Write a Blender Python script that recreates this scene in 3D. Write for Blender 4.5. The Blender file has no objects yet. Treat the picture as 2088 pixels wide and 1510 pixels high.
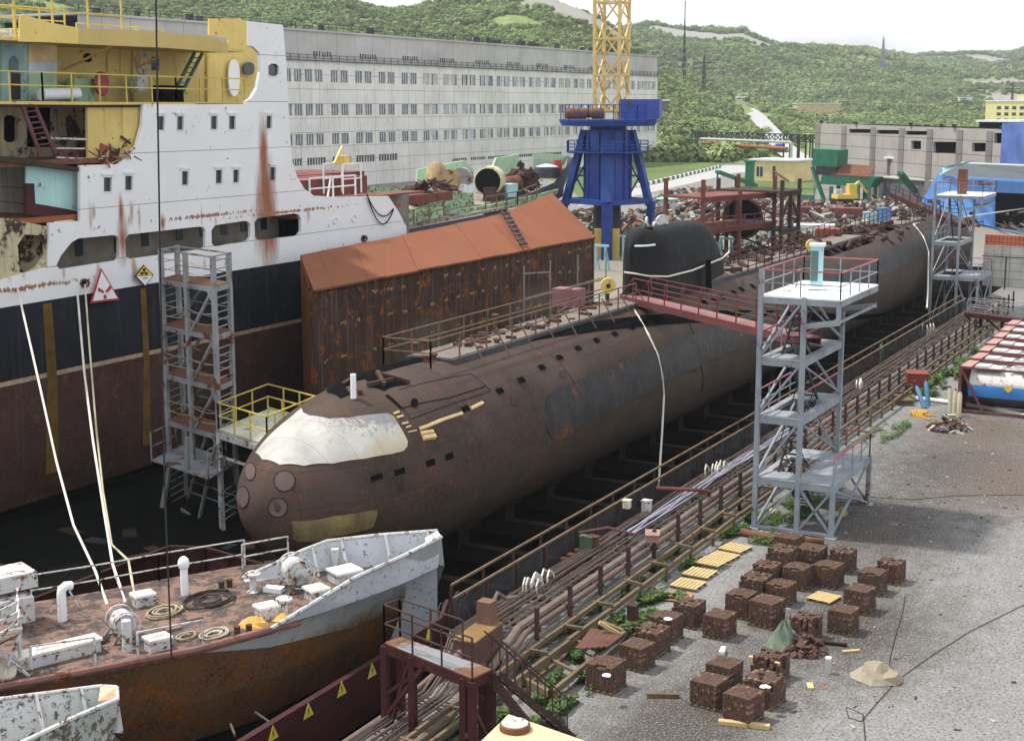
import bpy, bmesh, math, random
from mathutils import Vector, Matrix
from mathutils.geometry import tessellate_polygon, delaunay_2d_cdt
random.seed(7)
sc = bpy.context.scene
col = sc.collection
R = math.radians
# ------------------------------------------------------------------ camera, world, sun
FP, CX, CY, CH = 3000.0, 1044.0, 755.0, 18.0
PIT = math.atan(540/3000); TH = math.atan(1596*math.cos(PIT)/3000)
cF = Vector((math.cos(TH)*math.cos(PIT), math.sin(TH)*math.cos(PIT), -math.sin(PIT)))
cR = Vector((math.sin(TH), -math.cos(TH), 0)); cU = cR.cross(cF); cC = Vector((0, 0, CH))
cd = bpy.data.cameras.new('camera'); cam = bpy.data.objects.new('camera', cd); col.objects.link(cam)
cd.lens = 3000/2088*36; cd.sensor_width = 36; cd.clip_end = 9000; cd.clip_start = .5
cam.matrix_world = Matrix(((cR.x, cU.x, -cF.x, 0), (cR.y, cU.y, -cF.y, 0), (cR.z, cU.z, -cF.z, CH), (0, 0, 0, 1)))
sc.camera = cam
SAZ = math.atan2(1.0, -.12); SEL = R(60)
w = bpy.data.worlds.new('World'); sc.world = w; w.use_nodes = True
nt = w.node_tree; nt.nodes.clear()
sky = nt.nodes.new('ShaderNodeTexSky'); sky.sky_type = 'NISHITA'; sky.sun_disc = False
sky.sun_elevation = SEL; sky.sun_rotation = R(90) - SAZ; sky.air_density = 1.2; sky.dust_density = 3
bg = nt.nodes.new('ShaderNodeBackground'); bg.inputs[1].default_value = .13
bg2 = nt.nodes.new('ShaderNodeBackground'); bg2.inputs[0].default_value = (.93, .96, 1, 1); bg2.inputs[1].default_value = .95
tc = nt.nodes.new('ShaderNodeTexCoord'); nz = nt.nodes.new('ShaderNodeTexNoise'); nz.inputs['Scale'].default_value = 2.2; nz.inputs['Detail'].default_value = 7
mpw = nt.nodes.new('ShaderNodeMapping'); mpw.inputs['Scale'].default_value = (1, 1, 3.5)
rp = nt.nodes.new('ShaderNodeValToRGB'); rp.color_ramp.elements[0].position = .30; rp.color_ramp.elements[1].position = .5
mx = nt.nodes.new('ShaderNodeMixShader'); wo = nt.nodes.new('ShaderNodeOutputWorld')
L = nt.links.new
L(tc.outputs['Generated'], mpw.inputs[0]); L(mpw.outputs[0], nz.inputs['Vector']); L(nz.outputs['Fac'], rp.inputs[0])
L(sky.outputs[0], bg.inputs[0]); L(rp.outputs[0], mx.inputs[0]); L(bg.outputs[0], mx.inputs[1]); L(bg2.outputs[0], mx.inputs[2]); L(mx.outputs[0], wo.inputs[0])
sd = bpy.data.lights.new('sun', 'SUN'); sd.energy = 3.0; sd.angle = R(3.5); sd.color = (1, .96, .9)
so = bpy.data.objects.new('sun', sd); col.objects.link(so)
so.rotation_euler = Vector((-math.cos(SAZ)*math.cos(SEL), -math.sin(SAZ)*math.cos(SEL), -math.sin(SEL))).to_track_quat('-Z', 'Y').to_euler()
sc.view_settings.view_transform = 'Standard'; sc.view_settings.look = 'None'; sc.view_settings.exposure = 0.62; sc.view_settings.gamma = 1
# ------------------------------------------------------------------ photo pixel -> place helpers
def ray(x, y): return cF + cR*((x-CX)/FP) - cU*((y-CY)/FP)
def G(x, y, z=0.0):
    d = ray(x, y); return cC + d*((z-CH)/d.z)
def PY(x, y, Y):
    d = ray(x, y); return cC + d*(Y/d.y)
def PX(x, y, X):
    d = ray(x, y); return cC + d*(X/d.x)
def PL(x, y, a, b):                      # on the vertical plane through ground points a, b
    n = Vector((b[1]-a[1], a[0]-b[0], 0)); d = ray(x, y); t = n.dot(Vector((a[0], a[1], 0))-cC)/n.dot(d); return cC + d*t
def HZ(p, y):                            # height above ground point p that shows at row y
    y1 = (CY-y)/FP; a = p[0]*cU.x+p[1]*cU.y; b = p[0]*cF.x+p[1]*cF.y
    return CH + (y1*b-a)/(cU.z-y1*cF.z)
# ------------------------------------------------------------------ materials
MATS = {}
def M(name, c, rough=.75, metal=0., var=.3, sc_=.8, rust=0., rc=(.13, .045, .018), streak=0., sk=(.09, .05, .03), bump=.25, fine=0., rs=.35, coat=0):
    if name in MATS: return MATS[name]
    m = bpy.data.materials.new(name); MATS[name] = m; m.use_nodes = True
    n = m.node_tree.nodes; l = m.node_tree.links.new; bs = n['Principled BSDF']
    g = n.new('ShaderNodeNewGeometry'); pos = g.outputs['Position']
    def noise(s, vec=pos, det=6, r=.6):
        q = n.new('ShaderNodeTexNoise'); q.inputs['Scale'].default_value = s; q.inputs['Detail'].default_value = det; q.inputs['Roughness'].default_value = r
        l(vec, q.inputs['Vector']); return q.outputs['Fac']
    def ramp(f, a, b):
        q = n.new('ShaderNodeMapRange'); q.inputs[1].default_value = a; q.inputs[2].default_value = b; l(f, q.inputs[0]); return q.outputs[0]
    def mix(f, a, b):
        q = n.new('ShaderNodeMix'); q.data_type = 'RGBA'; l(f, q.inputs[0])
        for i, v in ((6, a), (7, b)):
            if isinstance(v, tuple): q.inputs[i].default_value = (*v[:3], 1)
            else: l(v, q.inputs[i])
        return q.outputs[2]
    f = ramp(noise(sc_), .3, .7)
    out = mix(f, tuple(max(0, v*(1-var)) for v in c), tuple(min(1, v*(1+var)) for v in c))
    if fine:
        out = mix(ramp(noise(sc_*14, det=3), .35, .65), out, tuple(v*fine for v in c)) if False else out
        ff = ramp(noise(sc_*12, det=4, r=.75), .45, .62)
        out = mix(ff, out, tuple(min(1, v*(1+fine)) for v in c))
    if streak:
        mp = n.new('ShaderNodeMapping'); mp.inputs['Scale'].default_value = (2.2, 2.2, .12); l(pos, mp.inputs[0])
        out = mix(ramp(noise(1.3, mp.outputs[0]), .62-.25*streak, .9-.25*streak), out, sk)
    if rust:
        rf = ramp(noise(rs*3, det=9, r=.72), .64-.3*rust, .70-.3*rust)
        out = mix(rf, out, mix(ramp(noise(9.), .3, .7), tuple(v*.6 for v in rc), tuple(v*1.5 for v in rc)))
    l(out, bs.inputs['Base Color'])
    bs.inputs['Specular IOR Level'].default_value = 0. if name in ('black_void', 'dock_floor_mud', 'quay_wall_concrete') else (.5 if rough < .6 else .22)
    bs.inputs['Roughness'].default_value = rough; bs.inputs['Metallic'].default_value = metal
    if bump:
        b = n.new('ShaderNodeBump'); b.inputs['Strength'].default_value = bump; b.inputs['Distance'].default_value = .05
        l(noise(sc_*6, det=8, r=.7), b.inputs['Height']); l(b.outputs[0], bs.inputs['Normal'])
    return m
def seams(m, sx, sy, sz, dark=.35, width=.012, off=(0, 0, 0), mul=(1, 1, 1)):
    """plate joints: dark thin lines every sx / sy / sz metres (0 = none)"""
    n = m.node_tree.nodes; l = m.node_tree.links.new; bs = n['Principled BSDF']
    src = bs.inputs['Base Color'].links[0].from_socket
    g = n.new('ShaderNodeNewGeometry'); s = n.new('ShaderNodeSeparateXYZ'); l(g.outputs['Position'], s.inputs[0]); prev = None
    for i, st in enumerate((sx, sy, sz)):
        if not st: continue
        a = n.new('ShaderNodeMath'); a.operation = 'ADD'; l(s.outputs[i], a.inputs[0]); a.inputs[1].default_value = 1000*st+off[i]
        b = n.new('ShaderNodeMath'); b.operation = 'MODULO'; l(a.outputs[0], b.inputs[0]); b.inputs[1].default_value = st
        c = n.new('ShaderNodeMath'); c.operation = 'LESS_THAN'; l(b.outputs[0], c.inputs[0]); c.inputs[1].default_value = width
        if prev:
            d = n.new('ShaderNodeMath'); d.operation = 'MAXIMUM'; l(prev, d.inputs[0]); l(c.outputs[0], d.inputs[1]); prev = d.outputs[0]
        else: prev = c.outputs[0]
    k = n.new('ShaderNodeMath'); k.operation = 'MULTIPLY'; l(prev, k.inputs[0]); k.inputs[1].default_value = 1-dark
    mx_ = n.new('ShaderNodeMix'); mx_.data_type = 'RGBA'; l(k.outputs[0], mx_.inputs[0]); l(src, mx_.inputs[6]); mx_.inputs[7].default_value = (.02, .017, .015, 1)
    l(mx_.outputs[2], bs.inputs['Base Color']); return m
def tint(m, boxes, c, soft=.3, nscale=2.0, thr=.5, zs=1.0):
    """a stain or repainted patch with a shape of its own: ellipsoids (centre, radii) in place coordinates, torn by noise"""
    n = m.node_tree.nodes; l = m.node_tree.links.new; bs = n['Principled BSDF']
    g = n.new('ShaderNodeNewGeometry')
    nzz = n.new('ShaderNodeTexNoise'); nzz.inputs['Scale'].default_value = nscale; nzz.inputs['Detail'].default_value = 8; nzz.inputs['Roughness'].default_value = .7
    mp0 = n.new('ShaderNodeMapping'); mp0.inputs['Scale'].default_value = (1, 1, zs); l(g.outputs['Position'], mp0.inputs[0]); l(mp0.outputs[0], nzz.inputs['Vector'])
    for ce, ra in boxes:
        src = bs.inputs['Base Color'].links[0].from_socket
        mp = n.new('ShaderNodeMapping'); mp.vector_type = 'POINT'
        mp.inputs['Scale'].default_value = tuple(1/v for v in ra); mp.inputs['Location'].default_value = tuple(-a/b for a, b in zip(ce, ra))
        l(g.outputs['Position'], mp.inputs[0]); ln = n.new('ShaderNodeVectorMath'); ln.operation = 'LENGTH'; l(mp.outputs[0], ln.inputs[0])
        a = n.new('ShaderNodeMath'); a.operation = 'MULTIPLY_ADD'; l(nzz.outputs['Fac'], a.inputs[0]); a.inputs[1].default_value = 1.3; l(ln.outputs['Value'], a.inputs[2])
        mr = n.new('ShaderNodeMapRange'); l(a.outputs[0], mr.inputs[0]); mr.inputs[1].default_value = 1+thr; mr.inputs[2].default_value = 1+thr-soft
        mx_ = n.new('ShaderNodeMix'); mx_.data_type = 'RGBA'; l(mr.outputs[0], mx_.inputs[0]); l(src, mx_.inputs[6]); mx_.inputs[7].default_value = (*c, 1)
        l(mx_.outputs[2], bs.inputs['Base Color'])
    return m
# ------------------------------------------------------------------ mesh builder
class MB:
    def __init__(s): s.v = []; s.f = []; s.m = []; s.k = 0
    def add(s, vs, fs):
        o = len(s.v); s.v += [tuple(p) for p in vs]; s.f += [tuple(o+i for i in f) for f in fs]; s.m += [s.k]*len(fs); return s
    def box(s, c, d, rz=0., ry=0., rx=0.):
        M3 = Matrix.Rotation(rz, 3, 'Z') @ Matrix.Rotation(ry, 3, 'Y') @ Matrix.Rotation(rx, 3, 'X'); c = Vector(c)
        P = [c + M3 @ Vector((x*d[0]/2, y*d[1]/2, z*d[2]/2)) for x in (-1, 1) for y in (-1, 1) for z in (-1, 1)]
        return s.add(P, [(0, 1, 3, 2), (4, 6, 7, 5), (0, 4, 5, 1), (2, 3, 7, 6), (0, 2, 6, 4), (1, 5, 7, 3)])
    def bar(s, a, b, w_=.05, h=None):
        a = Vector(a); b = Vector(b); d = b-a
        if d.length < 1e-5: return s
        d.normalize(); up = Vector((0, 0, 1)) if abs(d.z) < .95 else Vector((1, 0, 0)); x = d.cross(up).normalized(); y = x.cross(d); h = h or w_
        P = [p + x*(i*w_/2) + y*(j*h/2) for p in (a, b) for i, j in ((-1, -1), (1, -1), (1, 1), (-1, 1))]
        return s.add(P, [(0, 1, 2, 3), (4, 7, 6, 5), (0, 4, 5, 1), (1, 5, 6, 2), (2, 6, 7, 3), (3, 7, 4, 0)])
    def tube(s, pts, r=.05, n=6, r2=None):
        pts = [Vector(p) for p in pts]; N = len(pts); o = []
        up = None
        for i, p in enumerate(pts):
            d = (pts[min(i+1, N-1)]-pts[max(i-1, 0)])
            if d.length < 1e-6: d = Vector((0, 0, 1))
            d.normalize()
            if up is None: up = Vector((0, 0, 1)) if abs(d.z) < .9 else Vector((1, 0, 0))
            x = d.cross(up); x = x.normalized() if x.length > 1e-4 else d.orthogonal().normalized(); y = d.cross(x).normalized(); up = x.cross(d)
            rr = r if r2 is None else r+(r2-r)*i/(N-1)
            o += [p + x*(rr*math.cos(2*math.pi*k/n)) + y*(rr*math.sin(2*math.pi*k/n)) for k in range(n)]
        fs = [(i*n+k, i*n+(k+1) % n, (i+1)*n+(k+1) % n, (i+1)*n+k) for i in range(N-1) for k in range(n)]
        fs += [tuple(range(n))[::-1], tuple((N-1)*n+k for k in range(n))]
        return s.add(o, fs)
    def cyl(s, a, b, r, n=16, r2=None): return s.tube([a, b], r, n, r2)
    def lathe(s, c, prof, n=16, ax=None):
        """prof: (radius, height) pairs about a vertical (or given) axis"""
        c = Vector(c); a = Vector(ax).normalized() if ax else Vector((0, 0, 1)); x = a.orthogonal().normalized(); y = a.cross(x)
        o = [c + a*h + (x*math.cos(2*math.pi*k/n) + y*math.sin(2*math.pi*k/n))*r_ for r_, h in prof for k in range(n)]; N = len(prof)
        fs = [(i*n+k, i*n+(k+1) % n, (i+1)*n+(k+1) % n, (i+1)*n+k) for i in range(N-1) for k in range(n)]
        return s.add(o, fs + [tuple(range(n))[::-1], tuple((N-1)*n+k for k in range(n))])
    def slab(s, poly, t, holes=(), nrm=None):
        """flat polygon (3D points) with holes, given thickness t along -normal (or +t*vector nrm)"""
        poly = [Vector(p) for p in poly]; holes = [[Vector(p) for p in h] for h in holes]
        if nrm is None:
            nn = Vector((0, 0, 0))
            for i, p in enumerate(poly):
                q = poly[(i+1) % len(poly)]; nn += p.cross(q)
            nrm = nn.normalized()
        off = Vector(nrm)*t; allp = poly + [p for h in holes for p in h]; N = len(allp)
        if holes:
            n0 = Vector((0, 0, 0))
            for i, p in enumerate(poly): n0 += (p-poly[0]).cross(poly[(i+1) % len(poly)]-poly[0])
            n0.normalize(); ex = n0.orthogonal().normalized(); ey = n0.cross(ex); p0 = poly[0]; ed = []; st = 0
            for lp in [poly]+holes:
                k = len(lp); ed += [(st+i, st+(i+1) % k) for i in range(k)]; st += k
            A2 = [Vector(((p-p0).dot(ex), (p-p0).dot(ey))) for p in allp]; loops = []; st = 0
            for lp in [poly]+holes: loops.append(A2[st:st+len(lp)]); st += len(lp)
            v2, _, f2, ov, _, _ = delaunay_2d_cdt(A2, ed, [], 0, 1e-5); keep = []
            bb = [(min(q.x for q in l), max(q.x for q in l), min(q.y for q in l), max(q.y for q in l)) for l in loops]
            for t_ in f2:
                cx_ = sum(v2[i].x for i in t_)/len(t_); cy_ = sum(v2[i].y for i in t_)/len(t_); ok = True
                for li, lp in enumerate(loops):
                    B_ = bb[li]; c_ = False
                    if B_[0] <= cx_ <= B_[1] and B_[2] <= cy_ <= B_[3]:
                        for i in range(len(lp)):
                            q0, q1 = lp[i], lp[i-1]
                            if (q0.y > cy_) != (q1.y > cy_) and cx_ < (q1.x-q0.x)*(cy_-q0.y)/(q1.y-q0.y)+q0.x: c_ = not c_
                    if c_ != (li == 0): ok = False; break
                if ok: keep.append(t_)
            f2 = keep
            mp = [p0+ex*q.x+ey*q.y for q in v2]; K = len(mp)
            for j, og in enumerate(ov):
                if og: mp[j] = allp[og[0]]
            s.add(mp+[p+off for p in mp], [tuple(t_) for t_ in f2] + [tuple(i+K for i in t_)[::-1] for t_ in f2])
            s.add(allp + [p+off for p in allp], [])
        else:
            tri = tessellate_polygon([poly]); s.add(allp + [p+off for p in allp], [tuple(t_) for t_ in tri] + [(a+N, c+N, b+N) for a, b, c in tri])
        o = len(s.v)-2*N; st = 0
        for lp in [poly]+holes:
            k = len(lp)
            for i in range(k):
                a = o+st+i; b = o+st+(i+1) % k; s.f.append((a, b, b+N, a+N)); s.m.append(s.k)
            st += k
        return s
    def blob(s, c, r, sub=1, j=.25, sq=(1, 1, 1)):
        bm = bmesh.new(); bmesh.ops.create_icosphere(bm, subdivisions=sub, radius=1); c = Vector(c)
        vs = [c + Vector((v.co.x*sq[0], v.co.y*sq[1], v.co.z*sq[2]))*(r*(1+random.uniform(-j, j))) for v in bm.verts]
        fs = [tuple(v.index for v in f.verts) for f in bm.faces]; bm.free(); return s.add(vs, fs)
    def build(s, name, mats, parent=None, smooth=False, fix=True):
        mats = mats if isinstance(mats, (list, tuple)) else [mats]
        me = bpy.data.meshes.new(name); o = Vector((0, 0, 0)); q = parent
        while q is not None: o += q.location; q = q.parent
        vs = [(a-o.x, b-o.y, c-o.z) for a, b, c in s.v] if parent is not None else s.v
        me.from_pydata(vs, [], s.f)
        for m in mats: me.materials.append(m)
        if len(mats) > 1: me.polygons.foreach_set('material_index', s.m)
        if fix:
            bm = bmesh.new(); bm.from_mesh(me); bmesh.ops.recalc_face_normals(bm, faces=bm.faces); bm.to_mesh(me); bm.free()
        if smooth is True: me.polygons.foreach_set('use_smooth', [True]*len(me.polygons))
        elif smooth:
            me.polygons.foreach_set('use_smooth', [True]*len(me.polygons)); me.set_sharp_from_angle(angle=R(smooth))
        ob = bpy.data.objects.new(name, me); col.objects.link(ob)
        if parent is not None: ob.parent = parent
        return ob
def tag(o, label=None, cat=None, group=None, kind=None):
    if label: o['label'] = label
    if cat: o['category'] = cat
    if group: o['group'] = group
    if kind: o['kind'] = kind
    return o
def thing(name, label, cat, loc=(0, 0, 0), group=None):
    o = bpy.data.objects.new(name, None); o.empty_display_size = .3; o.location = Vector(loc); col.objects.link(o); return tag(o, label, cat, group)
def one(name, mb, mat, label, cat, group=None, smooth=False):
    return tag(mb.build(name, mat, None, smooth), label, cat, group)
def place(o, loc, rz=0., s=1.):
    o.location = Vector(loc); o.rotation_euler = (0, 0, rz); o.scale = (s, s, s) if not isinstance(s, tuple) else s; return o
def dup(root, label=None, loc=None, rz=None, s=None):
    r = root.copy(); col.objects.link(r)
    if label: r['label'] = label
    if loc is not None: r.location = Vector(loc)
    if rz is not None: r.rotation_euler = (0, 0, rz)
    if s is not None: r.scale = (s, s, s) if not isinstance(s, tuple) else s
    def rec(a, b):
        for ch in list(a.children):
            c = ch.copy(); col.objects.link(c); c.parent = b; rec(ch, c)
    rec(root, r); return r
def railing(mb, pts, h=1.1, step=1.5, r=.025, rails=(1., .5), post=None):
    """handrail along a line of base points"""
    pts = [Vector(p) for p in pts]; up = Vector((0, 0, 1))
    for a, b in zip(pts, pts[1:]):
        n = max(1, round((b-a).length/step))
        for i in range(n+1):
            p = a.lerp(b, i/n); mb.bar(p, p+up*h, (post or r)*2)
        for k in rails: mb.bar(a+up*h*k, b+up*h*k, r*1.8)
    return mb
def sag(a, b, d, n=10):
    a = Vector(a); b = Vector(b); return [a.lerp(b, i/n)-Vector((0, 0, d*4*(i/n)*(1-i/n))) for i in range(n+1)]
def arcpoly(pts, closed=True, it=2):
    pts = [Vector(p) for p in pts]
    for _ in range(it):
        q = []
        for i in range(len(pts)):
            a = pts[i]; b = pts[(i+1) % len(pts)]; q += [a.lerp(b, .25), a.lerp(b, .75)]
        pts = q
    return pts
# ---- common materials
m_conc = M('concrete', (.42, .41, .38), .9, var=.2, sc_=.25, streak=.25, sk=(.25, .24, .22), bump=.2, fine=.12)
m_grey = M('grey_paint', (.24, .265, .29), .6, var=.2, rust=.2, bump=.1)
m_grey2 = M('pale_grey_paint', (.25, .26, .265), .65, var=.25, rust=.35, bump=.1)
m_ltgrey = M('light_deck_plate', (.7, .72, .74), .6, var=.12, rust=.05)
m_gdeck = M('grey_deck_plate', (.26, .28, .30), .8, var=.25, rust=.15)
m_red = M('red_primer', (.14, .045, .045), .7, var=.25, rust=.15)
m_pink = M('faded_red_rail', (.34, .11, .115), .6, var=.25)
m_maroon = M('maroon_paint', (.05, .014, .015), .65, var=.3, streak=.2, sk=(.04, .015, .012), rust=.08)
m_rust = M('brown_rust', (.13, .06, .035), .9, var=.5, sc_=1.5, fine=.5)
m_drust = M('dark_rust', (.055, .032, .025), .9, var=.5, sc_=1.5, fine=.4)
m_orust = M('orange_rust', (.27, .09, .04), .9, var=.18, sc_=.5, fine=.12, bump=.15)
m_yel = M('yellow_paint', (.66, .47, .10), .55, var=.12, rust=.1)
m_yrail = M('yellow_rail', (.55, .45, .10), .6, var=.2)
m_blue = M('crane_blue', (.024, .06, .25), .6, var=.3, rust=.1, streak=.1, sk=(.02, .03, .12))
m_white = M('white_paint', (.78, .79, .80), .55, var=.06, rust=.05, rs=1)
m_dirtyw = M('dirty_white_paint', (.52, .53, .52), .65, var=.2, rust=.36, rs=1.2, streak=.2)
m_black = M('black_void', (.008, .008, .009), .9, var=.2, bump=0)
m_dark = M('dark_steel', (.035, .036, .04), .7, var=.4, rust=.15)
m_wood = M('weathered_timber', (.125, .09, .055), .9, var=.3, sc_=2, fine=.3)
m_wood2 = M('dark_old_timber', (.026, .020, .015), .95, var=.35, sc_=2, fine=.3)
m_nwood = M('new_pallet_wood', (.50, .36, .17), .85, var=.2, sc_=3, fine=.2)
m_pipe = M('lagged_pipe', (.15, .115, .09), .85, var=.3, sc_=1.5, fine=.3)
m_cable = M('grey_cable', (.13, .12, .12), .7, var=.4)
m_rope = M('white_rope', (.62, .59, .52), .85, var=.15)
m_brope = M('black_rubber', (.02, .02, .02), .7)
m_glass = M('dark_glass', (.03, .04, .05), .15, var=.3, bump=.03)
m_green = M('pale_green_paint', (.32, .50, .30), .7, var=.15, rust=.3, rs=.6)
m_mgreen = M('machine_green', (.03, .16, .09), .6, var=.25, rust=.15)
m_cyan = M('light_blue_paint', (.38, .62, .66), .65, var=.12, rust=.15)
# ================================================================== SETTING
def mat_ground():
    m = M('gravel_ground', (.185, .18, .172), .95, var=.18, sc_=.35, bump=.5, fine=.25)
    n = m.node_tree.nodes; l = m.node_tree.links.new; bs = n['Principled BSDF']; g = n.new('ShaderNodeNewGeometry')
    def N(s, d=4, r=.7):
        q = n.new('ShaderNodeTexNoise'); q.inputs['Scale'].default_value = s; q.inputs['Detail'].default_value = d; q.inputs['Roughness'].default_value = r; l(g.outputs['Position'], q.inputs['Vector']); return q.outputs['Fac']
    def MR(f, a, b):
        q = n.new('ShaderNodeMapRange'); q.inputs[1].default_value = a; q.inputs[2].default_value = b; l(f, q.inputs[0]); return q.outputs[0]
    def mixc(f, c):
        q = n.new('ShaderNodeMix'); q.data_type = 'RGBA'; l(f, q.inputs[0]); l(bs.inputs['Base Color'].links[0].from_socket, q.inputs[6]); q.inputs[7].default_value = (*c, 1); l(q.outputs[2], bs.inputs['Base Color'])
    return m
mg = mat_ground()
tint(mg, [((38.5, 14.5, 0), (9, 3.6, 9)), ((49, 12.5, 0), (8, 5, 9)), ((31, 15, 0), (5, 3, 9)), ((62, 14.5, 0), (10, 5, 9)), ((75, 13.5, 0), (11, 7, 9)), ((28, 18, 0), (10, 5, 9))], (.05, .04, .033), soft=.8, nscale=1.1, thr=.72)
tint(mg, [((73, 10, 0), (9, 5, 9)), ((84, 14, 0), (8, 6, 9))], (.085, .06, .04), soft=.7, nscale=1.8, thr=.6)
tint(mg, [((150, 55, 0), (60, 25, 9)), ((210, 60, 0), (60, 40, 9))], (.24, .21, .17), soft=.4, nscale=.5, thr=.6)
def ground_speckle(m):
    n = m.node_tree.nodes; l = m.node_tree.links.new; bs = n['Principled BSDF']; g = n.new('ShaderNodeNewGeometry')
    for sc2, d_, a_, b_, f_, c_ in ((13, 3, .52, .64, .55, (.36, .35, .33)), (9, 3, .52, .62, .75, (.05, .046, .042)), (34, 2, .60, .68, .7, (.45, .44, .41)), (1.3, 6, .50, .72, .35, (.10, .095, .09))):
        q = n.new('ShaderNodeTexNoise'); q.inputs['Scale'].default_value = sc2; q.inputs['Detail'].default_value = d_; q.inputs['Roughness'].default_value = .7; l(g.outputs['Position'], q.inputs['Vector'])
        r_ = n.new('ShaderNodeMapRange'); r_.inputs[1].default_value = a_; r_.inputs[2].default_value = b_; r_.inputs[4].default_value = f_; l(q.outputs['Fac'], r_.inputs[0])
        x = n.new('ShaderNodeMix'); x.data_type = 'RGBA'; l(r_.outputs[0], x.inputs[0]); l(bs.inputs['Base Color'].links[0].from_socket, x.inputs[6]); x.inputs[7].default_value = (*c_, 1); l(x.outputs[2], bs.inputs['Base Color'])
ground_speckle(mg)
g_ = MB()
def rect(x0, x1, y0, y1, z=0.): g_.add([(x0, y0, z), (x1, y0, z), (x1, y1, z), (x0, y1, z)], [(0, 1, 2, 3)])
rect(-200, 40, -900, 22.6); rect(40, 172, -900, 24.6); rect(172, 3200, -900, 24.6)
rect(172, 3200, 24.6, 3000); rect(104, 172, 41, 3000); rect(-200, 104, 66, 3000)
tag(g_.build('ground', mg), kind='structure')
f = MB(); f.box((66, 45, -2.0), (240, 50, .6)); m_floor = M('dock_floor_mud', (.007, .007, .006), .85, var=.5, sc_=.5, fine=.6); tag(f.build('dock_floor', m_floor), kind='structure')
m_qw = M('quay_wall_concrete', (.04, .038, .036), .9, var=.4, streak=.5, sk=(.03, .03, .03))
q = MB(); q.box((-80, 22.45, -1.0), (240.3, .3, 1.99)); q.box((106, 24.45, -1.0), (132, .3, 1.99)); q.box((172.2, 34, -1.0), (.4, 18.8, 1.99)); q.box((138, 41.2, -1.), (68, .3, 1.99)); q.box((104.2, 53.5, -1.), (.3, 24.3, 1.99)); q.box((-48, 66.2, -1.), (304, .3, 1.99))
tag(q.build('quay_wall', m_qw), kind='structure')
# beams (keel blocks) under the submarine
for i in range(24):
    X = 50+i*4.4
    b = MB(); b.box((X, 29.0, -1.35), (.55, 6.4, .7), rz=random.uniform(-.05, .05)); b.box((X, 31.7, -.75), (.9, 1.6, .9))
    one('keel_block', b, m_wood2, 'heavy timber keel block lying across the dark dock floor under the submarine', 'keel block', 'keel blocks under the submarine')
# road, kerb, meadow
m_road = M('pale_road', (.36, .355, .34), .95, var=.12, sc_=.1, fine=.1, bump=.1)
rd = [G(x, y, .012) for x, y in ((1180, 420), (1300, 398), (1420, 371), (1500, 352), (1560, 349), (1640, 352), (1660, 344), (1560, 337), (1480, 337), (1400, 357), (1310, 381), (1180, 404))]
b = MB(); b.slab([(p.x, p.y, .012) for p in rd], -.01); tag(b.build('road', m_road), kind='structure')
m_grass = M('meadow_grass', (.085, .12, .03), .95, var=.4, sc_=.08, fine=.4, bump=.6)
b = MB(); b.slab([(p.x, p.y, .006) for p in [G(x, y) for x, y in ((1180, 402), (1310, 379), (1400, 355), (1480, 335), (1560, 335), (1660, 342), (1760, 300), (1500, 262), (1200, 262), (500, 262), (300, 330), (600, 345), (1000, 350), (1150, 370))]], -.004)
tag(b.build('grass', m_grass), kind='structure')
b = MB(); b.slab([(p.x, p.y, .005) for p in [G(x, y) for x, y in ((1500, 392), (1500, 366), (1540, 352), (1660, 354), (1665, 395))]], -.003)
tag(b.build('grass', m_grass), kind='structure')
m_kw = M('kerb_white', (.75, .74, .7), .8, var=.1); m_kd = M('kerb_dark', (.09, .09, .09), .8)
b = MB(); ka, kb = G(1300, 383), G(1468, 342)
for i in range(38):
    p = ka.lerp(kb, (i+.5)/38); b.k = i % 2; b.box((p.x, p.y, .35), ((kb-ka).length/38, .5, .9), rz=math.atan2(kb.y-ka.y, kb.x-ka.x))
tag(b.build('kerb', [m_kw, m_kd]), kind='structure')
# hills
def interp(t, tab):
    if t <= tab[0][0]: return tab[0][1]
    for (a, b_), (c, d) in zip(tab, tab[1:]):
        if t <= c: return b_+(d-b_)*(t-a)/(c-a)
    return tab[-1][1]
SA = [(-400, -90), (0, -60), (260, -10), (600, -16), (700, 6), (790, 22), (870, 16), (960, 8), (1050, -2), (1110, 4), (1190, 22), (1240, 48), (1300, 95), (1340, 140), (1450, 190), (1550, 222), (1650, 240), (2500, 240)]
SB = [(-400, 120), (1150, 110), (1250, 78), (1290, 64), (1330, 58), (1380, 64), (1440, 63), (1510, 68), (1550, 86), (1590, 102), (1650, 103), (1720, 110), (1850, 135), (2000, 150), (2500, 140)]
SC = [(-400, 120), (1500, 125), (1640, 112), (1710, 108), (1760, 102), (1800, 108), (1850, 117), (1960, 112), (2040, 114), (2088, 102), (2300, 92), (2600, 110)]
def ss(t): t = max(0., min(1., t)); return t*t*(3-2*t)
def colpt(x, r):
    d = ray(x, 215); k = r/(d.x*cF.x+d.y*cF.y); return d.x*k, d.y*k
def layer(x, r, tab, r0, r1, r2):
    X, Y = colpt(x, r1); h = HZ((X, Y), interp(x, tab)); t = ss((r-r0)/(r1-r0)) if r < r1 else 1-.5*ss((r-r1)/(r2-r1)); return h*t
from mathutils import noise as mn
def terr(x, r):
    z = 13*ss((r-430)/700)
    z = max(z, layer(x, r, SA, 500, 980, 1500), layer(x, r, SB, 1000, 1750, 2400), layer(x, r, SC, 1500, 2500, 3200))
    X, Y = colpt(x, r); k = ss((r-460)/500)
    z += k*(mn.noise(Vector((X/90, Y/90, 0)))*7 + mn.noise(Vector((X/28, Y/28, 3)))*2.5)
    return X, Y, z-.25*(1-ss((r-440)/30))
b = MB(); xs = [-400+i*22 for i in range(138)]; rs = [430+2600*(j/85)**1.35 for j in range(86)]
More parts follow.
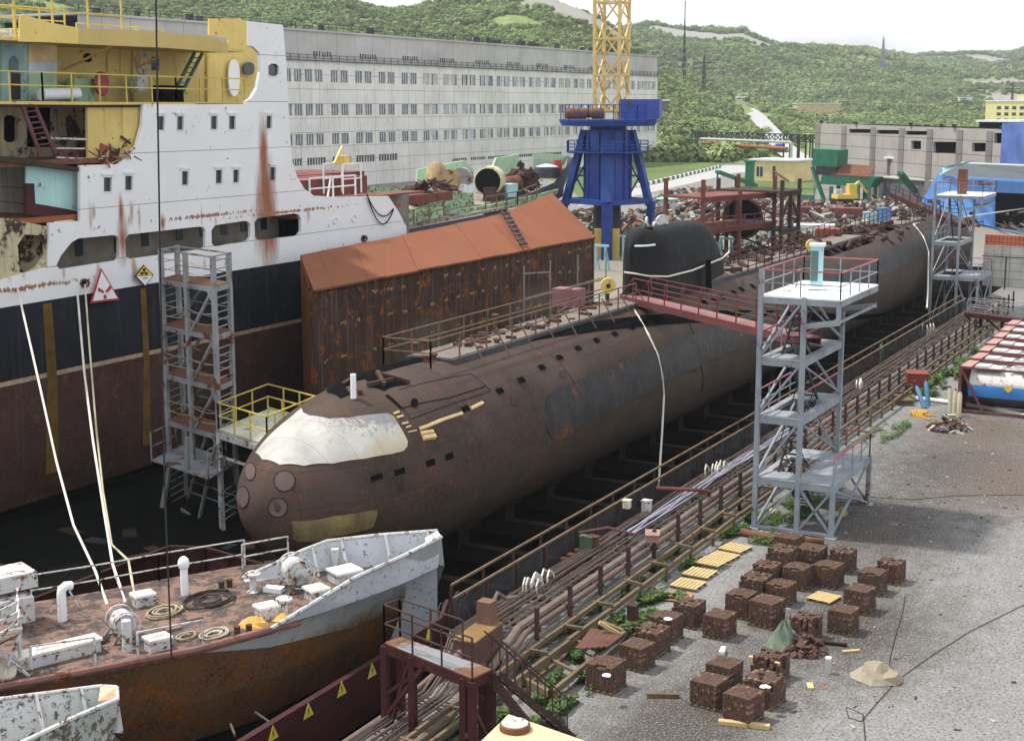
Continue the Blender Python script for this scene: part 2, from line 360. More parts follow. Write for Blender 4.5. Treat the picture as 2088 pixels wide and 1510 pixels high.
vs = [terr(x, r) for r in rs for x in xs]; n_ = len(xs)
b.add(vs, [(j*n_+i, j*n_+i+1, (j+1)*n_+i+1, (j+1)*n_+i) for j in range(len(rs)-1) for i in range(n_-1)])
m_hill = M('hillside_scrub', (.14, .18, .06), .95, var=.35, sc_=.03, fine=.5, bump=0)
m_rock = (.26, .24, .22)
rocks = []
for x, r, rx in ((1180, 900, 60), (1215, 930, 50), (1150, 960, 40), (1240, 860, 40), (1130, 940, 30), (1420, 1620, 90), (1470, 1600, 90), (1380, 1650, 60), (1530, 1650, 50), (1760, 2400, 60), (2060, 1500, 70), (2080, 1350, 60), (2000, 2300, 70), (1900, 2300, 50), (1060, 950, 26), (1010, 940, 20)):
    X, Y, z = terr(x, r); rocks.append(((X, Y, z), (rx, rx, 25)))
tint(m_hill, rocks, m_rock, soft=.3, nscale=.05, thr=.45)
hills = tag(b.build('hills', m_hill, smooth=True), kind='structure')
# distant elevated road + side road
def ribbon(pts, wd, name, m, dz=.5):
    b = MB()
    P = [Vector(terr(x, r)) + Vector((0, 0, dz)) for x, r in pts]
    for i in range(len(P)-1):
        a, c = P[i], P[i+1]; s_ = Vector((c-a).cross(Vector((0, 0, 1)))).normalized()*wd/2
        b.add([a-s_, a+s_, c+s_, c-s_], [(0, 1, 2, 3)])
    return tag(b.build(name, m, fix=False), kind='structure')
ribbon([(x, 1120+(x-1500)*.1) for x in range(1470, 2140, 30)], 26, 'highway', M('far_road_grey', (.30, .31, .31), .9, var=.1, bump=0), 3.0)
ribbon([(1478, 1110), (1500, 980), (1540, 820), (1570, 700), (1590, 600), (1612, 520), (1640, 455)], 9, 'side_road', m_road, 1.2)
# forest: leafy crowns scattered over the hills as one uncountable mass
def crown_mesh(name, seed, mats_, n=300, R_=1.0, sq=(1, 1, .85), leaf=.17):
    rnd = random.Random(seed); b = MB(); lobes = [Vector((rnd.uniform(-.5, .5), rnd.uniform(-.5, .5), rnd.uniform(-.2, .5))) for _ in range(6)]
    for i in range(n):
        lb = lobes[i % 6]; d = Vector((rnd.gauss(0, 1), rnd.gauss(0, 1), rnd.gauss(.2, 1))).normalized(); p = lb + d*rnd.uniform(.3, .6)*R_
        p = Vector((p.x*sq[0], p.y*sq[1], p.z*sq[2])); nn = (d+Vector((rnd.uniform(-.6, .6), rnd.uniform(-.6, .6), rnd.uniform(-.2, .8)))).normalized(); x = nn.orthogonal().normalized(); y = nn.cross(x); s_ = leaf*rnd.uniform(.6, 1.2)
        a = rnd.uniform(0, 6.28); x, y = x*math.cos(a)+y*math.sin(a), y*math.cos(a)-x*math.sin(a); b.k = i % len(mats_)
        b.add([p-x*s_, p-y*s_*.6, p+x*s_, p+y*s_*.7], [(0, 1, 2, 3)])
    me = bpy.data.meshes.new(name); me.from_pydata(b.v, [], b.f)
    for m in mats_: me.materials.append(m)
    me.polygons.foreach_set('material_index', b.m); return me
def leafmat(name, c):
    m = M(name, c, .7, var=.42, sc_=.018, bump=0); n = m.node_tree.nodes; bs = n['Principled BSDF']
    oi = n.new('ShaderNodeObjectInfo'); h = n.new('ShaderNodeHueSaturation'); mr = n.new('ShaderNodeMapRange'); mr.inputs[3].default_value = .7; mr.inputs[4].default_value = 1.25
    m.node_tree.links.new(oi.outputs['Random'], mr.inputs[0]); m.node_tree.links.new(mr.outputs[0], h.inputs['Value']); m.node_tree.links.new(bs.inputs['Base Color'].links[0].from_socket, h.inputs['Color']); m.node_tree.links.new(h.outputs[0], bs.inputs['Base Color'])
    bs.inputs['Transmission Weight'].default_value = 0
    return m
lm = [leafmat('leaf_mid_green', (.17, .23, .07)), leafmat('leaf_dark_green', (.12, .17, .055)), leafmat('leaf_light_green', (.215, .27, .09))]
crowns = [bpy.data.objects.new('crown_source', crown_mesh('crown_source', s, lm)) for s in (1, 2, 3)]
def forest(name, pts, label):
    me = bpy.data.meshes.new(name); me.from_pydata([p[:3] for p in pts], [], [])
    at = me.attributes.new('sz', 'FLOAT', 'POINT'); at.data.foreach_set('value', [p[3] for p in pts])
    o = bpy.data.objects.new(name, me); col.objects.link(o); ng = bpy.data.node_groups.new(name, 'GeometryNodeTree')
    ng.interface.new_socket('Geometry', in_out='INPUT', socket_type='NodeSocketGeometry'); ng.interface.new_socket('Geometry', in_out='OUTPUT', socket_type='NodeSocketGeometry')
    N = ng.nodes.new; l = ng.links.new; gi = N('NodeGroupInput'); go = N('NodeGroupOutput'); jn = N('GeometryNodeJoinGeometry')
    idx = N('GeometryNodeInputIndex'); sz = N('GeometryNodeInputNamedAttribute'); sz.inputs[0].default_value = 'sz'
    rr = N('FunctionNodeRandomValue'); rr.data_type = 'FLOAT_VECTOR'; rr.inputs[0].default_value = (-.15, -.15, 0); rr.inputs[1].default_value = (.15, .15, 6.28)
    md = N('ShaderNodeMath'); md.operation = 'MODULO'; md.inputs[1].default_value = 3; l(idx.outputs[0], md.inputs[0])
    for k, c in enumerate(crowns):
        oi = N('GeometryNodeObjectInfo'); oi.inputs['Object'].default_value = c; oi.inputs['As Instance'].default_value = True
        cp = N('ShaderNodeMath'); cp.operation = 'COMPARE'; cp.inputs[1].default_value = k; cp.inputs[2].default_value = .1; l(md.outputs[0], cp.inputs[0])
        ip = N('GeometryNodeInstanceOnPoints'); l(gi.outputs[0], ip.inputs['Points']); l(oi.outputs['Geometry'], ip.inputs['Instance']); l(cp.outputs[0], ip.inputs['Selection'])
        l(rr.outputs[0], ip.inputs['Rotation']); l(sz.outputs[0], ip.inputs['Scale']); l(ip.outputs[0], jn.inputs[0])
    l(jn.outputs[0], go.inputs[0]); md_ = o.modifiers.new('scatter', 'NODES'); md_.node_group = ng
    return tag(o, label, 'forest', None, 'stuff')
pts = []; rnd = random.Random(3); r = 470.
def rockd(X, Y):
    return min(((X-c[0])**2+(Y-c[1])**2)**.5/ra[0] for c, ra in rocks)
while r < 2560:
    big = 1.0 if r < 1000 else (1.35 if r < 1700 else 1.9); size = 3.0*big
    step = size*1.25/r*FP
    x = -40.
    while x < 2130:
        px = x+rnd.uniform(-.5, .5)*step; rr_ = r+rnd.uniform(-.5, .5)*size*1.6; X, Y, z = terr(px, rr_); x += step
        if r < 560 and px < 1290: continue
        if mn.noise(Vector((X/45, Y/45, 9)))*.5+.5 < (.25 if r > 900 else .36): continue
        if rockd(X, Y) < rnd.uniform(.5, 1.15): continue
        if 1640 < px and r < 640: continue
        if 1330 < px < 1660:
            rx = interp(r, [(440, 1640), (520, 1612), (600, 1590), (700, 1570), (820, 1540), (980, 1500), (1110, 1478)])
            if abs(px-rx) < 9*FP/r*.75+6 and r < 1110: continue
            if r < 500 and px > 1500: continue
        if 1100 < r < 1190 and px > 1460: continue
        pts.append((X, Y, z+size*.25, (1.5 if r < 640 and 1330 < px < 1560 else 1)*size*rnd.uniform(.5, 1.05)*(1.45 if rnd.random() < .12 else 1)))
    r += size*1.35
forest('forest', pts, 'birch wood and scrub covering the hills behind the shipyard')
print('forest', len(pts))
# bushes one can tell apart behind the pipe gantry and beside the road
m_trunk = M('birch_trunk', (.2, .17, .13), .9)
def bush(px, py, h, wd, label):
    p = G(px, py); o = thing('birch_tree', label, 'tree', p, 'trees behind the pipe gantry')
    b = MB(); b.tube([(p.x, p.y, 0), (p.x+.2, p.y, h*.35), (p.x+.1, p.y+.2, h*.7)], .16, 6, .05)
    for k in range(4): a = k*1.7; b.tube([(p.x, p.y, h*.3), (p.x+math.cos(a)*wd*.3, p.y+math.sin(a)*wd*.3, h*.7)], .07, 5, .03)
    b.build('trunk', m_trunk, o)
    me = crown_mesh('crown', int(px), lm, 900, 1., (wd*.6, wd*.6, h*.5), .45); 
    c = bpy.data.objects.new('crown', me); col.objects.link(c); c.parent = o; c.location = (0, 0, h*.52)
    # scale leaves properly: crown mesh is unit-sized, positions carry the size
    return o
for i, (px, py, h, wd, lb) in enumerate(((1352, 318, 7, 9, 'round bush just right of the factory corner'), (1392, 322, 9, 9, 'tall bushy birch left of the black pipe gantry'), (1440, 318, 5, 8, 'low bush under the left end of the pipe gantry'), (1496, 322, 6, 8, 'dense dark bush under the middle of the pipe gantry'), (1546, 318, 4.5, 9, 'low spreading bush under the rusty brown pipe'), (1590, 320, 4, 6, 'small pale bush beside the gantry end post'), (1470, 300, 10, 10, 'birch standing behind the gantry beam'), (1560, 296, 9, 9, 'leafy birch behind the gantry near the side road'), (1420, 296, 12, 11, 'tallest birch at the foot of the slope beyond the gantry'))): bush(px, py, h, wd, lb)
# ------------------------------------------------------------------ factory building
m_fac = M('factory_panels', (.66, .635, .59), .9, var=.2, sc_=.16, streak=.32, sk=(.38, .34, .28), bump=.1, fine=.06)
seams(m_fac, 7.2, 0, 3.05, .35, .10)
tint(m_fac, [((360, 225, 22), (30, 14, 2.5)), ((400, 209, 17), (14, 8, 2)), ((430, 197, 27), (9, 6, 3)), ((345, 232, 21), (9, 6, 2.5))], (.36, .35, .33), soft=.6, nscale=.3, thr=.4)
m_attic = M('factory_attic_panels', (.44, .425, .40), .9, var=.2, sc_=.09, bump=.1); seams(m_attic, 7.2, 0, 0, .3, .1)
fa, fb = Vector(G(600, 391)[:2]).to_3d(), Vector(G(1338, 328)[:2]).to_3d(); fd = (fb-fa).normalized(); fa2 = fa-fd*60; fnrm = Vector((-fd.y, fd.x, 0))
if fnrm.dot(Vector((fa.x, fa.y, 0))) < 0: fnrm = -fnrm
fac = thing('factory_building', 'long pale concrete panel factory with rows of paired windows behind the docks', 'building', fa)
Hf = (HZ(fa, 57)+HZ(fb, 118))/2; Hm = (HZ(fa, 101)+HZ(fb, 139))/2
def FP_(x, y): return PL(x, y, fa, fb)
rowsY = [(590, 1334)]
def rowpt(x, y0, y1):          # interpolate photo row between x=600 and x=1330
    return y0+(y1-y0)*(x-600)/730
wins = []
def addrow(yT0, yB0, yT1, yB1, cens, hw0, hw1):
    for c in cens:
        t = (c-600)/730; hw = hw0+(hw1-hw0)*t
        a = FP_(c-hw, rowpt(c, yT0, yT1)); b_ = FP_(c+hw, rowpt(c, yB0, yB1)); wins.append((a, b_))
cens = [556, 598, 641, 693, 742, 789, 835, 878, 918, 956, 992, 1026, 1058, 1090, 1121, 1151, 1180, 1208, 1234, 1260, 1285, 1308, 1327]
zr = [(144, 166, 165, 184), (208, 229, 216, 233), (270, 293, 256, 271)]
for yT0, yB0, yT1, yB1 in zr:
    za = (HZ(fa, yT0)+HZ(fb, yT1-1))/2; zb = (HZ(fa, yB0)+HZ(fb, yB1+1))/2
    for c in cens:
        t = (c-598)/730; hw = 18.5*(1-t)+9.5*t; a = FP_(c-hw, 200); b_ = FP_(c+hw, 200); wins.append((Vector((a.x, a.y, za)), Vector((b_.x, b_.y, zb))))
za, zb = HZ(fa, 324), HZ(fa, 339)
for c in (598, 646, 698, 746, 792, 938, 975, 1010, 1040, 1070, 1100, 1130): 
    hw = 19 if c < 800 else 15; a = FP_(c-hw, 330); b_ = FP_(c+hw, 330); wins.append((Vector((a.x, a.y, za if c < 800 else za-2)), Vector((b_.x, b_.y, zb if c < 800 else zb-1.2))))
za, zb = Hm-.2, Hm-.2-(HZ(fa, 98)-HZ(fa, 112))
for c in (660, 753, 839, 914, 986, 1049, 1108, 1163, 1215, 1265):
    t = (c-598)/730; hw = 20*(1-t)+9*t; a = FP_(c-hw, 100); b_ = FP_(c+hw, 100); wins.append((Vector((a.x, a.y, za)), Vector((b_.x, b_.y, zb))))
hol = [[Vector((a.x, a.y, b_.z)), Vector((b_.x, b_.y, b_.z)), Vector((b_.x, b_.y, a.z)), Vector((a.x, a.y, a.z))] for a, b_ in wins]
def upz(p, z): return Vector((p.x, p.y, z))
b = MB(); att = hol[-10:]; main = hol[:-10]
Hs = Hm-2.4
b.slab([upz(fa2, 0), upz(fb, 0), upz(fb, Hs), upz(fa2, Hs)], .6, main, nrm=fnrm)
s0 = fb+fnrm*.61; s1 = fb+fnrm*22; b.slab([upz(s0, 0), upz(s1, 0), upz(s1, Hs), upz(s0, Hs)], .6, nrm=-fd); b.box(((fa2+fb)/2+fnrm*11+Vector((0, 0, Hs-.3)))[:], ((fb-fa2).length-1.4, 20, .5), rz=math.atan2(fd.y, fd.x))
b.build('wall', m_fac, fac)
b = MB(); ins = fnrm*.35; b.slab([upz(fa2+ins, Hs), upz(fb+ins, Hs), upz(fb+ins, Hf), upz(fa2+ins, Hf)], .6, att and [[p+ins if True else p for p in h] for h in att], nrm=fnrm)
e0 = fb+fnrm*.97; b.slab([upz(e0, Hs), upz(s1, Hs), upz(s1, Hf), upz(e0, Hf)], .6, nrm=-fd); b.box(((fa2+fb)/2+fnrm*11+Vector((0, 0, Hf+.1)))[:], ((fb-fa2).length+.6, 22, .4), rz=math.atan2(fd.y, fd.x))
b.build('attic_wall', m_attic, fac)
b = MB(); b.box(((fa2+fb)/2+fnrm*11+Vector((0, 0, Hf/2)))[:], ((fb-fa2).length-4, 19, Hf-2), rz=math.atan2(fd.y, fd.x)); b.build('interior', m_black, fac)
gl = [M('pane_slate', (.10, .12, .15), .2, bump=.02, var=.4), M('pane_pale', (.40, .45, .5), .3, bump=.02), M('pane_black', (.015, .016, .02), .3, bump=0), M('pane_curtain', (.5, .46, .36), .8)]
m_fr = M('window_frame_white', (.55, .55, .52), .7)
for wi, h in enumerate(hol):
    b = MB(); b.k = 0; dd = fnrm*(.25 if h not in att else .6); w0 = h[0]; wv = h[1]-h[0]; hv = h[3]-h[0]; n = 7; wide = h[0].z < 6
    rw = random.Random(wi)
    for k in range(n):
        if k == 3 and not wide and h not in att: continue
        a = w0+wv*(k/n)+dd; c = w0+wv*((k+1)/n)+dd; t = wi % 23
        bright = (wi < 69 and t > 6)
        b.k = 2 if wide or h in att else ((1 if rw.random() < .4 else (3 if rw.random() < .3 else (2 if rw.random() < .3 else 0))) if bright else 0)
        b.add([a, c, c+hv, a+hv], [(0, 1, 2, 3)])
    b.k = 4
    for k in range(n+1): a = w0+wv*(k/n)+dd*.8; b.bar(a, a+hv, .22 if k not in (3, 4) else .3)
    if not wide: b.bar(w0+dd*.8, w0+wv+dd*.8, .2); b.bar(w0+hv+dd*.8, w0+wv+hv+dd*.8, .2)
    if not wide and h not in att:
        a = w0+wv*(3/7)+dd*.5; c = w0+wv*(4/7)+dd*.5; b.k = 5; b.add([a, c, c+hv, a+hv], [(0, 1, 2, 3)])
    b.build('window', gl+[m_fr, m_fac], fac)
b = MB(); r0 = fa2-fnrm*.05; r1 = fb-fnrm*.05; railing(b, [upz(fa2-fnrm*.1, Hs), upz(fb-fnrm*.1, Hs)], 1.3, 3, .05); b.bar(upz(fa2-fnrm*.2, Hs+.06), upz(fb-fnrm*.2, Hs+.06), .5, .12); b.build('ledge_railing', m_dark, fac)
b = MB(); railing(b, [upz(fa2+fnrm*.6, Hf+.35), upz(fb+fnrm*.6, Hf+.35)], 1.3, 3, .05)
for k in range(26): p = fa2.lerp(fb, random.random()); b.box((p.x+fnrm.x*2, p.y+fnrm.y*2, Hf+.9), (random.uniform(.5, 2.), 1, random.uniform(.6, 1.6)))
b.build('roof_railing', m_dark, fac)
b = MB(); p = FP_(1190, 120)+fnrm*1.; b.cyl(upz(p, Hs-2), upz(p, Hf+.5), .5, 10); b.build('stack_pipe', m_dark, fac)
# ================================================================== SUBMARINE
SX0, SL, SP, SR, SY, SZ = 41.0, 12.5, 2.9, 3.8, 31.73, 3.62
def srad(X):
    if X < SX0+SL: t = max(0., (X-SX0)/SL); return SR*max(0., 1-(1-t)**SP)**.5
    if X > 154: t = min(1, (X-154)/11); return SR*(1-.8*t**1.6)
    return SR
def sp(X, th, off=0.):
    r = srad(X); e = .05; dr = (srad(X+e)-srad(X-e))/(2*e); k = 1/math.sqrt(1+dr*dr) if dr < 40 else .02
    return Vector((X-off*dr*k, SY-(r+off*k)*math.cos(th), SZ+(r+off*k)*math.sin(th)))
def shit(x, y):                       # where the pixel ray meets the hull: (X, theta)
    d = ray(x, y); t = 38.
    def g(t):
        p = cC+d*t; return math.hypot(p.y-SY, p.z-SZ)-srad(p.x)
    while g(t) > 0 and t < 220: t += .15
    a, b_ = t-.15, t
    for _ in range(25):
        m = (a+b_)/2
        if g(m) > 0: a = m
        else: b_ = m
    p = cC+d*b_; return p.x, math.atan2(p.z-SZ, SY-p.y)
m_sub = M('submarine_rusty_paint', (.052, .034, .025), .75, var=.55, sc_=.35, rust=.25, rc=(.085, .038, .022), rs=.3, streak=.35, sk=(.045, .03, .025), bump=.25, fine=.18)
seams(m_sub, 2.6, 0, 1.25, .45, .03)
tint(m_sub, [((76, 30, 4.5), (9, 3, 3)), ((57, 29, 2.5), (4, 3, 2.5)), ((96, 30, 7), (9, 3, 2)), ((145, 30, 6), (12, 4, 3))], (.028, .026, .026), soft=1.1, nscale=.8, thr=.5)
tint(m_sub, [((60, 29, 5.8), (5, 3, 1.5)), ((71, 29.5, 6), (5, 3, 1.2)), ((51, 29.5, 5), (3, 3, 1.5))], (.12, .082, .062), soft=1.1, nscale=1.4, thr=.25)
tint(m_sub, [((44, 28.5, 1.), (8, 4, 3.6)), ((50, 29, -.5), (10, 4, 2.2))], (.13, .05, .025), soft=.7, nscale=1.5, thr=.35)
m_subdk = M('submarine_black_plates', (.024, .024, .025), .62, var=.55, sc_=.6, streak=.5, sk=(.07, .048, .034), rust=.2, bump=.2, fine=.3); seams(m_subdk, 3.2, 0, 0, .6, .03)
m_sublow = M('submarine_lower_hull', (.048, .033, .025), .85, var=.45, sc_=.5, streak=.5, sk=(.06, .045, .03), rust=.35, rc=(.075, .04, .022), bump=.3, fine=.3); seams(m_sublow, 2.6, 0, 0, .6, .03)
sub = thing('submarine', 'huge rusty brown submarine with white bow panel and black sail, in the dock', 'submarine', (SX0+SL, SY, SZ))
X_op0, X_op1 = 108.0, 133.0
b = MB(); Xs = [SX0+SL*(i/26)**2 for i in range(27)] + [SX0+SL+i*2. for i in range(1, 57)]; NT = 72
tA = -6  # faces below this index band count as the lower hull
for i, X in enumerate(Xs): b.v += [tuple(sp(X, 2*math.pi*k/NT)) for k in range(NT)]
for i in range(len(Xs)-1):
    for k in range(NT):
        th = 360*(k+.5)/NT; X = (Xs[i]+Xs[i+1])/2
        if X_op0 < X < X_op1 and (58 if X < 122 else 70) < th < 128: continue
        low = th > 353 or (180 < th)
        b.f.append((i*NT+k, i*NT+(k+1) % NT, (i+1)*NT+(k+1) % NT, (i+1)*NT+k)); b.m.append(1 if (th > 345 or 180 < th < 345) and X > 43 else 0)
b.f.append(tuple((len(Xs)-1)*NT+k for k in range(NT))); b.m.append(0)
hull = b.build('hull', [m_sub, m_sublow], sub, smooth=40)
def hullpatch(name, outline, mat, off=.02, px=True, parent=None, h=.35, label=None, dens=.25):
    P = [shit(*q) for q in outline] if px else outline
    P = [(a, c*SR) for a, c in P]; Q = []
    for i, p in enumerate(P):
        q = P[(i+1) % len(P)]; n = max(1, int(math.hypot(q[0]-p[0], q[1]-p[1])/dens)); Q += [(p[0]+(q[0]-p[0])*k/n, p[1]+(q[1]-p[1])*k/n) for k in range(n)]
    x0, x1 = min(p[0] for p in Q), max(p[0] for p in Q); y0, y1 = min(p[1] for p in Q), max(p[1] for p in Q)
    def inside(x, y):
        c = False
        for i in range(len(Q)):
            a, d = Q[i], Q[i-1]
            if (a[1] > y) != (d[1] > y) and x < (d[0]-a[0])*(y-a[1])/(d[1]-a[1])+a[0]: c = not c
        return c
    I = []; nx, ny = int((x1-x0)/h), int((y1-y0)/h)
    for i in range(1, nx+1):
        for j in range(1, ny+1):
            x, y = x0+(x1-x0)*i/(nx+1), y0+(y1-y0)*j/(ny+1)
            if inside(x, y) and min((x-a)**2+(y-c)**2 for a, c in Q) > (h*.3)**2: I.append((x, y))
    n = len(Q); v2, _, f2, _, _, _ = delaunay_2d_cdt([Vector(p) for p in Q+I], [(i, (i+1) % n) for i in range(n)], [], 1, 1e-6)
    b = MB(); b.add([sp(v.x, v.y/SR, off) for v in v2], [tuple(f_) for f_ in f2])
    o = b.build(name, mat, parent or sub, smooth=True)
    if label: o['label'] = label
    return o
C2 = lambda L_: [(440+x/2.517, 550+y/2.517) for x, y in L_]
m_fib = M('worn_white_fibreglass', (.40, .385, .35), .6, var=.22, sc_=.9, bump=.1, streak=.2, sk=(.3, .27, .2)); tint(m_fib, [((46, 28, 5.0), (6.5, 4, 1.6))], (.50, .40, .22), soft=.7, nscale=.9, thr=.35); tint(m_fib, [((47, 30, 6.9), (6, 3.5, 1.6))], (.20, .195, .195), soft=.22, nscale=5.5, thr=.30); seams(m_fib, 1.1, 0, 0, .75, .03)
hullpatch('bow_panel', C2([(205, 940), (262, 868), (330, 803), (390, 755), (440, 712), (450, 735), (480, 750), (580, 766), (680, 762), (800, 744), (880, 737), (912, 752), (940, 800), (983, 880), (980, 908), (960, 930), (900, 945), (760, 970), (600, 995), (450, 1007), (330, 1002), (240, 975)]), m_fib, .03, label='large worn white panel wrapped round the top of the bow')
hullpatch('lower_sonar_panel', C2([(386, 1290), (400, 1286), (600, 1262), (800, 1232), (826, 1230), (828, 1250), (812, 1300), (806, 1318), (620, 1362), (420, 1388), (396, 1378)]), M('bare_ochre_panel', (.17, .13, .06), .8, var=.35, streak=.5, sk=(.08, .07, .04), sc_=1.2), .03, label='bare ochre rectangular panel low on the bow')
# black side plating
def edge_th(x, y): return shit(x, y)
p1, p2 = shit(1450, 705), shit(1850, 478); q1, q2 = shit(1400, 756), shit(1880, 524)
hullpatch('side_plating', [(1112, 822), (1118, 806), (1132, 795), (1180, 775), (1250, 745), (1330, 716), (1400, 688), (1500, 647), (1548, 628), (1700, 560), (1800, 518), (1900, 463), (1938, 442), (1942, 470), (1931, 499), (1800, 562), (1700, 610), (1548, 690), (1400, 757), (1338, 787), (1240, 838), (1170, 878), (1140, 896), (1124, 893), (1113, 872)], m_subdk, .035, h=.6, dens=.6, label='band of black plates along the side above the waterline')
m_line = M('hull_groove', (.02, .016, .014), .9, var=.1, bump=0)
def hullline(pix, r=.02, mat=m_line, name='seam_line', off=.0, sub_=6):
    P = [shit(*q) for q in pix]; b = MB(); Q = []
    for a, c in zip(P, P[1:]): Q += [sp(a[0]+(c[0]-a[0])*k/sub_, a[1]+(c[1]-a[1])*k/sub_, off) for k in range(sub_)]
    Q.append(sp(*P[-1], off)); b.tube(Q, r, 5); return b.build(name, mat, sub)
for cx_, cy_, rx, ry in ((353, 1083, 54, 54), (318, 1218, 50, 50), (140, 1165, 32, 55), (178, 1035, 28, 45)):
    pix = [(440+(cx_+rx*math.cos(a*.5236))/2.517, 550+(cy_+ry*math.sin(a*.5236))/2.517) for a in range(12)]
    hullpatch('torpedo_door', pix, M('torpedo_door_plate', (.10, .068, .06), .75, var=.3), .02, h=.4); hullline(pix+[pix[0]], .03, name='door_rim')
hullline(C2([(940, 615), (1310, 533), (1410, 622), (1000, 765), (880, 640)])); hullline(C2([(955, 708), (1200, 655), (1380, 598)]), .03)
hullline([(1120, 722), (1180, 800)], .02); hullline([(1395, 640), (1410, 672), (1428, 740), (1430, 800)], .04)
hullline([(1338, 785), (1200, 855), (1170, 870)], .03)
m_hole = m_black
def holes_(lst, wd=.55, ht=.26):
    for x, y in lst:
        X, th = shit(x, y); a = ht/2/SR; hullpatch('flood_hole', [(X-wd/2, th-a), (X+wd/2, th-a), (X+wd/2, th+a), (X-wd/2, th+a)], m_hole, .012 if not (SX0+SL < X) else .045, px=False, h=1)
holes_([(949, 833), (1018, 797), (1062, 775), (1104, 749), (1140, 729), (1178, 710), (1216, 694), (1253, 681), (1288, 668), (1319, 655), (1352, 650), (1374, 639)])
holes_([(768, 973), (815, 961), (878, 943), (916, 930)])
holes_([(1433, 612), (1437, 618), (1456, 613), (1473, 606), (1497, 597), (1512, 590), (1535, 584), (1820, 495), (1834, 487), (1836, 472), (1850, 466), (1868, 456), (1884, 449)], .5, .4)
hullpatch('hatch_hole', [(440+(1018+20*math.cos(a))/2.517, 550+(684+24*math.sin(a))/2.517) for a in [k*.6283 for k in range(10)]], m_hole, .03, h=1)
hullpatch('round_hatch', [(1048+8*math.cos(a*.6283), 818+9*math.sin(a*.6283)) for a in range(10)], m_sublow, .03, h=1); hullpatch('round_hatch', [(1147+8*math.cos(a*.6283), 763+8*math.sin(a*.6283)) for a in range(10)], m_sublow, .03, h=1)
# torn opening on the bow top
hullpatch('torn_opening', C2([(565, 618), (620, 590), (700, 540), (760, 525), (835, 532), (920, 548), (990, 588), (905, 600), (862, 622), (800, 600), (762, 560), (720, 572), (700, 590), (660, 600), (690, 640), (640, 660), (612, 640), (575, 632)]), m_hole, .03, h=.5, label='ragged dark opening torn in the casing on top of the bow')
hullpatch('torn_opening', C2([(880, 640), (955, 708), (945, 715), (868, 648)]), m_hole, .03, h=.5)
b = MB()
for a, c in (((700, 575), (740, 640)), ((830, 535), (862, 600)), ((780, 600), (905, 575)), ((655, 600), (700, 575)), ((850, 545), (990, 585))):
    A, C_ = shit(*C2([a])[0]), shit(*C2([c])[0]); b.bar(sp(*A, .1), sp(*C_, .1), .16)
b.build('bent_plate', m_drust, sub)
m_chalk = M('cream_paint_mark', (.62, .45, .24), .9, var=.2)
for pl, r_ in (([(1045, 815), (1090, 800), (1160, 770), (1262, 736)], .09), ([(1308, 712), (1368, 682)], .09), ([(1052, 838), (1112, 828)], .1), ([(1062, 862), (1122, 852)], .13), ([(912, 738), (940, 727)], .06), ([(928, 757), (960, 748)], .06), ([(955, 790), (985, 782)], .05), ([(975, 808), (1000, 800)], .04), ([(988, 832), (1030, 822)], .03)):
    hullline(C2(pl), r_, m_chalk, 'paint_mark', -.0)
b = MB(); X, th = shit(721, 812); p = sp(X, th, 0); b.cyl(p, p+Vector((0, 0, .95)), .11, 10); b.build('white_post', m_white, sub, smooth=40)
# deck casing, cleats, railings
m_cas = M('deck_casing', (.055, .058, .068), .7, var=.4, rust=.2); m_cast = M('deck_casing_top', (.16, .13, .11), .85, var=.35, sc_=.8, fine=.3, rust=.2)
b = MB(); b.box((87, SY, 7.33), (68, 2.3, .22)); b.k = 1; b.box((87, SY, 7.46), (67.7, 2.0, .04)); b.box((139, SY, 7.33), (9, 2.2, .2)); b.build('deck_casing', [m_cas, m_cast], sub)
for px, py in ((846, 710), (866, 704), (868, 737), (884, 733), (1010, 640), (1013, 690), (957, 690)):
    b = MB(); p = G(px, py+12, 7.4 if px > 900 else 7.15); b.lathe((p.x, p.y, 7.0), [(.12, 0), (.12, .55), (.19, .6), (.19, .68)], 12); b.build('bollard', m_rust, sub, smooth=40)
m_rrail = M('rusty_tan_rail', (.15, .10, .065), .85, var=.3, sc_=2)
b = MB()
ra = [Vector((53.2, SY+1.1, 7.35)), Vector((53.2, SY-1.1, 7.35))]
railing(b, [(51.2, SY+1.15, 7.35), (51.2, SY-1.15, 7.35), (72.8, SY-1.15, 7.45)], 1.15, 2.4, .028, (1., .55)); railing(b, [(51.2, SY+1.15, 7.35), (74, SY+1.15, 7.45)], 1.15, 2.4, .028, (1., .55))
for i in range(9): X = 54.5+i*2.3; b.bar((X, SY-1.15, 8.3), (X, SY-1.9, 7.1), .05)
b.build('deck_railing', m_rrail, sub)
b = MB(); railing(b, [(91, SY-1.3, 7.4), (106, SY-1.3, 7.4)], 1.15, 1.6, .03, (1, .66, .33)); railing(b, [(90, SY+1.2, 7.4), (140, SY+1.2, 7.4)], 1.15, 1.6, .03, (1, .66, .33)); railing(b, [(134, SY-1.2, 7.4), (152, SY-1.2, 7.4)], 1.1, 1.6, .03); b.build('deck_railing', m_drust, sub)
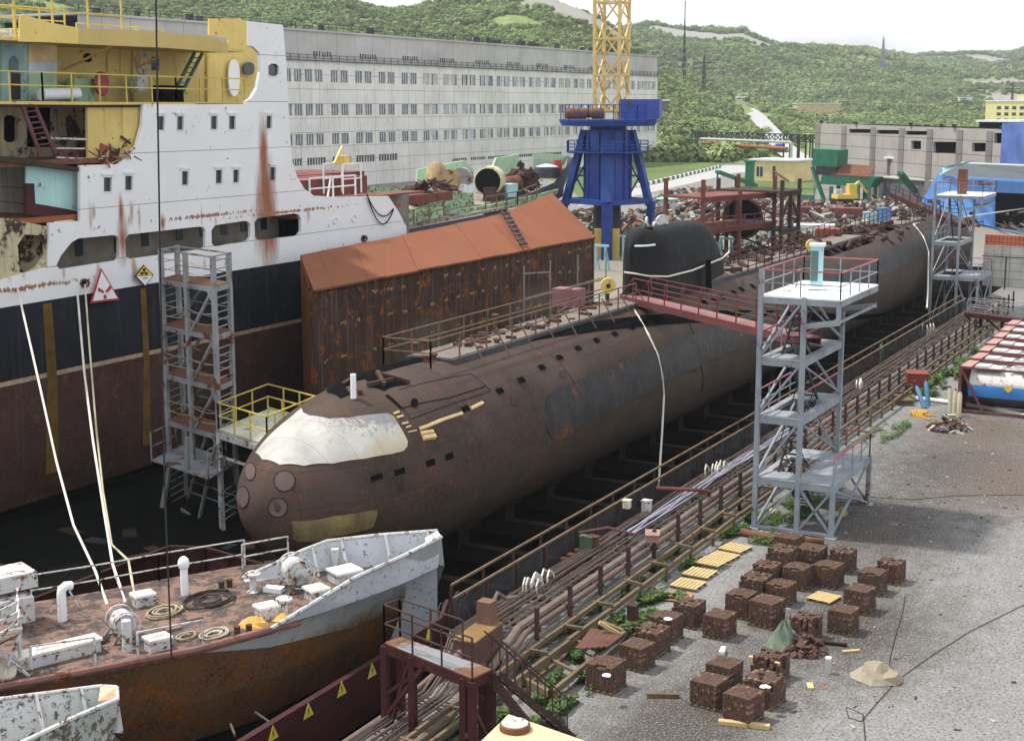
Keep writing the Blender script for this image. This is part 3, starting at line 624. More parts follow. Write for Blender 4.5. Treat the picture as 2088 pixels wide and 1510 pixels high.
# open frames amidships
b = MB()
for i in range(14):
    X = X_op0+.4+i*1.88; t0, t1 = (60 if X < 122 else 70), 132
    b.tube([sp(X, R(t0+(t1-t0)*k/8), -.12 if i % 3 else -.5) for k in range(9)], .1, 5)
for k in (62, 76, 90, 104, 118): b.tube([sp(X_op0+(X_op1-X_op0)*j/8, R(k), -.25-random.random()*.2) for j in range(9)], .09, 5)
b.build('frame_rib', m_drust, sub)
b = MB(); b.box((120.5, SY+.2, 5.9), (25, 4.6, .2)); b.build('inner_deck', m_drust, sub)
b = MB(); rnd = random.Random(12)
for i in range(150):
    X = rnd.uniform(X_op0, X_op1); y = SY+rnd.uniform(-1.9, 2.2); b.box((X, y, rnd.uniform(6.1, 7.3)), (rnd.uniform(.2, 2.2), rnd.uniform(.1, .6), rnd.uniform(.06, .4)), rz=rnd.uniform(0, 3), ry=rnd.uniform(-.7, .7))
for i in range(50):
    p = Vector((rnd.uniform(90, 150), SY+rnd.uniform(-.9, 1.1), 7.5)); b.box(p, (rnd.uniform(.3, 1.6), rnd.uniform(.1, .5), rnd.uniform(.1, .5)), rz=rnd.uniform(0, 3), ry=rnd.uniform(-.4, .4))
tag(b.build('torn_debris', [m_drust], sub), kind='stuff')
# sail
m_sail = M('sail_black_rubber', (.011, .011, .012), .8, var=.35, sc_=.8, bump=.35, fine=.6, streak=.25, sk=(.045, .04, .036))
b = MB(); NS = 26; xs_, xe_ = 74.6, 90.2; rows = []
for i in range(NS+1):
    t = i/NS; X = xs_+(xe_-xs_)*(t**1.5 if t < .5 else t**1.5) ; u = (X-xs_)/(xe_-xs_)
    wdt = 1.35*min(1, (u/.16)**.5)*(1-max(0, (u-.35)/.65)**1.8*.9); top = 11.3 if u < .35 else 11.3-(u-.35)/.65*.2-4.2*max(0, (u-.5)/.5)**2.2
    top = 7.3+(top-7.3)*(min(1, (u/.10+.55)) if u < .1 else 1)
    if u < .05: top = 7.3+(11.3-7.3)*(.72+.28*(u/.05)**.5)
    ring = []
    for k in range(15):
        a = math.pi*k/14; cy_ = math.cos(a); sy_ = math.sin(a)
        ring.append((X, SY-wdt*math.copysign(abs(cy_)**.45, cy_), 6.6+(top-6.6)*abs(sy_)**.42))
    rows.append(ring); b.v += ring
for i in range(NS):
    for k in range(14): b.f.append((i*15+k, i*15+k+1, (i+1)*15+k+1, (i+1)*15+k)); b.m.append(0)
b.f.append(tuple(range(15))); b.m.append(0)
sail = b.build('sail', m_sail, sub, smooth=60)
b = MB()
for (px, py, w_, h_, rz) in ((1320, 451, 1.0, .5, .3), (1352, 450, 1.2, .7, -.2), (1334, 458, .7, .35, .5)):
    p = PY(px, py, SY-.2); b.slab(arcpoly([p+Vector((x*w_/2*math.cos(rz), x*w_/2*math.sin(rz)-.0, y*h_/2)) for x, y in ((-1, -1), (1, -1), (1, 1), (-1, 1))], it=2), .1, nrm=Vector((.3, 1, 0)).normalized()); b.bar(p-Vector((0, 0, .1)), p-Vector((0, 0, .9)), .1)
b.build('hatch_lid', m_dirtyw, sail)
b = MB(); p = PY(1302, 462, SY-.9); b.lathe((76.2, SY-.4, 11.22), [(.26, 0), (.2, .1)], 10); b.build('mast_well', m_black, sail)
b = MB(); b.tube([(74.72, SY+.1, 10.4), (74.8, SY-.42, 10.4), (75.15, SY-.78, 10.4), (75.7, SY-1.02, 10.42)], .06, 6); b.build('light_strip', m_ltgrey, sail)
b = MB(); b.tube([(74.5, SY+.3, 8.95), (74.55, SY-.3, 8.9), (75., SY-1.0, 8.75), (76.5, SY-1.5, 8.6), (80, SY-1.6, 8.6), (86, SY-1.3, 8.75), (89.6, SY-.5, 8.8)], .055, 6)
one('mooring_line', b, m_rope, 'pale rope looped round the foot of the black submarine sail', 'rope')
b = MB(); X, th = shit(1397, 600); b.slab([(82, SY-1.75, 7.2), (82.9, SY-1.7, 7.2), (82.8, SY-1.62, 9.0), (82.1, SY-1.65, 9.0)], .1, nrm=(0, -1, 0)); b.build('doorway', m_black, sail)
b = MB(); Q = [shit(1278, 613), shit(1300, 645), shit(1322, 685), (shit(1340, 725)), shit(1349, 770), shit(1352, 805)]
pts_ = [sp(*q_, .05) for q_ in Q] + [PY(1350, 880, 27.2), PY(1346, 940, 26.6), PY(1343, 992, 26.0)]
b.tube(pts_, .06, 6); one('mooring_line', b, m_rope, 'white rope hanging down the side of the submarine just in front of the sail', 'rope')
b = MB(); Q = [shit(1838, 440), shit(1862, 458), shit(1882, 485), shit(1892, 515)]
b.tube([sp(*q_, .06) for q_ in Q]+[PY(1893, 545, 27.6), PY(1892, 590, 26.8), PY(1890, 628, 25.9)], .08, 6); one('mooring_line', b, m_rope, 'pale rope hanging down the far stern end of the submarine', 'rope')
# things on deck
b = MB(); p = G(1170, 625, 7.45); b.box((p.x, p.y+.3, 7.95), (1.0, 1.5, .95)); o = b.build('equipment_box', M('faded_red_box', (.26, .12, .12), .8, var=.15), None); tag(o, 'faded red steel box standing on the submarine deck in front of the sail', 'box')
def yflange(px, py, z, label):
    p = G(px, py, z); o = thing('rope_reel', label, 'reel', p); b = MB(); b.lathe(p, [(.42, -.12), (.42, .12)], 16, ax=(1, .6, 0)); b.build('disc', m_yel, o, smooth=40); b = MB(); b.lathe(p, [(.13, -.2), (.13, .2)], 8, ax=(1, .6, 0)); b.bar(p, p-Vector((0, 0, .9)), .12); b.build('hub', m_dark, o)
yflange(1240, 582, 8.4, 'yellow round reel on the submarine deck beside the red gangway')
yflange(1655, 500, 8.3, 'yellow round fitting on the torn deck behind the grey tower')
b = MB(); rnd = random.Random(5)
for i in range(46):
    t = rnd.random(); p = Vector((56+t*16, SY+rnd.uniform(-.8, .9), 7.5)); b.box(p, (rnd.uniform(.1, .9), rnd.uniform(.08, .4), rnd.uniform(.05, .3)), rz=rnd.uniform(0, 3))
one('scrap_pieces', b, m_drust, 'small dark scrap lying along the submarine deck behind the railing', 'scrap').update_tag()
# ================================================================== red gangway
gw = thing('gangway', 'red steel gangway with railings from the grey access tower to the submarine deck', 'gangway', G(1290, 605, 7.55))
A = G(1283, 603, 7.6); B = PX(1652, 690, 63.0); d = (B-A).normalized(); s_ = Vector((-d.y, d.x, 0)).normalized()*.5
b = MB(); b.slab([A-s_, A+s_, B+s_, B-s_], .06, nrm=(0, 0, 1)); b.build('walkway', M('gangway_deck', (.26, .125, .12), .75, var=.15), gw)
b = MB()
for q_ in (-1, 1): b.bar(A+s_*q_*1.08-Vector((0, 0, .12)), B+s_*q_*1.08-Vector((0, 0, .12)), .08, .36)
b.build('side_beam', m_red, gw)
b = MB(); A2 = A+d*1.6
for q_ in (-1, 1): railing(b, [A2+s_*q_*1.1, B+s_*q_*1.1], 1.15, 1.9, .028, (1, .5)); b.bar(A+s_*q_*1.1+Vector((0, 0, .0)), A2+s_*q_*1.1+Vector((0, 0, 1.15)), .05)
b.build('handrail', m_red, gw)
# ================================================================== access towers
def zig(b, a, c, z0, z1, n=8, wd=.7):
    """steep ladder-stair between two levels"""
    a = Vector(a); c = Vector(c); s_ = Vector((-(c-a).y, (c-a).x, 0)).normalized()*wd/2
    for q_ in (-1, 1): b.bar(a+s_*q_+Vector((0, 0, z0)), c+s_*q_+Vector((0, 0, z1)), .06, .16)
    for i in range(1, n): p = a.lerp(c, i/n)+Vector((0, 0, z0+(z1-z0)*i/n)); b.box(p, (.22, wd, .04), rz=math.atan2((c-a).y, (c-a).x))
def access_tower(x0, x1, y0, ym, y1, lv, ztop, label, loc, rails_red=True, deckm=None):
    """y0 near (quay) side with short legs, ym..y1 the tall column; lv = platform heights from the ground up"""
    t = thing('access_tower', label, 'access tower', loc)
    z0 = loc[2]
    for (x, y, top) in ((x0, y1, ztop+1.1), (x0, ym, ztop), (x1, y1, ztop), (x1, ym, ztop), (x0, y0, lv[0]), (x1, y0, lv[0]), ((x0), y0, None)):
        if top is None: continue
        b = MB(); b.bar((x, y, z0), (x, y, top), .2); b.box((x, y, z0+.03), (.45, .45, .05)); b.build('leg', m_grey, t)
    b = MB()
    Ls = [z0]+lv+[ztop]
    for a, c in zip(Ls, Ls[1:]):
        b.bar((x0, y1-.1, a+.15), (x0, ym+.1, c-.2), .09); b.bar((x1, y1-.1, c-.2), (x1, ym+.1, a+.15), .09); b.bar((x0+.1, y1, a+.15), (x1-.1, y1, c-.2), .09); b.bar((x0+.1, ym, c-.2), (x1-.1, ym, a+.15), .07)
    b.bar((x0, ym, z0+.1), (x0, y0, lv[0]-.2), .09); b.bar((x0, y0, z0+.1), (x0, ym, lv[0]-.2), .09); b.bar((x1, y0, z0+.1), (x1, ym, lv[0]-.2), .09); b.bar((x0, y0, z0+.1), (x1, y0, lv[0]-.2), .09); b.bar((x1, y0, z0+.1), (x0, y0, lv[0]-.2), .09)
    b.bar((x0, y1, z0+.12), (x0, y0, z0+.12), .14); b.bar((x1, y1, z0+.12), (x1, y0, z0+.12), .14)
    b.build('cross_brace', m_grey, t)
    for i, z in enumerate(lv+[ztop]):
        yy = y0 if (i == 0 or i == len(lv)) else ym; hx0, hx1 = x0+1.5, x1-1.8; yh = (ym+.25, y1-.25) if i < len(lv) else (ym+.9, y1-.3)
        b = MB(); hole = [[(hx0, yh[0], z), (hx1, yh[0], z), (hx1, yh[1], z), (hx0, yh[1], z)]] if i < len(lv) else []
        b.k = 1; b.slab([(x0-.05, yy-.05, z), (x1+.05, yy-.05, z), (x1+.05, y1+.05, z), (x0-.05, y1+.05, z)], -.06, hole, nrm=(0, 0, 1))
        b.k = 0
        for a, c in (((x0, yy), (x1, yy)), ((x0, y1), (x1, y1)), ((x0, yy), (x0, y1)), ((x1, yy), (x1, y1))): b.bar((*a, z-.19), (*c, z-.19), .1, .24)
        if i == len(lv):
            b.bar((x0, ym, z-1.2), (x0, yy, z-.95), .18, .22); b.bar((x1, ym, z-1.2), (x1, yy, z-.95), .16, .2); b.bar((x0, yy+.05, z-1.), (x0, yy+.05, z-.2), .16)
            b.bar((x0, yy+.05, z-.95), (x1, yy+.05, z-.95), .1, .1)
        b.build('platform', [m_grey, deckm or (m_ltgrey if i == len(lv) else m_gdeck)], t)
    b = MB(); z = lv[0]
    for i, z in enumerate(lv+[ztop]):
        yy = y0 if (i == 0 or i == len(lv)) else ym
        pts = [(x0, y1, z), (x0, yy, z), (x1, yy, z), (x1, y1, z), (x0, y1, z)] if i == len(lv) else ([(x0, yy, z), (x1, yy, z), (x1, y1, z)] if i == 0 else [(x0, ym, z), (x1, ym, z)])
        if i and i < len(lv): pts = [(x0, y1, z), (x1, y1, z)]; 
        pp = [Vector(p) for p in pts]
        for a, c in zip(pp, pp[1:]):
            n = max(1, round((c-a).length/1.6)); b.k = 0
            for k in range(n+1): p = a.lerp(c, k/n); b.bar(p, p+Vector((0, 0, 1.1)), .05)
            b.bar(a+Vector((0, 0, .55)), c+Vector((0, 0, .55)), .04); b.k = 1 if rails_red else 0; b.bar(a+Vector((0, 0, 1.1)), c+Vector((0, 0, 1.1)), .06)
        if 0 < i < len(lv): b.k = 1 if rails_red else 0; b.bar((x0, ym, z+1.1), (x1, ym, z+1.1), .05)
    b.build('railing', [m_grey, m_pink], t)
    b = MB()
    for i, (a, c) in enumerate(zip([z0]+lv, lv+[ztop])):
        A_, C_ = ((x0+1.3, (ym+y1)/2), (x1-1.9, (ym+y1)/2)) if i % 2 else ((x1-1.5, (ym+y1)/2), (x0+1.9, (ym+y1)/2))
        zig(b, (*A_, 0), (*C_, 0), a, c, 12, .7)
        for q_ in (-.4, .4): b.bar((A_[0], A_[1]+q_, a+1), (C_[0], C_[1]+q_, c+1), .035)
    b.build('stair', [m_dark], t); return t
ta = access_tower(59.3, 65.4, 15.85, 17.35, 19.22, [2.3, 5.0, 7.5], 10.15, 'tall grey steel access tower with red-railed platforms standing on the gravel quay beside the submarine', (59.3, 17.5, 0))
ta['label'] = 'tall grey access tower with red-railed platforms standing on the gravel beside the pallets of brick'
p = G(1664, 588, 10.2); o = thing('control_cabinet', 'pale blue cabinet standing on the top platform of the near grey tower', 'cabinet', p)
b = MB(); b.box(p+Vector((0, 0, .95)), (.55, .5, 1.8), rz=.2); b.build('cabinet_body', m_cyan, o); b = MB(); b.box(p+Vector((0, 0, 1.9)), (.7, .65, .12), rz=.2); b.box(p+Vector((0, 0, .06)), (.75, .7, .12), rz=.2); b.build('cabinet_cap', m_white, o)
b = MB(); b.box(p+Vector((-.29, .02, 1.0)), (.04, .3, 1.3), rz=.2); b.build('door', M('dull_green', (.10, .17, .15), .6), o)
tb = access_tower(131.8, 138.2, 23.2, 25.0, 27.2, [3.2, 6.2], 10.3, 'grey access tower with railed platforms at the far stern end of the submarine', (131.8, 25, -1.6))
b = MB(); p = PX(1985, 400, 134.); b.box((134.2, 25.4, 11.4), (.8, .7, 2.2)); one('control_cabinet', b, m_rust, 'brown cabinet standing on the top platform of the far stern tower', 'cabinet')
# dark red bridge from far tower to the quay
b = MB(); A = G(1975, 640, 1.6); B = G(2200, 668, 1.6); t = thing('foot_bridge', 'dark red steel foot bridge running from the far tower across the pipe rack', 'bridge', A); b.bar(A, B, 1.2, .35); b.build('deck', m_maroon, t)
b = MB(); s_ = Vector((.6, 0, .15)); railing(b, [A+s_, B+s_], 1.1, 1.5, .03); railing(b, [A-s_+Vector((0, 0, .3)), B-s_+Vector((0, 0, .3))], 1.1, 1.5, .03); b.build('railing', m_grey, t)
for k in (.12, .32, .55): p = A.lerp(B, k); b = MB(); b.bar((p.x, p.y, 0), (p.x, p.y, 1.6), .22); b.bar((p.x, p.y, .5), (p.x, p.y+1.2, 1.5), .14); b.build('post', m_maroon, t)
# dark red brace / gangway at the stern
b = MB(); A = PX(1822, 397, 160.); B = G(1945, 452, 7.0); d = B-A; b.bar(A, B+d*.15, .9, .5); railing(b, [A+Vector((0, .5, .2)), B+Vector((0, .5, .2))], 1., 2.2, .04); one('gangway', b, m_maroon, 'dark red gangway slanting down onto the stern of the submarine', 'gangway')
# left tower (turned a little)
Zl = 9.7; Lp, Np, Rp = [G(*q_, Zl) for q_ in ((330, 570), (436, 587), (468, 578))]; ex = (Lp-Np).normalized(); ey = (Rp-Np).normalized()
WL = (Lp-Np).length; WD = (Rp-Np).length
lt = thing('access_tower', 'narrow weathered grey access tower with chained landings between the white ship and submarine bow', 'access tower', (Np.x, Np.y, -1.7))
def lp(u, v, z): return Np+ex*u+ey*v+Vector((0, 0, z-Zl))
for u, v in ((0, 0), (0, WD), (WL, 0), (WL, WD), (WL*.52, 0)):
    b = MB(); b.bar(lp(u, v, .4), lp(u, v, Zl+1.5), .2); 
    if u != WL*.52: b.bar(lp(u, v, .4), lp(u+(.5 if u else -.4), v+(.5 if v else -.4), -1.7), .2)
    b.build('leg', m_grey2, lt)
lz = [HZ(Np, 480+y/2.323) for y in (245, 475, 715, 945, 1385)]
b = MB()
for z in lz:
    for a, c in (((0, 0), (WL, 0)), ((0, WD), (WL, WD)), ((0, 0), (0, WD)), ((WL, 0), (WL, WD))): b.bar(lp(*a, z-.12), lp(*c, z-.12), .1, .24)
    b.bar(lp(.5, 0, z-.1), lp(.02, 0, z-.75), .12, .2)
for a, c in zip(lz[1:], lz): b.bar(lp(.25, 0, c-.3), lp(WL*.45, .0, a), .13); b.bar(lp(WL, WD, a), lp(WL*.5, WD, c-.3), .11)
b.bar(lp(WL*.4, 0, lz[-1]-.2), lp(WL*.8, 0, -1.6), .14)
b.build('cross_frame', m_grey2, lt)
for z in lz:
    b = MB(); b.slab([lp(0, 0, z), lp(WL, 0, z), lp(WL, WD, z), lp(0, WD, z)], .05, nrm=(0, 0, 1)); b.build('platform', m_rust, lt)
b = MB()
for z in [lz[0]]+lz[1:4]+[lz[4]]:
    for k in (.35, .7, 1.05, 1.4, 1.75) if z != lz[0] else (.4, .8, 1.2): b.bar(lp(0, 0, z+k), lp(0, WD, z+k), .05); b.bar(lp(WL, 0, z+k), lp(WL, WD, z+k), .035)
    for k in (.5, 1.1): b.bar(lp(0, WD, z+k), lp(WL, WD, z+k), .045)
b.bar(lp(0, 0, Zl+1.45), lp(WL, 0, Zl+1.45), .07); b.bar(lp(0, 0, Zl+1.45), lp(0, WD, Zl+1.45), .07); b.bar(lp(WL, 0, Zl+1.45), lp(WL, WD, Zl+1.45), .07); b.bar(lp(0, WD, Zl+1.45), lp(WL, WD, Zl+1.45), .07)
b.build('guard_rail', m_grey2, lt)
b = MB()
for z in lz[:4]:
    for k in (.55, 1.05):
        b.tube(sag(lp(.05, -.02, z+k), lp(WL*.5, -.02, z+k), .13), .022, 4); b.tube(sag(lp(WL*.54, -.02, z+k), lp(WL, -.02, z+k), .05), .022, 4)
b.build('safety_chain', M('tan_chain', (.38, .30, .17), .7), lt)
zb = HZ(Np, 480+1110/2.323); b = MB(); b.slab([lp(-.3, -1.7, zb), lp(WL+.15, -1.7, zb), lp(WL+.15, WD, zb), lp(-.3, WD, zb)], .07, nrm=(0, 0, 1)); b.build('wide_landing', m_grey2, lt)
b = MB(); railing(b, [lp(WL+.15, -1.7, zb), lp(WL+.15, 1, zb)], 1.4, 1.4, .03); railing(b, [lp(-.3, -1.7, zb), lp(-.3, .3, zb)], 1.4, 1.1, .03); b.bar(lp(WL*.35, -1.6, zb), lp(WL*.33, -1.6, zb+1.7), .18); b.build('landing_railing', m_grey2, lt)
# yellow-railed platform behind it
yz = 3.1; YP = [G(x, y, yz) for x, y in ((465, 880), (545, 905), (645, 860), (530, 838))]; cpt = YP[1]
yp = thing('work_platform', 'low white work platform with yellow railings behind the left access tower', 'platform', (cpt.x, cpt.y, -1.7))
e1 = YP[2]-YP[1]; e2 = YP[0]-YP[1]; Q = [YP[1], YP[1]+e1, YP[1]+e1+e2*1.25, YP[1]+e2*1.25]
b = MB(); b.slab(Q, -.12, nrm=(0, 0, 1)); b.build('deck', M('mossy_pale_deck', (.48, .48, .38), .8, var=.25, rust=.2, rc=(.2, .18, .03)), yp)
b = MB(); railing(b, Q+[Q[0]], 1.25, 1.6, .03); q5 = [Q[0].lerp(Q[3], .1)+e1*.25, Q[0].lerp(Q[3], .1)+e1*.7, Q[0].lerp(Q[3], .7)+e1*.7]; railing(b, q5, 1.1, 1.5, .03); b.build('railing', m_yrail, yp)
for q_ in Q: b = MB(); b.bar((q_.x, q_.y, -1.7), (q_.x, q_.y, yz-.1), .2); b.build('leg', m_dirtyw, yp)
b = MB(); b.bar(Q[0]-Vector((0, 0, .3)), Q[1]-Vector((0, 0, .3)), .12, .3); b.bar(Q[0]-Vector((0, 0, 1.3)), Q[1]-Vector((0, 0, 1.3)), .1); b.bar(Q[0]-Vector((0, 0, .3)), Q[3]-Vector((0, 0, .3)), .12, .3); b.bar(Q[0]-Vector((0, 0, 1.3)), Q[3]-Vector((0, 0, 1.3)), .1); b.build('edge_beam', m_dirtyw, yp)
# ================================================================== rusty caisson box
m_cside = M('caisson_side_rust', (.055, .028, .017), .85, var=.5, sc_=.35, streak=.5, sk=(.16, .13, .10), rust=.3, rc=(.22, .07, .015), bump=.3, fine=.3)
seams(m_cside, 2.35, 0, 2.3, .55, .05)
tint(m_cside, [((78, 46.5, 3.5), (6, 1, 2.6)), ((93, 46.5, 4.2), (8, 1, 1.8))], (.14, .12, .08), soft=.8, nscale=1.0, thr=.5, zs=.3)
YF = 46.5; bl = PY(638, 590, YF); br = PY(1208, 480, YF); ztf = (bl.z+br.z)/2
bk = [PY(612, 520, 49.6), PY(820, 480, 50.5), PY(1025, 436, 51.), PY(1125, 393, 51.5)]
cs = thing('steel_caisson', 'long rust-brown steel box section with a bright orange sloping top', 'hull section', (bl.x, YF, -1.7))
b = MB(); b.slab([(bl.x, YF, -1.7), (br.x, YF, -1.7), (br.x, YF, ztf), (bl.x, YF, ztf)], .25, nrm=(0, 1, 0)); b.build('side_plate', m_cside, cs)
b = MB(); b.slab([(bl.x+.01, YF+.26, -1.7), (bl.x+.01, YF+.26, ztf), (bk[0].x, bk[0].y, bk[0].z), (bk[0].x, bk[0].y, -1.7)], .12, nrm=(1, 0, 0)); b.build('end_plate', M('bright_rust_end', (.17, .06, .02), .9, var=.5, sc_=.6, fine=.3), cs)
b = MB(); b.add([(bl.x, YF, ztf+.01)] + [Vector((p.x, p.y, p.z)) for p in bk] + [(br.x, YF, ztf+.01)], []); tp = [Vector((bl.x-.3, YF-.25, ztf-.05)), Vector((PY(845, 548, YF).x, YF-.25, ztf-.05)), Vector((PY(1090, 500, YF).x, YF-.25, ztf-.05)), Vector((br.x+.1, YF-.25, ztf-.05))]
for i in range(3):
    n_sub = 6
    for k in range(n_sub):
        a0, a1 = tp[i].lerp(tp[i+1], k/n_sub), tp[i].lerp(tp[i+1], (k+1)/n_sub); c0, c1 = bk[i].lerp(bk[i+1], k/n_sub), bk[i].lerp(bk[i+1], (k+1)/n_sub)
        o_ = Vector((0, 0, random.uniform(0, .05))); b.add([a0+o_, a1+o_, c1+o_, c0+o_, a0+o_-Vector((0, 0, .12)), a1+o_-Vector((0, 0, .12)), c1+o_-Vector((0, 0, .12)), c0+o_-Vector((0, 0, .12))], [(0, 1, 2, 3), (4, 7, 6, 5), (0, 4, 5, 1), (1, 5, 6, 2), (2, 6, 7, 3), (3, 7, 4, 0)])
m_ctop = M('caisson_orange_top', (.20, .07, .032), .85, var=.14, sc_=.4, streak=0, fine=.1, rust=.12, rc=(.24, .08, .04), bump=.2)
b.build('top_plate', m_ctop, cs)
b = MB(); b.bar((br.x+.12, YF+.02, -1.7), (br.x+.12, YF+.02, ztf-.2), .2); b.slab([(br.x+.05, YF+.1, -1.7), (br.x+.05, YF+.1, ztf-.2), (bk[3].x, bk[3].y, bk[3].z-.3), (bk[3].x, bk[3].y, -1.7)], .1, nrm=(-1, 0, 0)); b.build('end_plate', m_rust, cs)
b = MB(); rnd = random.Random(4)      # stencilled yellowish marks
for i in range(22):
    for z in (7.4, 5.9, 4.1, 2.4, .8):
        if rnd.random() < .3: continue
        X = bl.x+1+i*1.65; zz = z+rnd.uniform(-.1, .1)
        for k in range(rnd.choice((2, 3))): b.box((X+k*.2, YF-.004, zz+rnd.uniform(-.05, .05)), (.09, .008, rnd.uniform(.08, .2)), ry=rnd.uniform(-.3, .3))
o = b.build('chalk_marks', M('ochre_stencil', (.50, .33, .12), .9), cs)
b = MB(); a0 = PY(1062, 503, YF)+Vector((0, -.2, .2)); a1 = bk[2].lerp(bk[3], .02)+Vector((0, 0, .25)); s_ = Vector((.42, 0, 0))
for q_ in (-1, 1): b.bar(a0+s_*q_, a1+s_*q_, .1)
for i in range(9): p = a0.lerp(a1, i/8); b.bar(p-s_*1.3, p+s_*1.3, .12)
one('ladder', b, m_dark, 'dark ladder lying across the orange sloping top of the rusty box', 'ladder')
b = MB(); rnd = random.Random(2)
for i, X in enumerate((87.5, 91.5, 96, 101)):
    b.bar((X, YF-1.6, -1.6), (X, YF-1.6, 7.4), .07)
for z in (3.2, 5.2): b.bar((87.5, YF-1.6, z), (101, YF-1.6, z+.1), .06)
b.bar((87.5, YF-1.6, 6.9), (91.5, YF-1.6, 6.6), .08); b.box((94, YF-1.4, 3.3), (15, 1.2, .08)); b.bar((91.5, YF-1.6, 3.6), (96, YF-1.6, 4.0), .08); b.bar((74, YF-2.4, 2.5), (101, YF-2.4, 4.4), .06)
one('scaffolding', b, M('galvanised_tube', (.30, .28, .25), .6, rust=.2), 'thin scaffold tubes and planks standing against the rusty box side', 'scaffold')
# ================================================================== big white and yellow ship
YS = 52.0
m_wh = M('ship_white_side', (.78, .775, .77), .5, var=.05, sc_=.3, rust=.04, rs=.6, bump=.4)
seams(m_wh, 0, 0, 2.6, .15, .03)
def S(x, y): return PY(x, y, YS)
def stain(x, y0, y1, wpx):
    a, c = S(x, y0), S(x, y1); return ((a.x+c.x)/2, YS, (a.z+c.z)/2), (wpx, 1.5, abs(a.z-c.z)/2)
tint(m_wh, [stain(545, 350, 565, 1.6), stain(542, 280, 510, 1.15), stain(537, 215, 410, .55), stain(250, 420, 560, .6), stain(247, 385, 480, .25), stain(332, 430, 480, .25)], (.28, .09, .03), soft=.7, nscale=1.6, thr=.6, zs=.15)
rn_ = random.Random(14)
tint(m_wh, [(S(rn_.uniform(130, 640), rn_.uniform(425, 455))[:], (rn_.uniform(.1, .3), 1.5, rn_.uniform(.4, 1.4))) for _ in range(11)]+[(S(rn_.uniform(10, 560), rn_.uniform(535, 560))[:], (rn_.uniform(.12, .3), 1.5, rn_.uniform(.5, 1.5))) for _ in range(9)], (.36, .19, .10), soft=.9, nscale=2.6, thr=.35, zs=.2)
tint(m_wh, [(S(600, 430)[:], (30, 1.5, .5)), (S(420, 440)[:], (20, 1.5, .6)), (S(60, 585)[:], (20, 1.5, .7))], (.30, .13, .06), soft=.04, nscale=5, thr=-.2, zs=.5)
m_navy = M('ship_navy_band', (.012, .014, .019), .7, var=.4, sc_=.7, rust=.03, streak=.3, sk=(.05, .05, .055), bump=.15)
m_hred = M('ship_red_bottom', (.06, .03, .024), .85, var=.4, sc_=.6, streak=.3, sk=(.10, .07, .055), rust=.25, rc=(.10, .05, .03), bump=.3, fine=.5)
m_ochre = M('ochre_streak', (.13, .075, .015), .9, var=.4, sc_=1)
ws = thing('cargo_ship', 'big derelict ship with white side, yellow bridge wing and navy band in the dock', 'ship', (60, YS+8, -1.7))
zt = 18-YS*math.tan(R(9.92)); zr_ = 18-YS*math.tan(R(13.88))
b = MB()
st = [(20, 0), (78, 0), (84, .8), (90, 3.5), (95, 7.5), (98, 12)]
def hsec(X, dy):
    k = 0 if X < 79 else (X-78)/20
    return [(X, YS+dy, zt), (X, YS+dy+.05+k*.5, zr_+.22), (X, YS+dy+.05+k*.5, zr_), (X, YS+dy+.1+k, 2.2), (X, YS+dy+.2+k*1.5, .4), (X, YS+dy+.6+k*2, -.9), (X, YS+dy+2+k, -1.65)]
secs = [hsec(*q_) for q_ in st]
for ring in secs: b.v += ring
for i in range(len(secs)-1):
    for j in range(6): b.f.append((i*7+j, i*7+j+1, (i+1)*7+j+1, (i+1)*7+j)); b.m.append((0, 1, 2, 2, 2, 2)[j])
b.build('hull', [m_navy, M('cream_waterline', (.42, .30, .2), .8, var=.3, sc_=3), m_hred], ws, smooth=30)
for px, w_ in ((95, .28), (292, .2)):
    b = MB(); p = S(px, 600); b.slab([(p.x-w_, YS-.012, zt-.2), (p.x+w_, YS-.012, zt-.2), (p.x+w_*1.5, YS+.03, zr_-.2), (p.x-w_*.8, YS+.03, zr_-.2)], .02, nrm=(0, 1, 0))
    b.slab([(p.x-w_*.8, YS+.03, zr_-.2), (p.x+w_*1.5, YS+.03, zr_-.2), (p.x+w_*1.0, YS+.10, .4), (p.x-w_*2.2, YS+.10, .4)], .02, nrm=(0, 1, 0)); b.build('waste_streak', m_ochre, ws)
# white side with its openings
out = [(0, 628), (0, 572), (40, 560), (98, 545), (99, 500), (101, 454), (164, 451), (164, 337), (240, 335), (262, 318), (278, 296), (290, 255), (292, 212), (400, 211), (496, 211), (512, 200), (524, 180), (530, 147), (529, 108), (516, 95), (505, 93), (503, 43), (577, 51), (585, 144), (590, 261), (597, 332), (605, 358), (620, 384), (640, 399), (700, 402), (792, 400), (812, 430), (829, 462), (829, 479), (610, 531), (300, 579)]
rr = lambda cx_, cy_, w_, h_: [(cx_-w_/2, cy_-h_/2), (cx_+w_/2, cy_-h_/2), (cx_+w_/2, cy_+h_/2), (cx_-w_/2, cy_+h_/2)]
wn = [rr(328, 251, 14, 29), rr(367, 251, 14, 29), rr(436, 250, 14, 28), rr(473, 250, 14, 28), rr(548, 249, 12, 27), rr(219, 376, 17, 30), rr(262, 373, 16, 30), rr(377, 363, 14, 29), rr(446, 360, 14, 28), rr(481, 359, 13, 27), rr(556, 354, 12, 27), [(546, 134), (552, 129), (563, 130), (568, 136), (568, 151), (563, 156), (552, 156), (546, 152)]]
op = [[(115, 541), (125, 520), (146, 494), (160, 486), (233, 479), (241, 483), (243, 490), (243, 524), (238, 531), (122, 549)], [(255, 489), (262, 478), (404, 462), (415, 463), (419, 470), (419, 502), (413, 508), (265, 528), (257, 522)], [(431, 470), (439, 459), (500, 450), (508, 453), (511, 460), (511, 484), (505, 491), (440, 503), (432, 497)], [(519, 453), (526, 445), (600, 435), (610, 438), (614, 446), (614, 472), (606, 481), (528, 490), (520, 484)]]
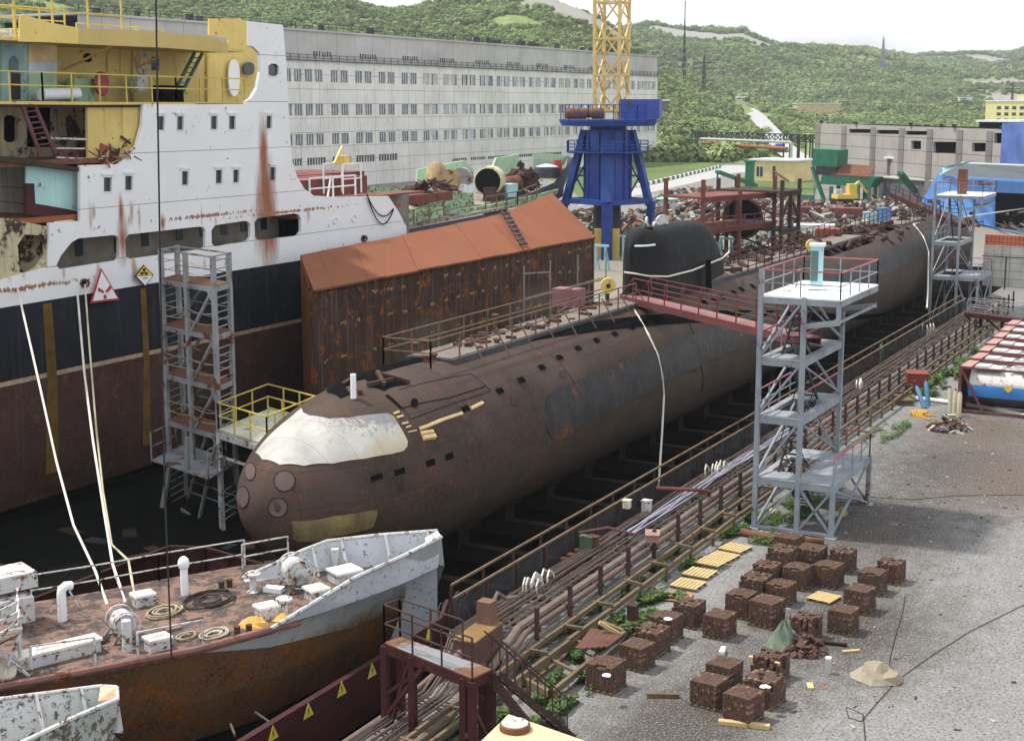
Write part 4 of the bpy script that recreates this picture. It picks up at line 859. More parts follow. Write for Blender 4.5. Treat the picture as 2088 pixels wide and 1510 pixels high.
hz_ = [(742+6*math.cos(k*.785), 486+6*math.sin(k*.785)) for k in range(8)]
hw2 = [(172+9*math.cos(k*.785), 577+8*math.sin(k*.785)) for k in range(8)]
b = MB(); b.slab([S(*q_) for q_ in out], .18, [[S(*q_) for q_ in h] for h in wn+op+[hz_, hw2]], nrm=(0, 1, 0)); b.build('white_side', m_wh, ws)
for h in wn:
    P = [S(*q_) for q_ in h]; b = MB(); b.slab([p+Vector((0, .1, 0)) for p in P], .03, nrm=(0, 1, 0)); b.k = 1
    for a, c in zip(P, P[1:]+P[:1]): b.bar(a-Vector((0, .02, 0)), c-Vector((0, .02, 0)), .035)
    if len(P) == 4: b.bar(P[0]+Vector((-.12, -.06, .14)), P[1]+Vector((.12, -.06, .14)), .05, .1)
    b.build('window', [m_glass, m_wh], ws)
for h in [hz_, hw2]:
    b = MB(); P = [S(*q_) for q_ in h]; b.slab([p+Vector((0, .15, 0)) for p in P], .05, nrm=(0, 1, 0)); b.k = 1; b.tube([p-Vector((0, .03, 0)) for p in P+[P[0]]], .05, 5); b.build('hawse_hole', [m_black, m_rust], ws)
b = MB()
for cx_, cy_ in ((683, 450), (721, 445)): P = [S(cx_+5*math.cos(k*.52), cy_+6*math.sin(k*.52)) for k in range(13)]; b.tube([p-Vector((0, .02, 0)) for p in P], .03, 5)
b.build('porthole_rim', m_ltgrey, ws)
# gallery behind the openings
YI = 54.2; m_in = M('gallery_inner_wall', (.26, .23, .19), .9, var=.25, streak=.3, sk=(.15, .08, .05)); b = MB(); zf = S(200, 556).z
b.slab([(PY(90, 560, YI).x, YI, zt-.3), (88, YI, zt-.3), (88, YI, S(600, 425).z), (PY(90, 560, YI).x, YI, S(600, 420).z)], .15, nrm=(0, 1, 0)); b.build('gallery_wall', m_in, ws)
for x, y in ((154, 503), (234, 496), (289, 484), (359, 472), (407, 465), (450, 462), (490, 456), (531, 452), (580, 465)):
    b = MB(); p = PY(x+6, y, YI); b.box((p.x, YI-.02, p.z), (.55 if x != 580 else 1.8, .06, .95 if x != 580 else 1.6)); b.build('gallery_window', m_glass if x != 580 else m_black, ws)
b = MB(); b.box((66, YS+1.3, zt-.05), (44, 2.2, .12)); b.box((66, YS+1.3, S(600, 418).z), (42, 2.1, .1)); b.build('gallery_deck', m_rust, ws)
# recessed yellow and cream parts
YA = 55.5
m_yw = M('superstructure_yellow', (.62, .48, .16), .6, var=.12, sc_=.5, rust=.12, rs=.6, streak=.2, sk=(.3, .2, .06), bump=.15)
m_cream = M('scorched_cream_wall', (.50, .44, .28), .8, var=.25, sc_=.4, rust=.42, rc=(.05, .035, .025), rs=.35, streak=.3, sk=(.12, .07, .04))
def A_(x, y): return PY(x, y, YA)
b = MB(); b.slab([A_(*q_) for q_ in ((115, 88), (530, 88), (545, 215), (115, 215))], .2, nrm=(0, 1, 0)); b.build('upper_wall', m_yw, ws)
yv = {}
b = MB(); b.slab([PY(*q_, YS+.3) for q_ in ((178, 212), (292, 212), (290, 255), (278, 300), (255, 326), (180, 322))], .15, nrm=(0, 1, 0)); b.build('yellow_panel', m_yw, ws)
b = MB(); b.slab([A_(*q_) for q_ in ((-60, 205), (180, 205), (180, 330), (-60, 330))], .2, [[A_(*q_) for q_ in ((8, 240), (14, 235), (30, 235), (36, 242), (36, 284), (30, 290), (14, 290), (8, 284))], [A_(*q_) for q_ in ((55, 215), (108, 215), (108, 300), (55, 300))]], nrm=(0, 1, 0)); b.build('scorched_wall', m_cream, ws)
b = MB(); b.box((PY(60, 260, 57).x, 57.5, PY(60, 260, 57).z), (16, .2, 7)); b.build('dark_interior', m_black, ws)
# decks
def deckslab(x0, y0, x1, y1, Yf, Yb, mat, nm, th_=.25):
    a, c = PY(x0, y0, Yf), PY(x1, y1, Yf); z = (a.z+c.z)/2; b = MB(); b.slab([(a.x, Yf, z), (c.x, Yf, z), (c.x, Yb, z), (a.x, Yb, z)], -th_, nrm=(0, 0, 1)); return b.build(nm, mat, ws), z
deckslab(-80, 206, 512, 211, YS+.25, 66, m_drust, 'bridge_deck'); _, zwd = deckslab(-80, 318, 240, 334, YS+.25, 66, m_rust, 'lower_deck')
b = MB(); b.slab([S(-60, 205), S(180, 208), S(180, 214), S(-60, 212)], .1, nrm=(0, 1, 0)); b.slab([S(180, 208), S(496, 209), S(496, 212), S(180, 214)], .1, nrm=(0, 1, 0)); b.build('deck_edge', [m_yw], ws)
# green and cyan panelled room at left
b = MB()
for i, (poly, mt) in enumerate((((58, 88, 116, 128), 0), ((58, 128, 116, 150), 1), ((58, 150, 116, 205), 2), ((3, 85, 56, 205), 3), ((-60, 85, 1, 205), 2))):
    x0, y0, x1, y1 = poly; b.k = mt; b.slab([PY(*q_, YA-1.4) for q_ in ((x0, y1), (x1, y1), (x1, y0), (x0, y0))], .12, nrm=(0, 1, 0))
b.build('panelled_wall', [M('peach_panel', (.66, .48, .27), .7, rust=.15), M('paleblue_panel', (.48, .56, .66), .7, rust=.1), M('mint_panel', (.34, .50, .33), .7, rust=.15), M('cyan_panel', (.30, .46, .46), .7, rust=.12)], ws)
b = MB(); b.slab([PY(*q_, YA-1.45) for q_ in ((20, 150), (20, 125), (24, 117), (29, 114), (34, 117), (38, 125), (38, 150))], .04, nrm=(0, 1, 0)); b.build('arched_window', M('dull_teal', (.08, .16, .18), .4), ws)
b = MB(); b.slab([PY(*q_, YA-1.45) for q_ in ((24, 203), (24, 150), (42, 150), (42, 203))], .04, nrm=(0, 1, 0)); b.build('doorway', m_drust, ws)
# yellow bridge wing fascia and bulwarks
YW = YS-.35
def W(x, y): return PY(x, y, YW)
b = MB(); b.slab([W(*q_) for q_ in ((160, 57), (300, 63), (430, 75), (465, 88), (465, 108), (340, 98), (160, 90))], .12, nrm=(0, 1, 0)); b.build('wing_fascia', M('fascia_yellow', (.52, .38, .12), .55, var=.08), ws)
b = MB(); b.slab([W(*q_) for q_ in ((42, 32), (50, 30), (100, 46), (160, 57), (160, 90), (90, 86), (40, 85))], .12, nrm=(0, 1, 0)); b.slab([W(*q_) for q_ in ((427, 38), (490, 38), (503, 45), (503, 92), (466, 90), (466, 78), (427, 72))], .12, nrm=(0, 1, 0)); b.build('wing_bulwark', M('bright_yellow', (.72, .53, .14), .55, var=.08, rust=.1), ws)
a, c = W(-40, 86), W(503, 86); b = MB(); b.slab([(a.x, YW+.15, W(160, 89).z), (c.x, YW+.15, W(160, 89).z), (c.x, 66, W(160, 89).z), (a.x, 66, W(160, 89).z)], .14, nrm=(0, 0, 1)); b.build('wing_deck', m_yw, ws)
b = MB()
for x in (126, 272): p = A_(x, 92); b.bar((p.x, YW+.3, p.z-.05), (p.x, YA-.1, p.z-1.2), .12, .1)
for x in (269, 420): b.bar(A_(x, 96)-Vector((0, .1, 0)), A_(x, 205)-Vector((0, .1, 0)), .14)
b.build('bracket', m_yw, ws)
for x, y, w_, h_, mt, nm in ((230, 129, 26, 55, m_yw, 'door'), (316, 130, 14, 28, m_glass, 'window'), (291, 130, 28, 46, m_dirtyw, 'hatch_cover'), (290, 128, 18, 26, m_yw, 'hatch_plate'), (178, 118, 16, 18, m_black, 'vent_hole')):
    b = MB(); P = [A_(*q_)-Vector((0, .06 if nm != 'hatch_plate' else .12, 0)) for q_ in rr(x, y, w_, h_)]; b.slab(arcpoly(P, it=2) if nm != 'window' else P, .08, nrm=(0, 1, 0)); b.k = 0
    for a, c in zip(P, P[1:]+P[:1]): 
        if nm == 'door': b.bar(a-Vector((0, .03, 0)), c-Vector((0, .03, 0)), .05)
    b.build(nm, mt, ws)
b = MB(); b.slab(arcpoly([PY(*q_, YA-.3) for q_ in rr(478, 159, 22, 74)], it=2), .1, nrm=(0, 1, 0)); b.build('white_door', m_white, ws)
b = MB(); b.slab(arcpoly([PY(*q_, YA-.3) for q_ in rr(508, 140, 22, 26)], it=2), .08, nrm=(0, 1, 0)); b.build('window', m_glass, ws)
b = MB(); b.lathe(PY(203, 171, YA-1.2), [(.5, 0), (.62, .05), (.62, .2), (.5, .25)], 14, ax=(.2, -1, 0)); b.build('red_hatch', M('faded_red_disc', (.42, .09, .10), .7), ws, smooth=40)
b = MB(); b.box(PY(165, 185, YA-.8), (1.4, .5, 1.2)); b.build('green_locker', m_green, ws)
b = MB(); p, q_ = PY(84, 193, YS+1), PY(158, 191, YS+1); b.cyl(p, q_, .3, 14); b.build('white_roller', m_white, ws, smooth=40)
b = MB(); b.box(PY(284, 172, YA-1), (.8, .5, .8)); b.build('junction_box', m_dirtyw, ws); b = MB(); b.box(PY(341, 194, YS+1.2), (1.7, .8, 1.0)); b.build('dark_crate', m_black, ws)
b = MB(); a, c = PY(357, 200, YA-1.5), PY(405, 108, YA-1.5); s_ = Vector((.33, 0, 0))
for q_ in (-1, 1): b.bar(a+s_*q_, c+s_*q_, .09, .18)
for k in range(1, 9): p = a.lerp(c, k/9); b.bar(p-s_, p+s_, .16, .05)
b.build('green_stair', M('stair_green', (.05, .13, .09), .6), ws)
b = MB(); a, c = PY(83, 318, YS+.2), PY(42, 206, YS+.2); a2, c2 = PY(113, 314, YS+.2), PY(66, 203, YS+.2)
b.bar(a, c, .1, .18); b.bar(a2, c2, .1, .18)
for k in range(1, 10): b.bar(a.lerp(c, k/10), a2.lerp(c2, k/10), .06)
b.build('red_stair', M('stair_maroon', (.12, .05, .055), .7), ws)
b = MB(); railing(b, [PY(-50, 205, YS+.3)+Vector((0, 0, 0)), PY(88, 207, YS+.3), PY(360, 210, YS+.3), PY(500, 211, YS+.3)], 1.35, 2.1, .035, (1, .55)); b.build('deck_railing', m_yrail, ws)
b = MB(); z = W(160, 89).z+.1; railing(b, [(W(-40, 60).x, YW+.3, z), (W(258, 60).x, YW+.3, z)], 2.25, 2.2, .04, (1, .6)); railing(b, [(W(-40, 60).x, YW+3.2, z), (W(232, 60).x, YW+3.2, z)], 1.7, 1.8, .035, (1, .66, .33)); railing(b, [(W(258, 60).x, YW+3.3, z), (W(430, 60).x, YW+3.3, z)], 1.1, 2., .035, (1, .5)); b.build('wing_railing', m_yrail, ws)
b = MB(); b.box((W(330, 60).x, 60, z+.35), (12, 5, .5)); rnd = random.Random(8)
for i in range(30): b.box((W(rnd.uniform(230, 430), 60).x, rnd.uniform(54, 62), z+rnd.uniform(.2, .9)), (rnd.uniform(.3, 1.5), .5, rnd.uniform(.1, .5)), rz=rnd.uniform(0, 3))
b.build('roof_clutter', m_dirtyw, ws)
b = MB(); rnd = random.Random(9)
for i in range(60):
    x = rnd.uniform(200, 275); p = PY(x, 325-rnd.random()*(x-190)*.45, YS+rnd.uniform(-.05, .8)); q_ = p+Vector((rnd.uniform(-1, 1), rnd.uniform(-.2, .2), rnd.uniform(-.5, .5))); b.k = rnd.choice((0, 0, 1, 2)); b.bar(p, q_, rnd.uniform(.03, .1))
b.k = 2; b.box(PY(212, 315, YS+.4), (1., .3, .9), ry=.3); tag(b.build('torn_pipework', [m_cream, m_drust, m_orust], ws), kind='stuff')
b = MB(); b.bar(PY(85, 281, YS+.4), PY(262, 287, YS+.4), .09); b.bar(PY(115, 302, YS+.4), PY(172, 303, YS+.4), .07); b.bar(PY(115, 321, YS+.4), PY(225, 325, YS+.4), .07); b.bar(PY(184, 330, YS+.4), PY(183, 283, YS+.4), .07); b.build('white_rail', m_dirtyw, ws)
b = MB(); 
for x, w_ in ((120, .4), (150, .3), (172, .5)): b.box(PY(x, 318, YS+1), (w_, .4, w_*1.3))
b.build('small_fittings', m_red, ws)
# lower left: torn deck, turquoise panel
b = MB(); b.slab([PY(*q_, YS+.6) for q_ in ((54, 334), (164, 352), (164, 430), (54, 412))], .1, nrm=(0, 1, 0)); b.build('turquoise_panel', M('turquoise_panel', (.40, .62, .60), .6, var=.1, streak=.3, sk=(.7, .75, .75), rust=.06), ws)
b = MB(); b.slab([PY(*q_, YS+.5) for q_ in ((54, 374), (70, 374), (72, 415), (164, 431), (164, 450), (54, 436))], .2, nrm=(0, 1, 0)); b.build('maroon_panel', m_maroon, ws)
b = MB(); b.slab([PY(*q_, YA-.8) for q_ in ((-60, 325), (54, 333), (54, 435), (-60, 430))], .15, nrm=(0, 1, 0)); b.build('grey_inner_wall', M('dirty_grey_wall', (.42, .42, .38), .8, var=.15, streak=.4, sk=(.25, .18, .1)), ws)
a, c = PY(-60, 330, YS+.0), PY(164, 352, YS+.0); b = MB(); b.slab([PY(-60, 312, YS+.1), PY(50, 322, YS+.1), PY(164, 342, YS+.1), PY(164, 350, YS+.1), PY(50, 334, YS+.1), PY(-60, 322, YS+.1)], .4, nrm=(0, 1, 0)); b.build('rusty_coaming', m_drust, ws)
deckslab(-80, 440, 164, 452, YS+.3, 60, m_orust, 'torn_deck')
b = MB(); b.slab([PY(*q_, YS+.1) for q_ in ((-60, 440), (20, 446), (98, 462), (99, 548), (40, 562), (0, 574), (-60, 590))], .2, [[PY(*q_, YS+.1) for q_ in ((40, 555), (36, 500), (50, 478), (92, 480), (94, 520), (75, 545), (55, 556))], [PY(*q_, YS+.1) for q_ in ((-30, 470), (-4, 475), (0, 540), (-30, 560))]], nrm=(0, 1, 0)); b.build('torn_cream_side', m_cream, ws)
b = MB(); b.slab([PY(*q_, YS+2) for q_ in ((-60, 450), (110, 450), (110, 560), (-60, 600))], .1, nrm=(0, 1, 0)); b.build('inner_bulkhead', m_cream, ws)
b = MB(); b.bar(PY(20, 350, YS+3), PY(24, 430, YS+3), .05); b.bar(PY(0, 380, YS+1), PY(56, 384, YS+1), .05); b.bar(PY(0, 410, YS+1), PY(50, 416, YS+1), .05); b.build('thin_rail', m_dark, ws)
# foredeck behind the white bulwark
zfd = S(700, 401).z-.9; b = MB(); b.slab([(S(612, 400).x, YS+.2, zfd), (S(790, 400).x+2, YS+.2, zfd), (90, YS+10, zfd), (72, YS+12, zfd)], -.2, nrm=(0, 0, 1)); b.build('foredeck', m_orust, ws)
b = MB(); z = S(700, 401).z; railing(b, [(S(640, 400).x, YS+.3, z), (S(733, 400).x, YS+.3, z)], 1.25, 2.4, .045, (1, .5)); b.bar((S(676, 400).x, YS+.3, z), (S(684, 400).x, YS+.3, z+1.3), .09); b.bar((S(640, 400).x, YS+.3, z+1.2), (S(600, 400).x, YS+3, z+1.2), .06); b.build('foredeck_railing', m_white, ws)
b = MB(); b.box((81, YS+7, z+.1), (9, 6, 1.5)); b.box((86, YS+10, z+.3), (9, 5, 1.2)); b.box((76.5, YS+7, z+.9), (4, 3, .4), rz=.3); b.build('hatch_coaming', M('hatch_rust', (.16, .05, .04), .85, var=.4), ws)
b = MB(); b.tube(sag(S(745, 395)-Vector((0, .1, 0)), S(800, 425)-Vector((0, .1, 0)), .9), .04, 5); b.tube(sag(S(745, 395)-Vector((0, .12, 0)), S(800, 427)-Vector((0, .1, 0)), 1.4), .04, 5); one('cable', b, m_brope, 'two dark cables sagging over the white forward bulwark of the ship', 'cable')
b = MB(); p = PX(752, 345, S(752, 345).x); x_ = S(740, 400).x
for dx in (0, 2.1):
    b.bar((x_+dx, YS+1.5, z), (x_+dx+.0, YS+1.5, z+1.9), .08); b.bar((x_+dx, YS+3, z), (x_+dx, YS+3, z+1.9), .08)
for k in (.95, 1.9): b.bar((x_, YS+1.5, z+k), (x_+2.1, YS+1.5, z+k), .07); b.bar((x_, YS+3, z+k), (x_+2.1, YS+3, z+k), .07)
b.k = 1; b.box((x_+1.2, YS+2.3, z+2.1), (.7, .7, .6)); b.bar((x_+.2, YS+2.3, z+1.9), (x_+1.2, YS+2.3, z+3.), .12); b.build('white_frame', [m_white, m_yel], ws)
# warning signs on the hull
m_sr = M('sign_red', (.50, .03, .06), .5, bump=0); m_sw = M('sign_white', (.85, .85, .84), .5, bump=0, var=.04); m_sy = M('sign_yellow', (.80, .50, .03), .5, bump=0, var=.06); m_sb = M('sign_black', (.02, .02, .02), .5, bump=0)
def flat(b, pts, dy): b.slab([PY(x, y, YS)+Vector((0, -dy, 0)) for x, y in pts], .02, nrm=(0, 1, 0))
sg = thing('warning_sign', 'white triangular sign with red border and red radiation trefoil on the ship side', 'sign', S(206, 600))
b = MB(); flat(b, ((198, 545), (236, 610), (176, 618)), .25); b.build('board', m_sr, sg)
b = MB(); flat(b, ((199, 553), (231, 607), (181, 613)), .28); b.build('face', m_sw, sg)
b = MB()
for pts in (((192, 585), (203, 593), (202, 597), (190, 591)), ((206, 592), (215, 581), (218, 587), (209, 596)), ((203, 600), (207, 600), (208, 608), (202, 608))): flat(b, pts, .31)
b.build('trefoil', m_sr, sg)
sg = thing('warning_sign', 'yellow and white diamond radiation sign hung on the ship side', 'sign', S(285, 560))
b = MB(); flat(b, ((285, 539), (306, 560), (288, 584), (267, 563)), .25); b.build('board', m_sb, sg)
b = MB(); flat(b, ((285, 542), (303, 560), (270, 562)), .28); b.build('upper_face', m_sy, sg); b = MB(); flat(b, ((270, 563), (303, 561), (288, 581)), .28); b.build('lower_face', m_sw, sg)
b = MB()
for a0 in (90, 210, 330): flat(b, [(285, 554)]+[(285+8*math.cos(R(-a0+d_)), 554+8*math.sin(R(-a0+d_))) for d_ in (-28, 0, 28)], .31)
b.build('trefoil', m_sb, sg)
b = MB(); flat(b, ((283, 566), (292, 565), (292, 566.5), (283, 567.5)), .31); b.build('text_line', m_sb, sg)
# ================================================================== green ship behind
gs = thing('green_ship', 'pale green gutted ship beyond the orange-topped box, its deck full of old machinery', 'ship', (140, 80, -1.7))
def g1(x, y): return PY(x, y, 76)
def g2(x, y): return PY(x, y, 87)
m_gg = M('chipped_green_paint', (.30, .48, .28), .75, var=.15, rust=.45, rs=.9, rc=(.09, .05, .03)); m_hgrey = M('hull_dark_grey', (.07, .075, .085), .7, var=.2, rust=.1)
tipp = PY(1168, 324, 81)
b = MB(); b.slab([(105, 74, 6.2), (154, 76, 7.4), (157, 81, 8.2), (150, 88, 8.2), (105, 90, 7)], -.3, nrm=(0, 0, 1)); b.build('main_deck', M('green_deck', (.26, .24, .20), .9, var=.35, rust=.4, sc_=.5), gs)
b = MB(); b.slab([g1(905, 437), g1(1010, 432), g1(1095, 408), g1(1135, 396), g1(1140, 385), g1(1090, 398), g1(1000, 418), g1(940, 425)], .2, nrm=(0, 1, 0)); b.slab([PY(*q_, 79) for q_ in ((740, 378), (965, 394), (968, 436), (900, 434), (780, 404))], .2, nrm=(0, 1, 0)); b.slab([PY(*q_, 75) for q_ in ((800, 428), (905, 422), (905, 440), (830, 460), (815, 450))], .2, nrm=(0, 1, 0)); b.build('side_plating', m_gg, gs)
b = MB(); b.slab([g2(*q_) for q_ in ((850, 370), (852, 345), (948, 327), (965, 345), (965, 372))], .2, nrm=(0, 1, 0)); b.slab([g2(*q_) for q_ in ((1003, 345), (1012, 322), (1058, 314), (1058, 350), (1020, 352))], .2, nrm=(0, 1, 0)); b.slab([PY(*q_, 86) for q_ in ((1088, 350), (1088, 314), (1120, 313), (1158, 318), (1150, 336), (1120, 348))], .2, nrm=(0, 1, 0)); b.build('far_bulwark', M('pale_mint_bulwark', (.42, .62, .40), .7, var=.12, rust=.12), gs)
b = MB()
P = [PY(1168, 322, 81), PY(1150, 345, 78.5), PY(1130, 372, 77), PY(1085, 392, 76.2)]; Q = [PY(1164, 345, 81), PY(1150, 380, 79), PY(1148, 400, 78), PY(1100, 430, 76.5)]
for i in range(3): b.add([P[i], P[i+1], Q[i+1], Q[i]], [(0, 1, 2, 3)])
b.add([P[0], PY(1158, 318, 86), PY(1150, 380, 86), Q[1], Q[0]], [(0, 1, 2, 3, 4)]); b.build('bow_plating', m_hgrey, gs)
b = MB(); b.slab([(95, 74.2, -1.6), (162, 76.2, -1.6), (157, 76.2, 6.9), (95, 74.2, 5.6)], .3, nrm=(0, 1, 0)); b.build('hull', m_hgrey, gs)
b = MB(); b.box((PY(850, 398, 77).x, 78, PY(850, 405, 77).z), (12, 3.4, .9)); b.build('hatch_cover', M('hatch_rust', (.16, .05, .04)), gs)
b = MB(); railing(b, [g1(985, 430)-Vector((0, .3, 0)), g1(1050, 418)-Vector((0, .3, 0)), g1(1090, 402)-Vector((0, .3, 0))], 1.5, 2.5, .06, (1, .5)); railing(b, [PY(812, 470, 74), PY(905, 440, 74)], 1.5, 3, .06); b.build('railing', m_rrail, gs)
def deckthing(name, label, cat, px, py, parts):
    p = PY(px, py, 80); o = thing(name, label, cat, p)
    for nm, mt, f_ in parts: b = MB(); f_(b, p); b.build(nm, mt, o, smooth=40)
deckthing('engine_drum', 'big cream cylinder with a dark open end lying on the green ship', 'boiler', 1000, 368, [('drum', M('cream_cylinder', (.55, .48, .28), .6, rust=.1), lambda b, p: b.lathe(p, [(1.5, -1.9), (1.65, -1.8), (1.65, 1.0), (1.3, 1.5)], 20, ax=(1, .35, 0))), ('mouth', m_black, lambda b, p: b.lathe(p, [(1.45, -1.95), (1.4, -1.88)], 20, ax=(1, .35, 0))), ('stand', m_drust, lambda b, p: b.box((p.x-.8, p.y-.9, p.z-2.4), (2.6, 1.4, 3.6)))])
deckthing('winch', 'rusty tan winch drum between green bulwark and grey winch on the green ship', 'winch', 915, 368, [('drum', M('tan_drum', (.38, .27, .14), .8, rust=.3), lambda b, p: b.lathe(p, [(1.2, -.9), (1.2, -.75), (.6, -.7), (.6, .7), (1.2, .75), (1.2, .9)], 16, ax=(1, .3, 0))), ('cover', M('tan_drum', (.3, .2, .1)), lambda b, p: b.lathe(p+Vector((0, 1.5, 0)), [(1.1, -.5), (1.1, 1.2), (.5, 1.9)], 10)), ])
deckthing('winch', 'light grey winch beside the cream cylinder on the green ship', 'winch', 943, 362, [('drum', M('pale_grey_paint', (.3, .3, .3)), lambda b, p: b.lathe(p, [(1.1, -.7), (1.1, .7)], 16, ax=(1, .3, 0))), ('base', m_ltgrey, lambda b, p: b.box(p-Vector((0, 0, 1.1)), (2.4, 1.8, .8)))])
deckthing('boiler', 'rusty brown drum right of the cream cylinder on the green ship', 'boiler', 1040, 375, [('drum', m_rust, lambda b, p: b.lathe(p, [(.9, -1.3), (.9, 1.3)], 14, ax=(1, -.3, .1))), ('box', m_cyan, lambda b, p: b.box((p.x-2.4, p.y-1, p.z-.6), (2.6, 1.2, 1.5)))])
deckthing('hatch_box', 'grey round deck hatch inside the bow of the green ship', 'hatch', 1115, 352, [('coaming', m_hgrey, lambda b, p: b.lathe(p, [(1.6, -.6), (1.6, .6), (1.3, .75)], 12)), ('lid', m_ltgrey, lambda b, p: b.lathe(p+Vector((0, 0, .75)), [(1.4, 0), (.3, .3)], 12))])
b = MB(); b.lathe(PY(1136, 345, 84), [(.6, -1.2), (.75, 0), (.5, 1.2)], 8); one('winch', b, M('winch_scarlet', (.5, .05, .04), .6), 'small red deck winch inside the bow of the green ship', 'winch')
rnd = random.Random(21)
def pile(b, c, r_, n, h, kinds=4, smin=.1, smax=.8, long_=1.5):
    for i in range(n):
        a = rnd.uniform(0, 6.28); q_ = rnd.random()**.5; x, y = c[0]+math.cos(a)*q_*r_[0], c[1]+math.sin(a)*q_*r_[1]; z = c[2]+h*(1-q_**2)*rnd.uniform(.3, 1)
        b.k = rnd.randrange(kinds); s_ = rnd.uniform(smin, smax)
        if rnd.random() < .4 and smax > .5: v_ = Vector((rnd.uniform(-1, 1), rnd.uniform(-1, 1), rnd.uniform(-.35, .35)))*s_*1.6; b.bar(Vector((x, y, z))-v_, Vector((x, y, z))+v_, rnd.uniform(.04, .16)); continue
        b.box((x, y, z), (s_*rnd.uniform(.4, long_), s_*rnd.uniform(.2, .9), s_*rnd.uniform(.05, .6)), rz=rnd.uniform(0, 3), ry=rnd.uniform(-.8, .8), rx=rnd.uniform(-.8, .8))
    return b
b = MB(); p = PY(1063, 362, 80); pile(b, (p.x, p.y, p.z-1.2), (2.6, 1.8), 120, 3., 1, .3, 1.6, 2.); p = PY(880, 378, 78); pile(b, (p.x, p.y, p.z-.6), (4, 1.5), 60, 1.2, 1, .3, 1.2); tag(b.build('scrap_heap', [m_drust, m_dark]), 'dark tangle of scrap metal heaped on the green ship deck', 'scrap heap', None, 'stuff')
b = MB(); p = PY(840, 455, 72); b.slab([(96, 66.3, .06), (150, 70, .06), (152, 74, .06), (96, 74, .06)], -.02, nrm=(0, 0, 1)); tag(b.build('quayside_floor', m_rust), kind='structure')
# ================================================================== blue crane
fl = G(1237, 530); vd = Vector((fl.x, fl.y, 0)).normalized(); c0 = fl+vd*5.2; sdv = Vector((vd.y, -vd.x, 0))
cr = thing('dock_crane', 'tall blue portal crane base carrying a yellow lattice mast behind the submarine sail', 'crane', (c0.x, c0.y, 0))
def cp(r_, l_, z): return c0-vd*r_+sdv*l_+Vector((0, 0, z))
z1, z2, z3 = HZ(c0, 409), HZ(c0, 309), HZ(c0, 266); z4 = HZ(c0, 252)
crn = [(5.2, 0), (0, 5.1), (-5.2, 0), (0, -5.1)]
b = MB(); b.bar(cp(5.2, 0, 0), cp(5.2, 0, z1), 1.0, 1.0); b.bar(cp(5.2, 0, z1), cp(3.0, 0, z3), 1.15, 1.15); b.build('leg', m_blue, cr)
for (r_, l_) in crn[1:]:
    b = MB(); b.bar(cp(r_, l_, z1-.5), cp(r_*.55, l_*.55, z3), .75, .95); b.bar(cp(r_*1.05, l_*1.05, z1), cp(r_*.45, l_*.45, 0) if l_ == 0 else cp(r_-1, l_*.95, 0), .8, .8); b.build('leg', m_blue, cr)
b = MB()
for a, c in zip(crn, crn[1:]+crn[:1]): b.bar(cp(*a, z1), cp(*c, z1), .7, .6); b.bar(cp(a[0]*.56, a[1]*.56, z3-.2), cp(c[0]*.56, c[1]*.56, z3-.2), .5, .5)
for (r_, l_) in crn[1::2]:
    b.bar(cp(0, l_*.95, z1+.5), cp(0, l_*.52, z1+4.5), .2); b.bar(cp(0, l_*.55, z1+1), cp(0, l_*.82, z1+3.6), .2); b.bar(cp(0, l_*.55, z1+3), cp(0, l_*.85, z1+3), .2)
b.build('frame_beam', m_blue, cr)
m_bb = M('bright_blue_panel', (.02, .055, .30), .5, var=.12, streak=.25, sk=(.01, .025, .15))
b = MB(); b.lathe((c0.x, c0.y, 0), [(2.75, z1), (2.75, z3)], 10)
for k in range(10):
    a = (k+.0)*.6283; b.bar((c0.x+2.75*math.cos(a), c0.y+2.75*math.sin(a), z1), (c0.x+2.75*math.cos(a), c0.y+2.75*math.sin(a), z3), .28)
b.lathe((c0.x, c0.y, 0), [(2.9, z1+3.9), (2.9, z1+4.1)], 10); b.build('cylinder', m_bb, cr, smooth=20)
b = MB(); b.lathe((c0.x, c0.y, 0), [(1.9, .2), (1.6, z1)], 10); b.build('pedestal', m_dark, cr)
b = MB(); b.lathe((c0.x, c0.y, 0), [(5.0, z2-.15), (5.3, z2-.05), (5.3, z2+.1), (3, z2+.1), (3, z2-.15)], 8); b.build('gallery', m_blue, cr)
b = MB(); ring = [(c0.x+5.2*math.cos(k*.7854), c0.y+5.2*math.sin(k*.7854), z2+.1) for k in range(9)]; railing(b, ring, 1.2, 1.4, .04, (1, .66, .33)); b.build('gallery_railing', m_blue, cr)
b = MB(); b.lathe((c0.x, c0.y, 0), [(2.2, z3-.05), (2.2, z4-.3), (5.6, z4-.25), (5.9, z4+.35), (5.9, z4+.5)], 24); b.build('slewing_platform', m_blue, cr)
b = MB(); ring = [(c0.x+5.7*math.cos(k*.5236), c0.y+5.7*math.sin(k*.5236), z4+.5) for k in range(13)]; railing(b, ring, 1.7, 1.5, .04, (1, .5)); b.build('platform_railing', m_blue, cr)
hc = c0+sdv*3.9-vd*1.3+Vector((0, 0, z4+1.7)); b = MB(); b.box(hc, (4.6, 3.6, 2.3), rz=math.atan2(sdv.y, sdv.x)-.12); hs = b.build('machinery_house', m_bb, cr)
b = MB(); b.box(hc-sdv*1.4-vd*1.85+Vector((0, 0, .5)), (.5, .08, .7), rz=math.atan2(sdv.y, sdv.x)-.12); b.build('window', m_glass, hs)
b = MB(); b.lathe(c0-sdv*3.-vd*3.2+Vector((0, 0, z4+1.2)), [(.5, -2), (.65, -1.9), (.65, .4), (.5, .5), (.5, 1), (.65, 1.1), (.65, 2.4), (.5, 2.5)], 12, ax=sdv); b.build('winch_drum', m_rust, cr, smooth=40)
b = MB(); mc = c0+sdv*.3; ang0 = .42
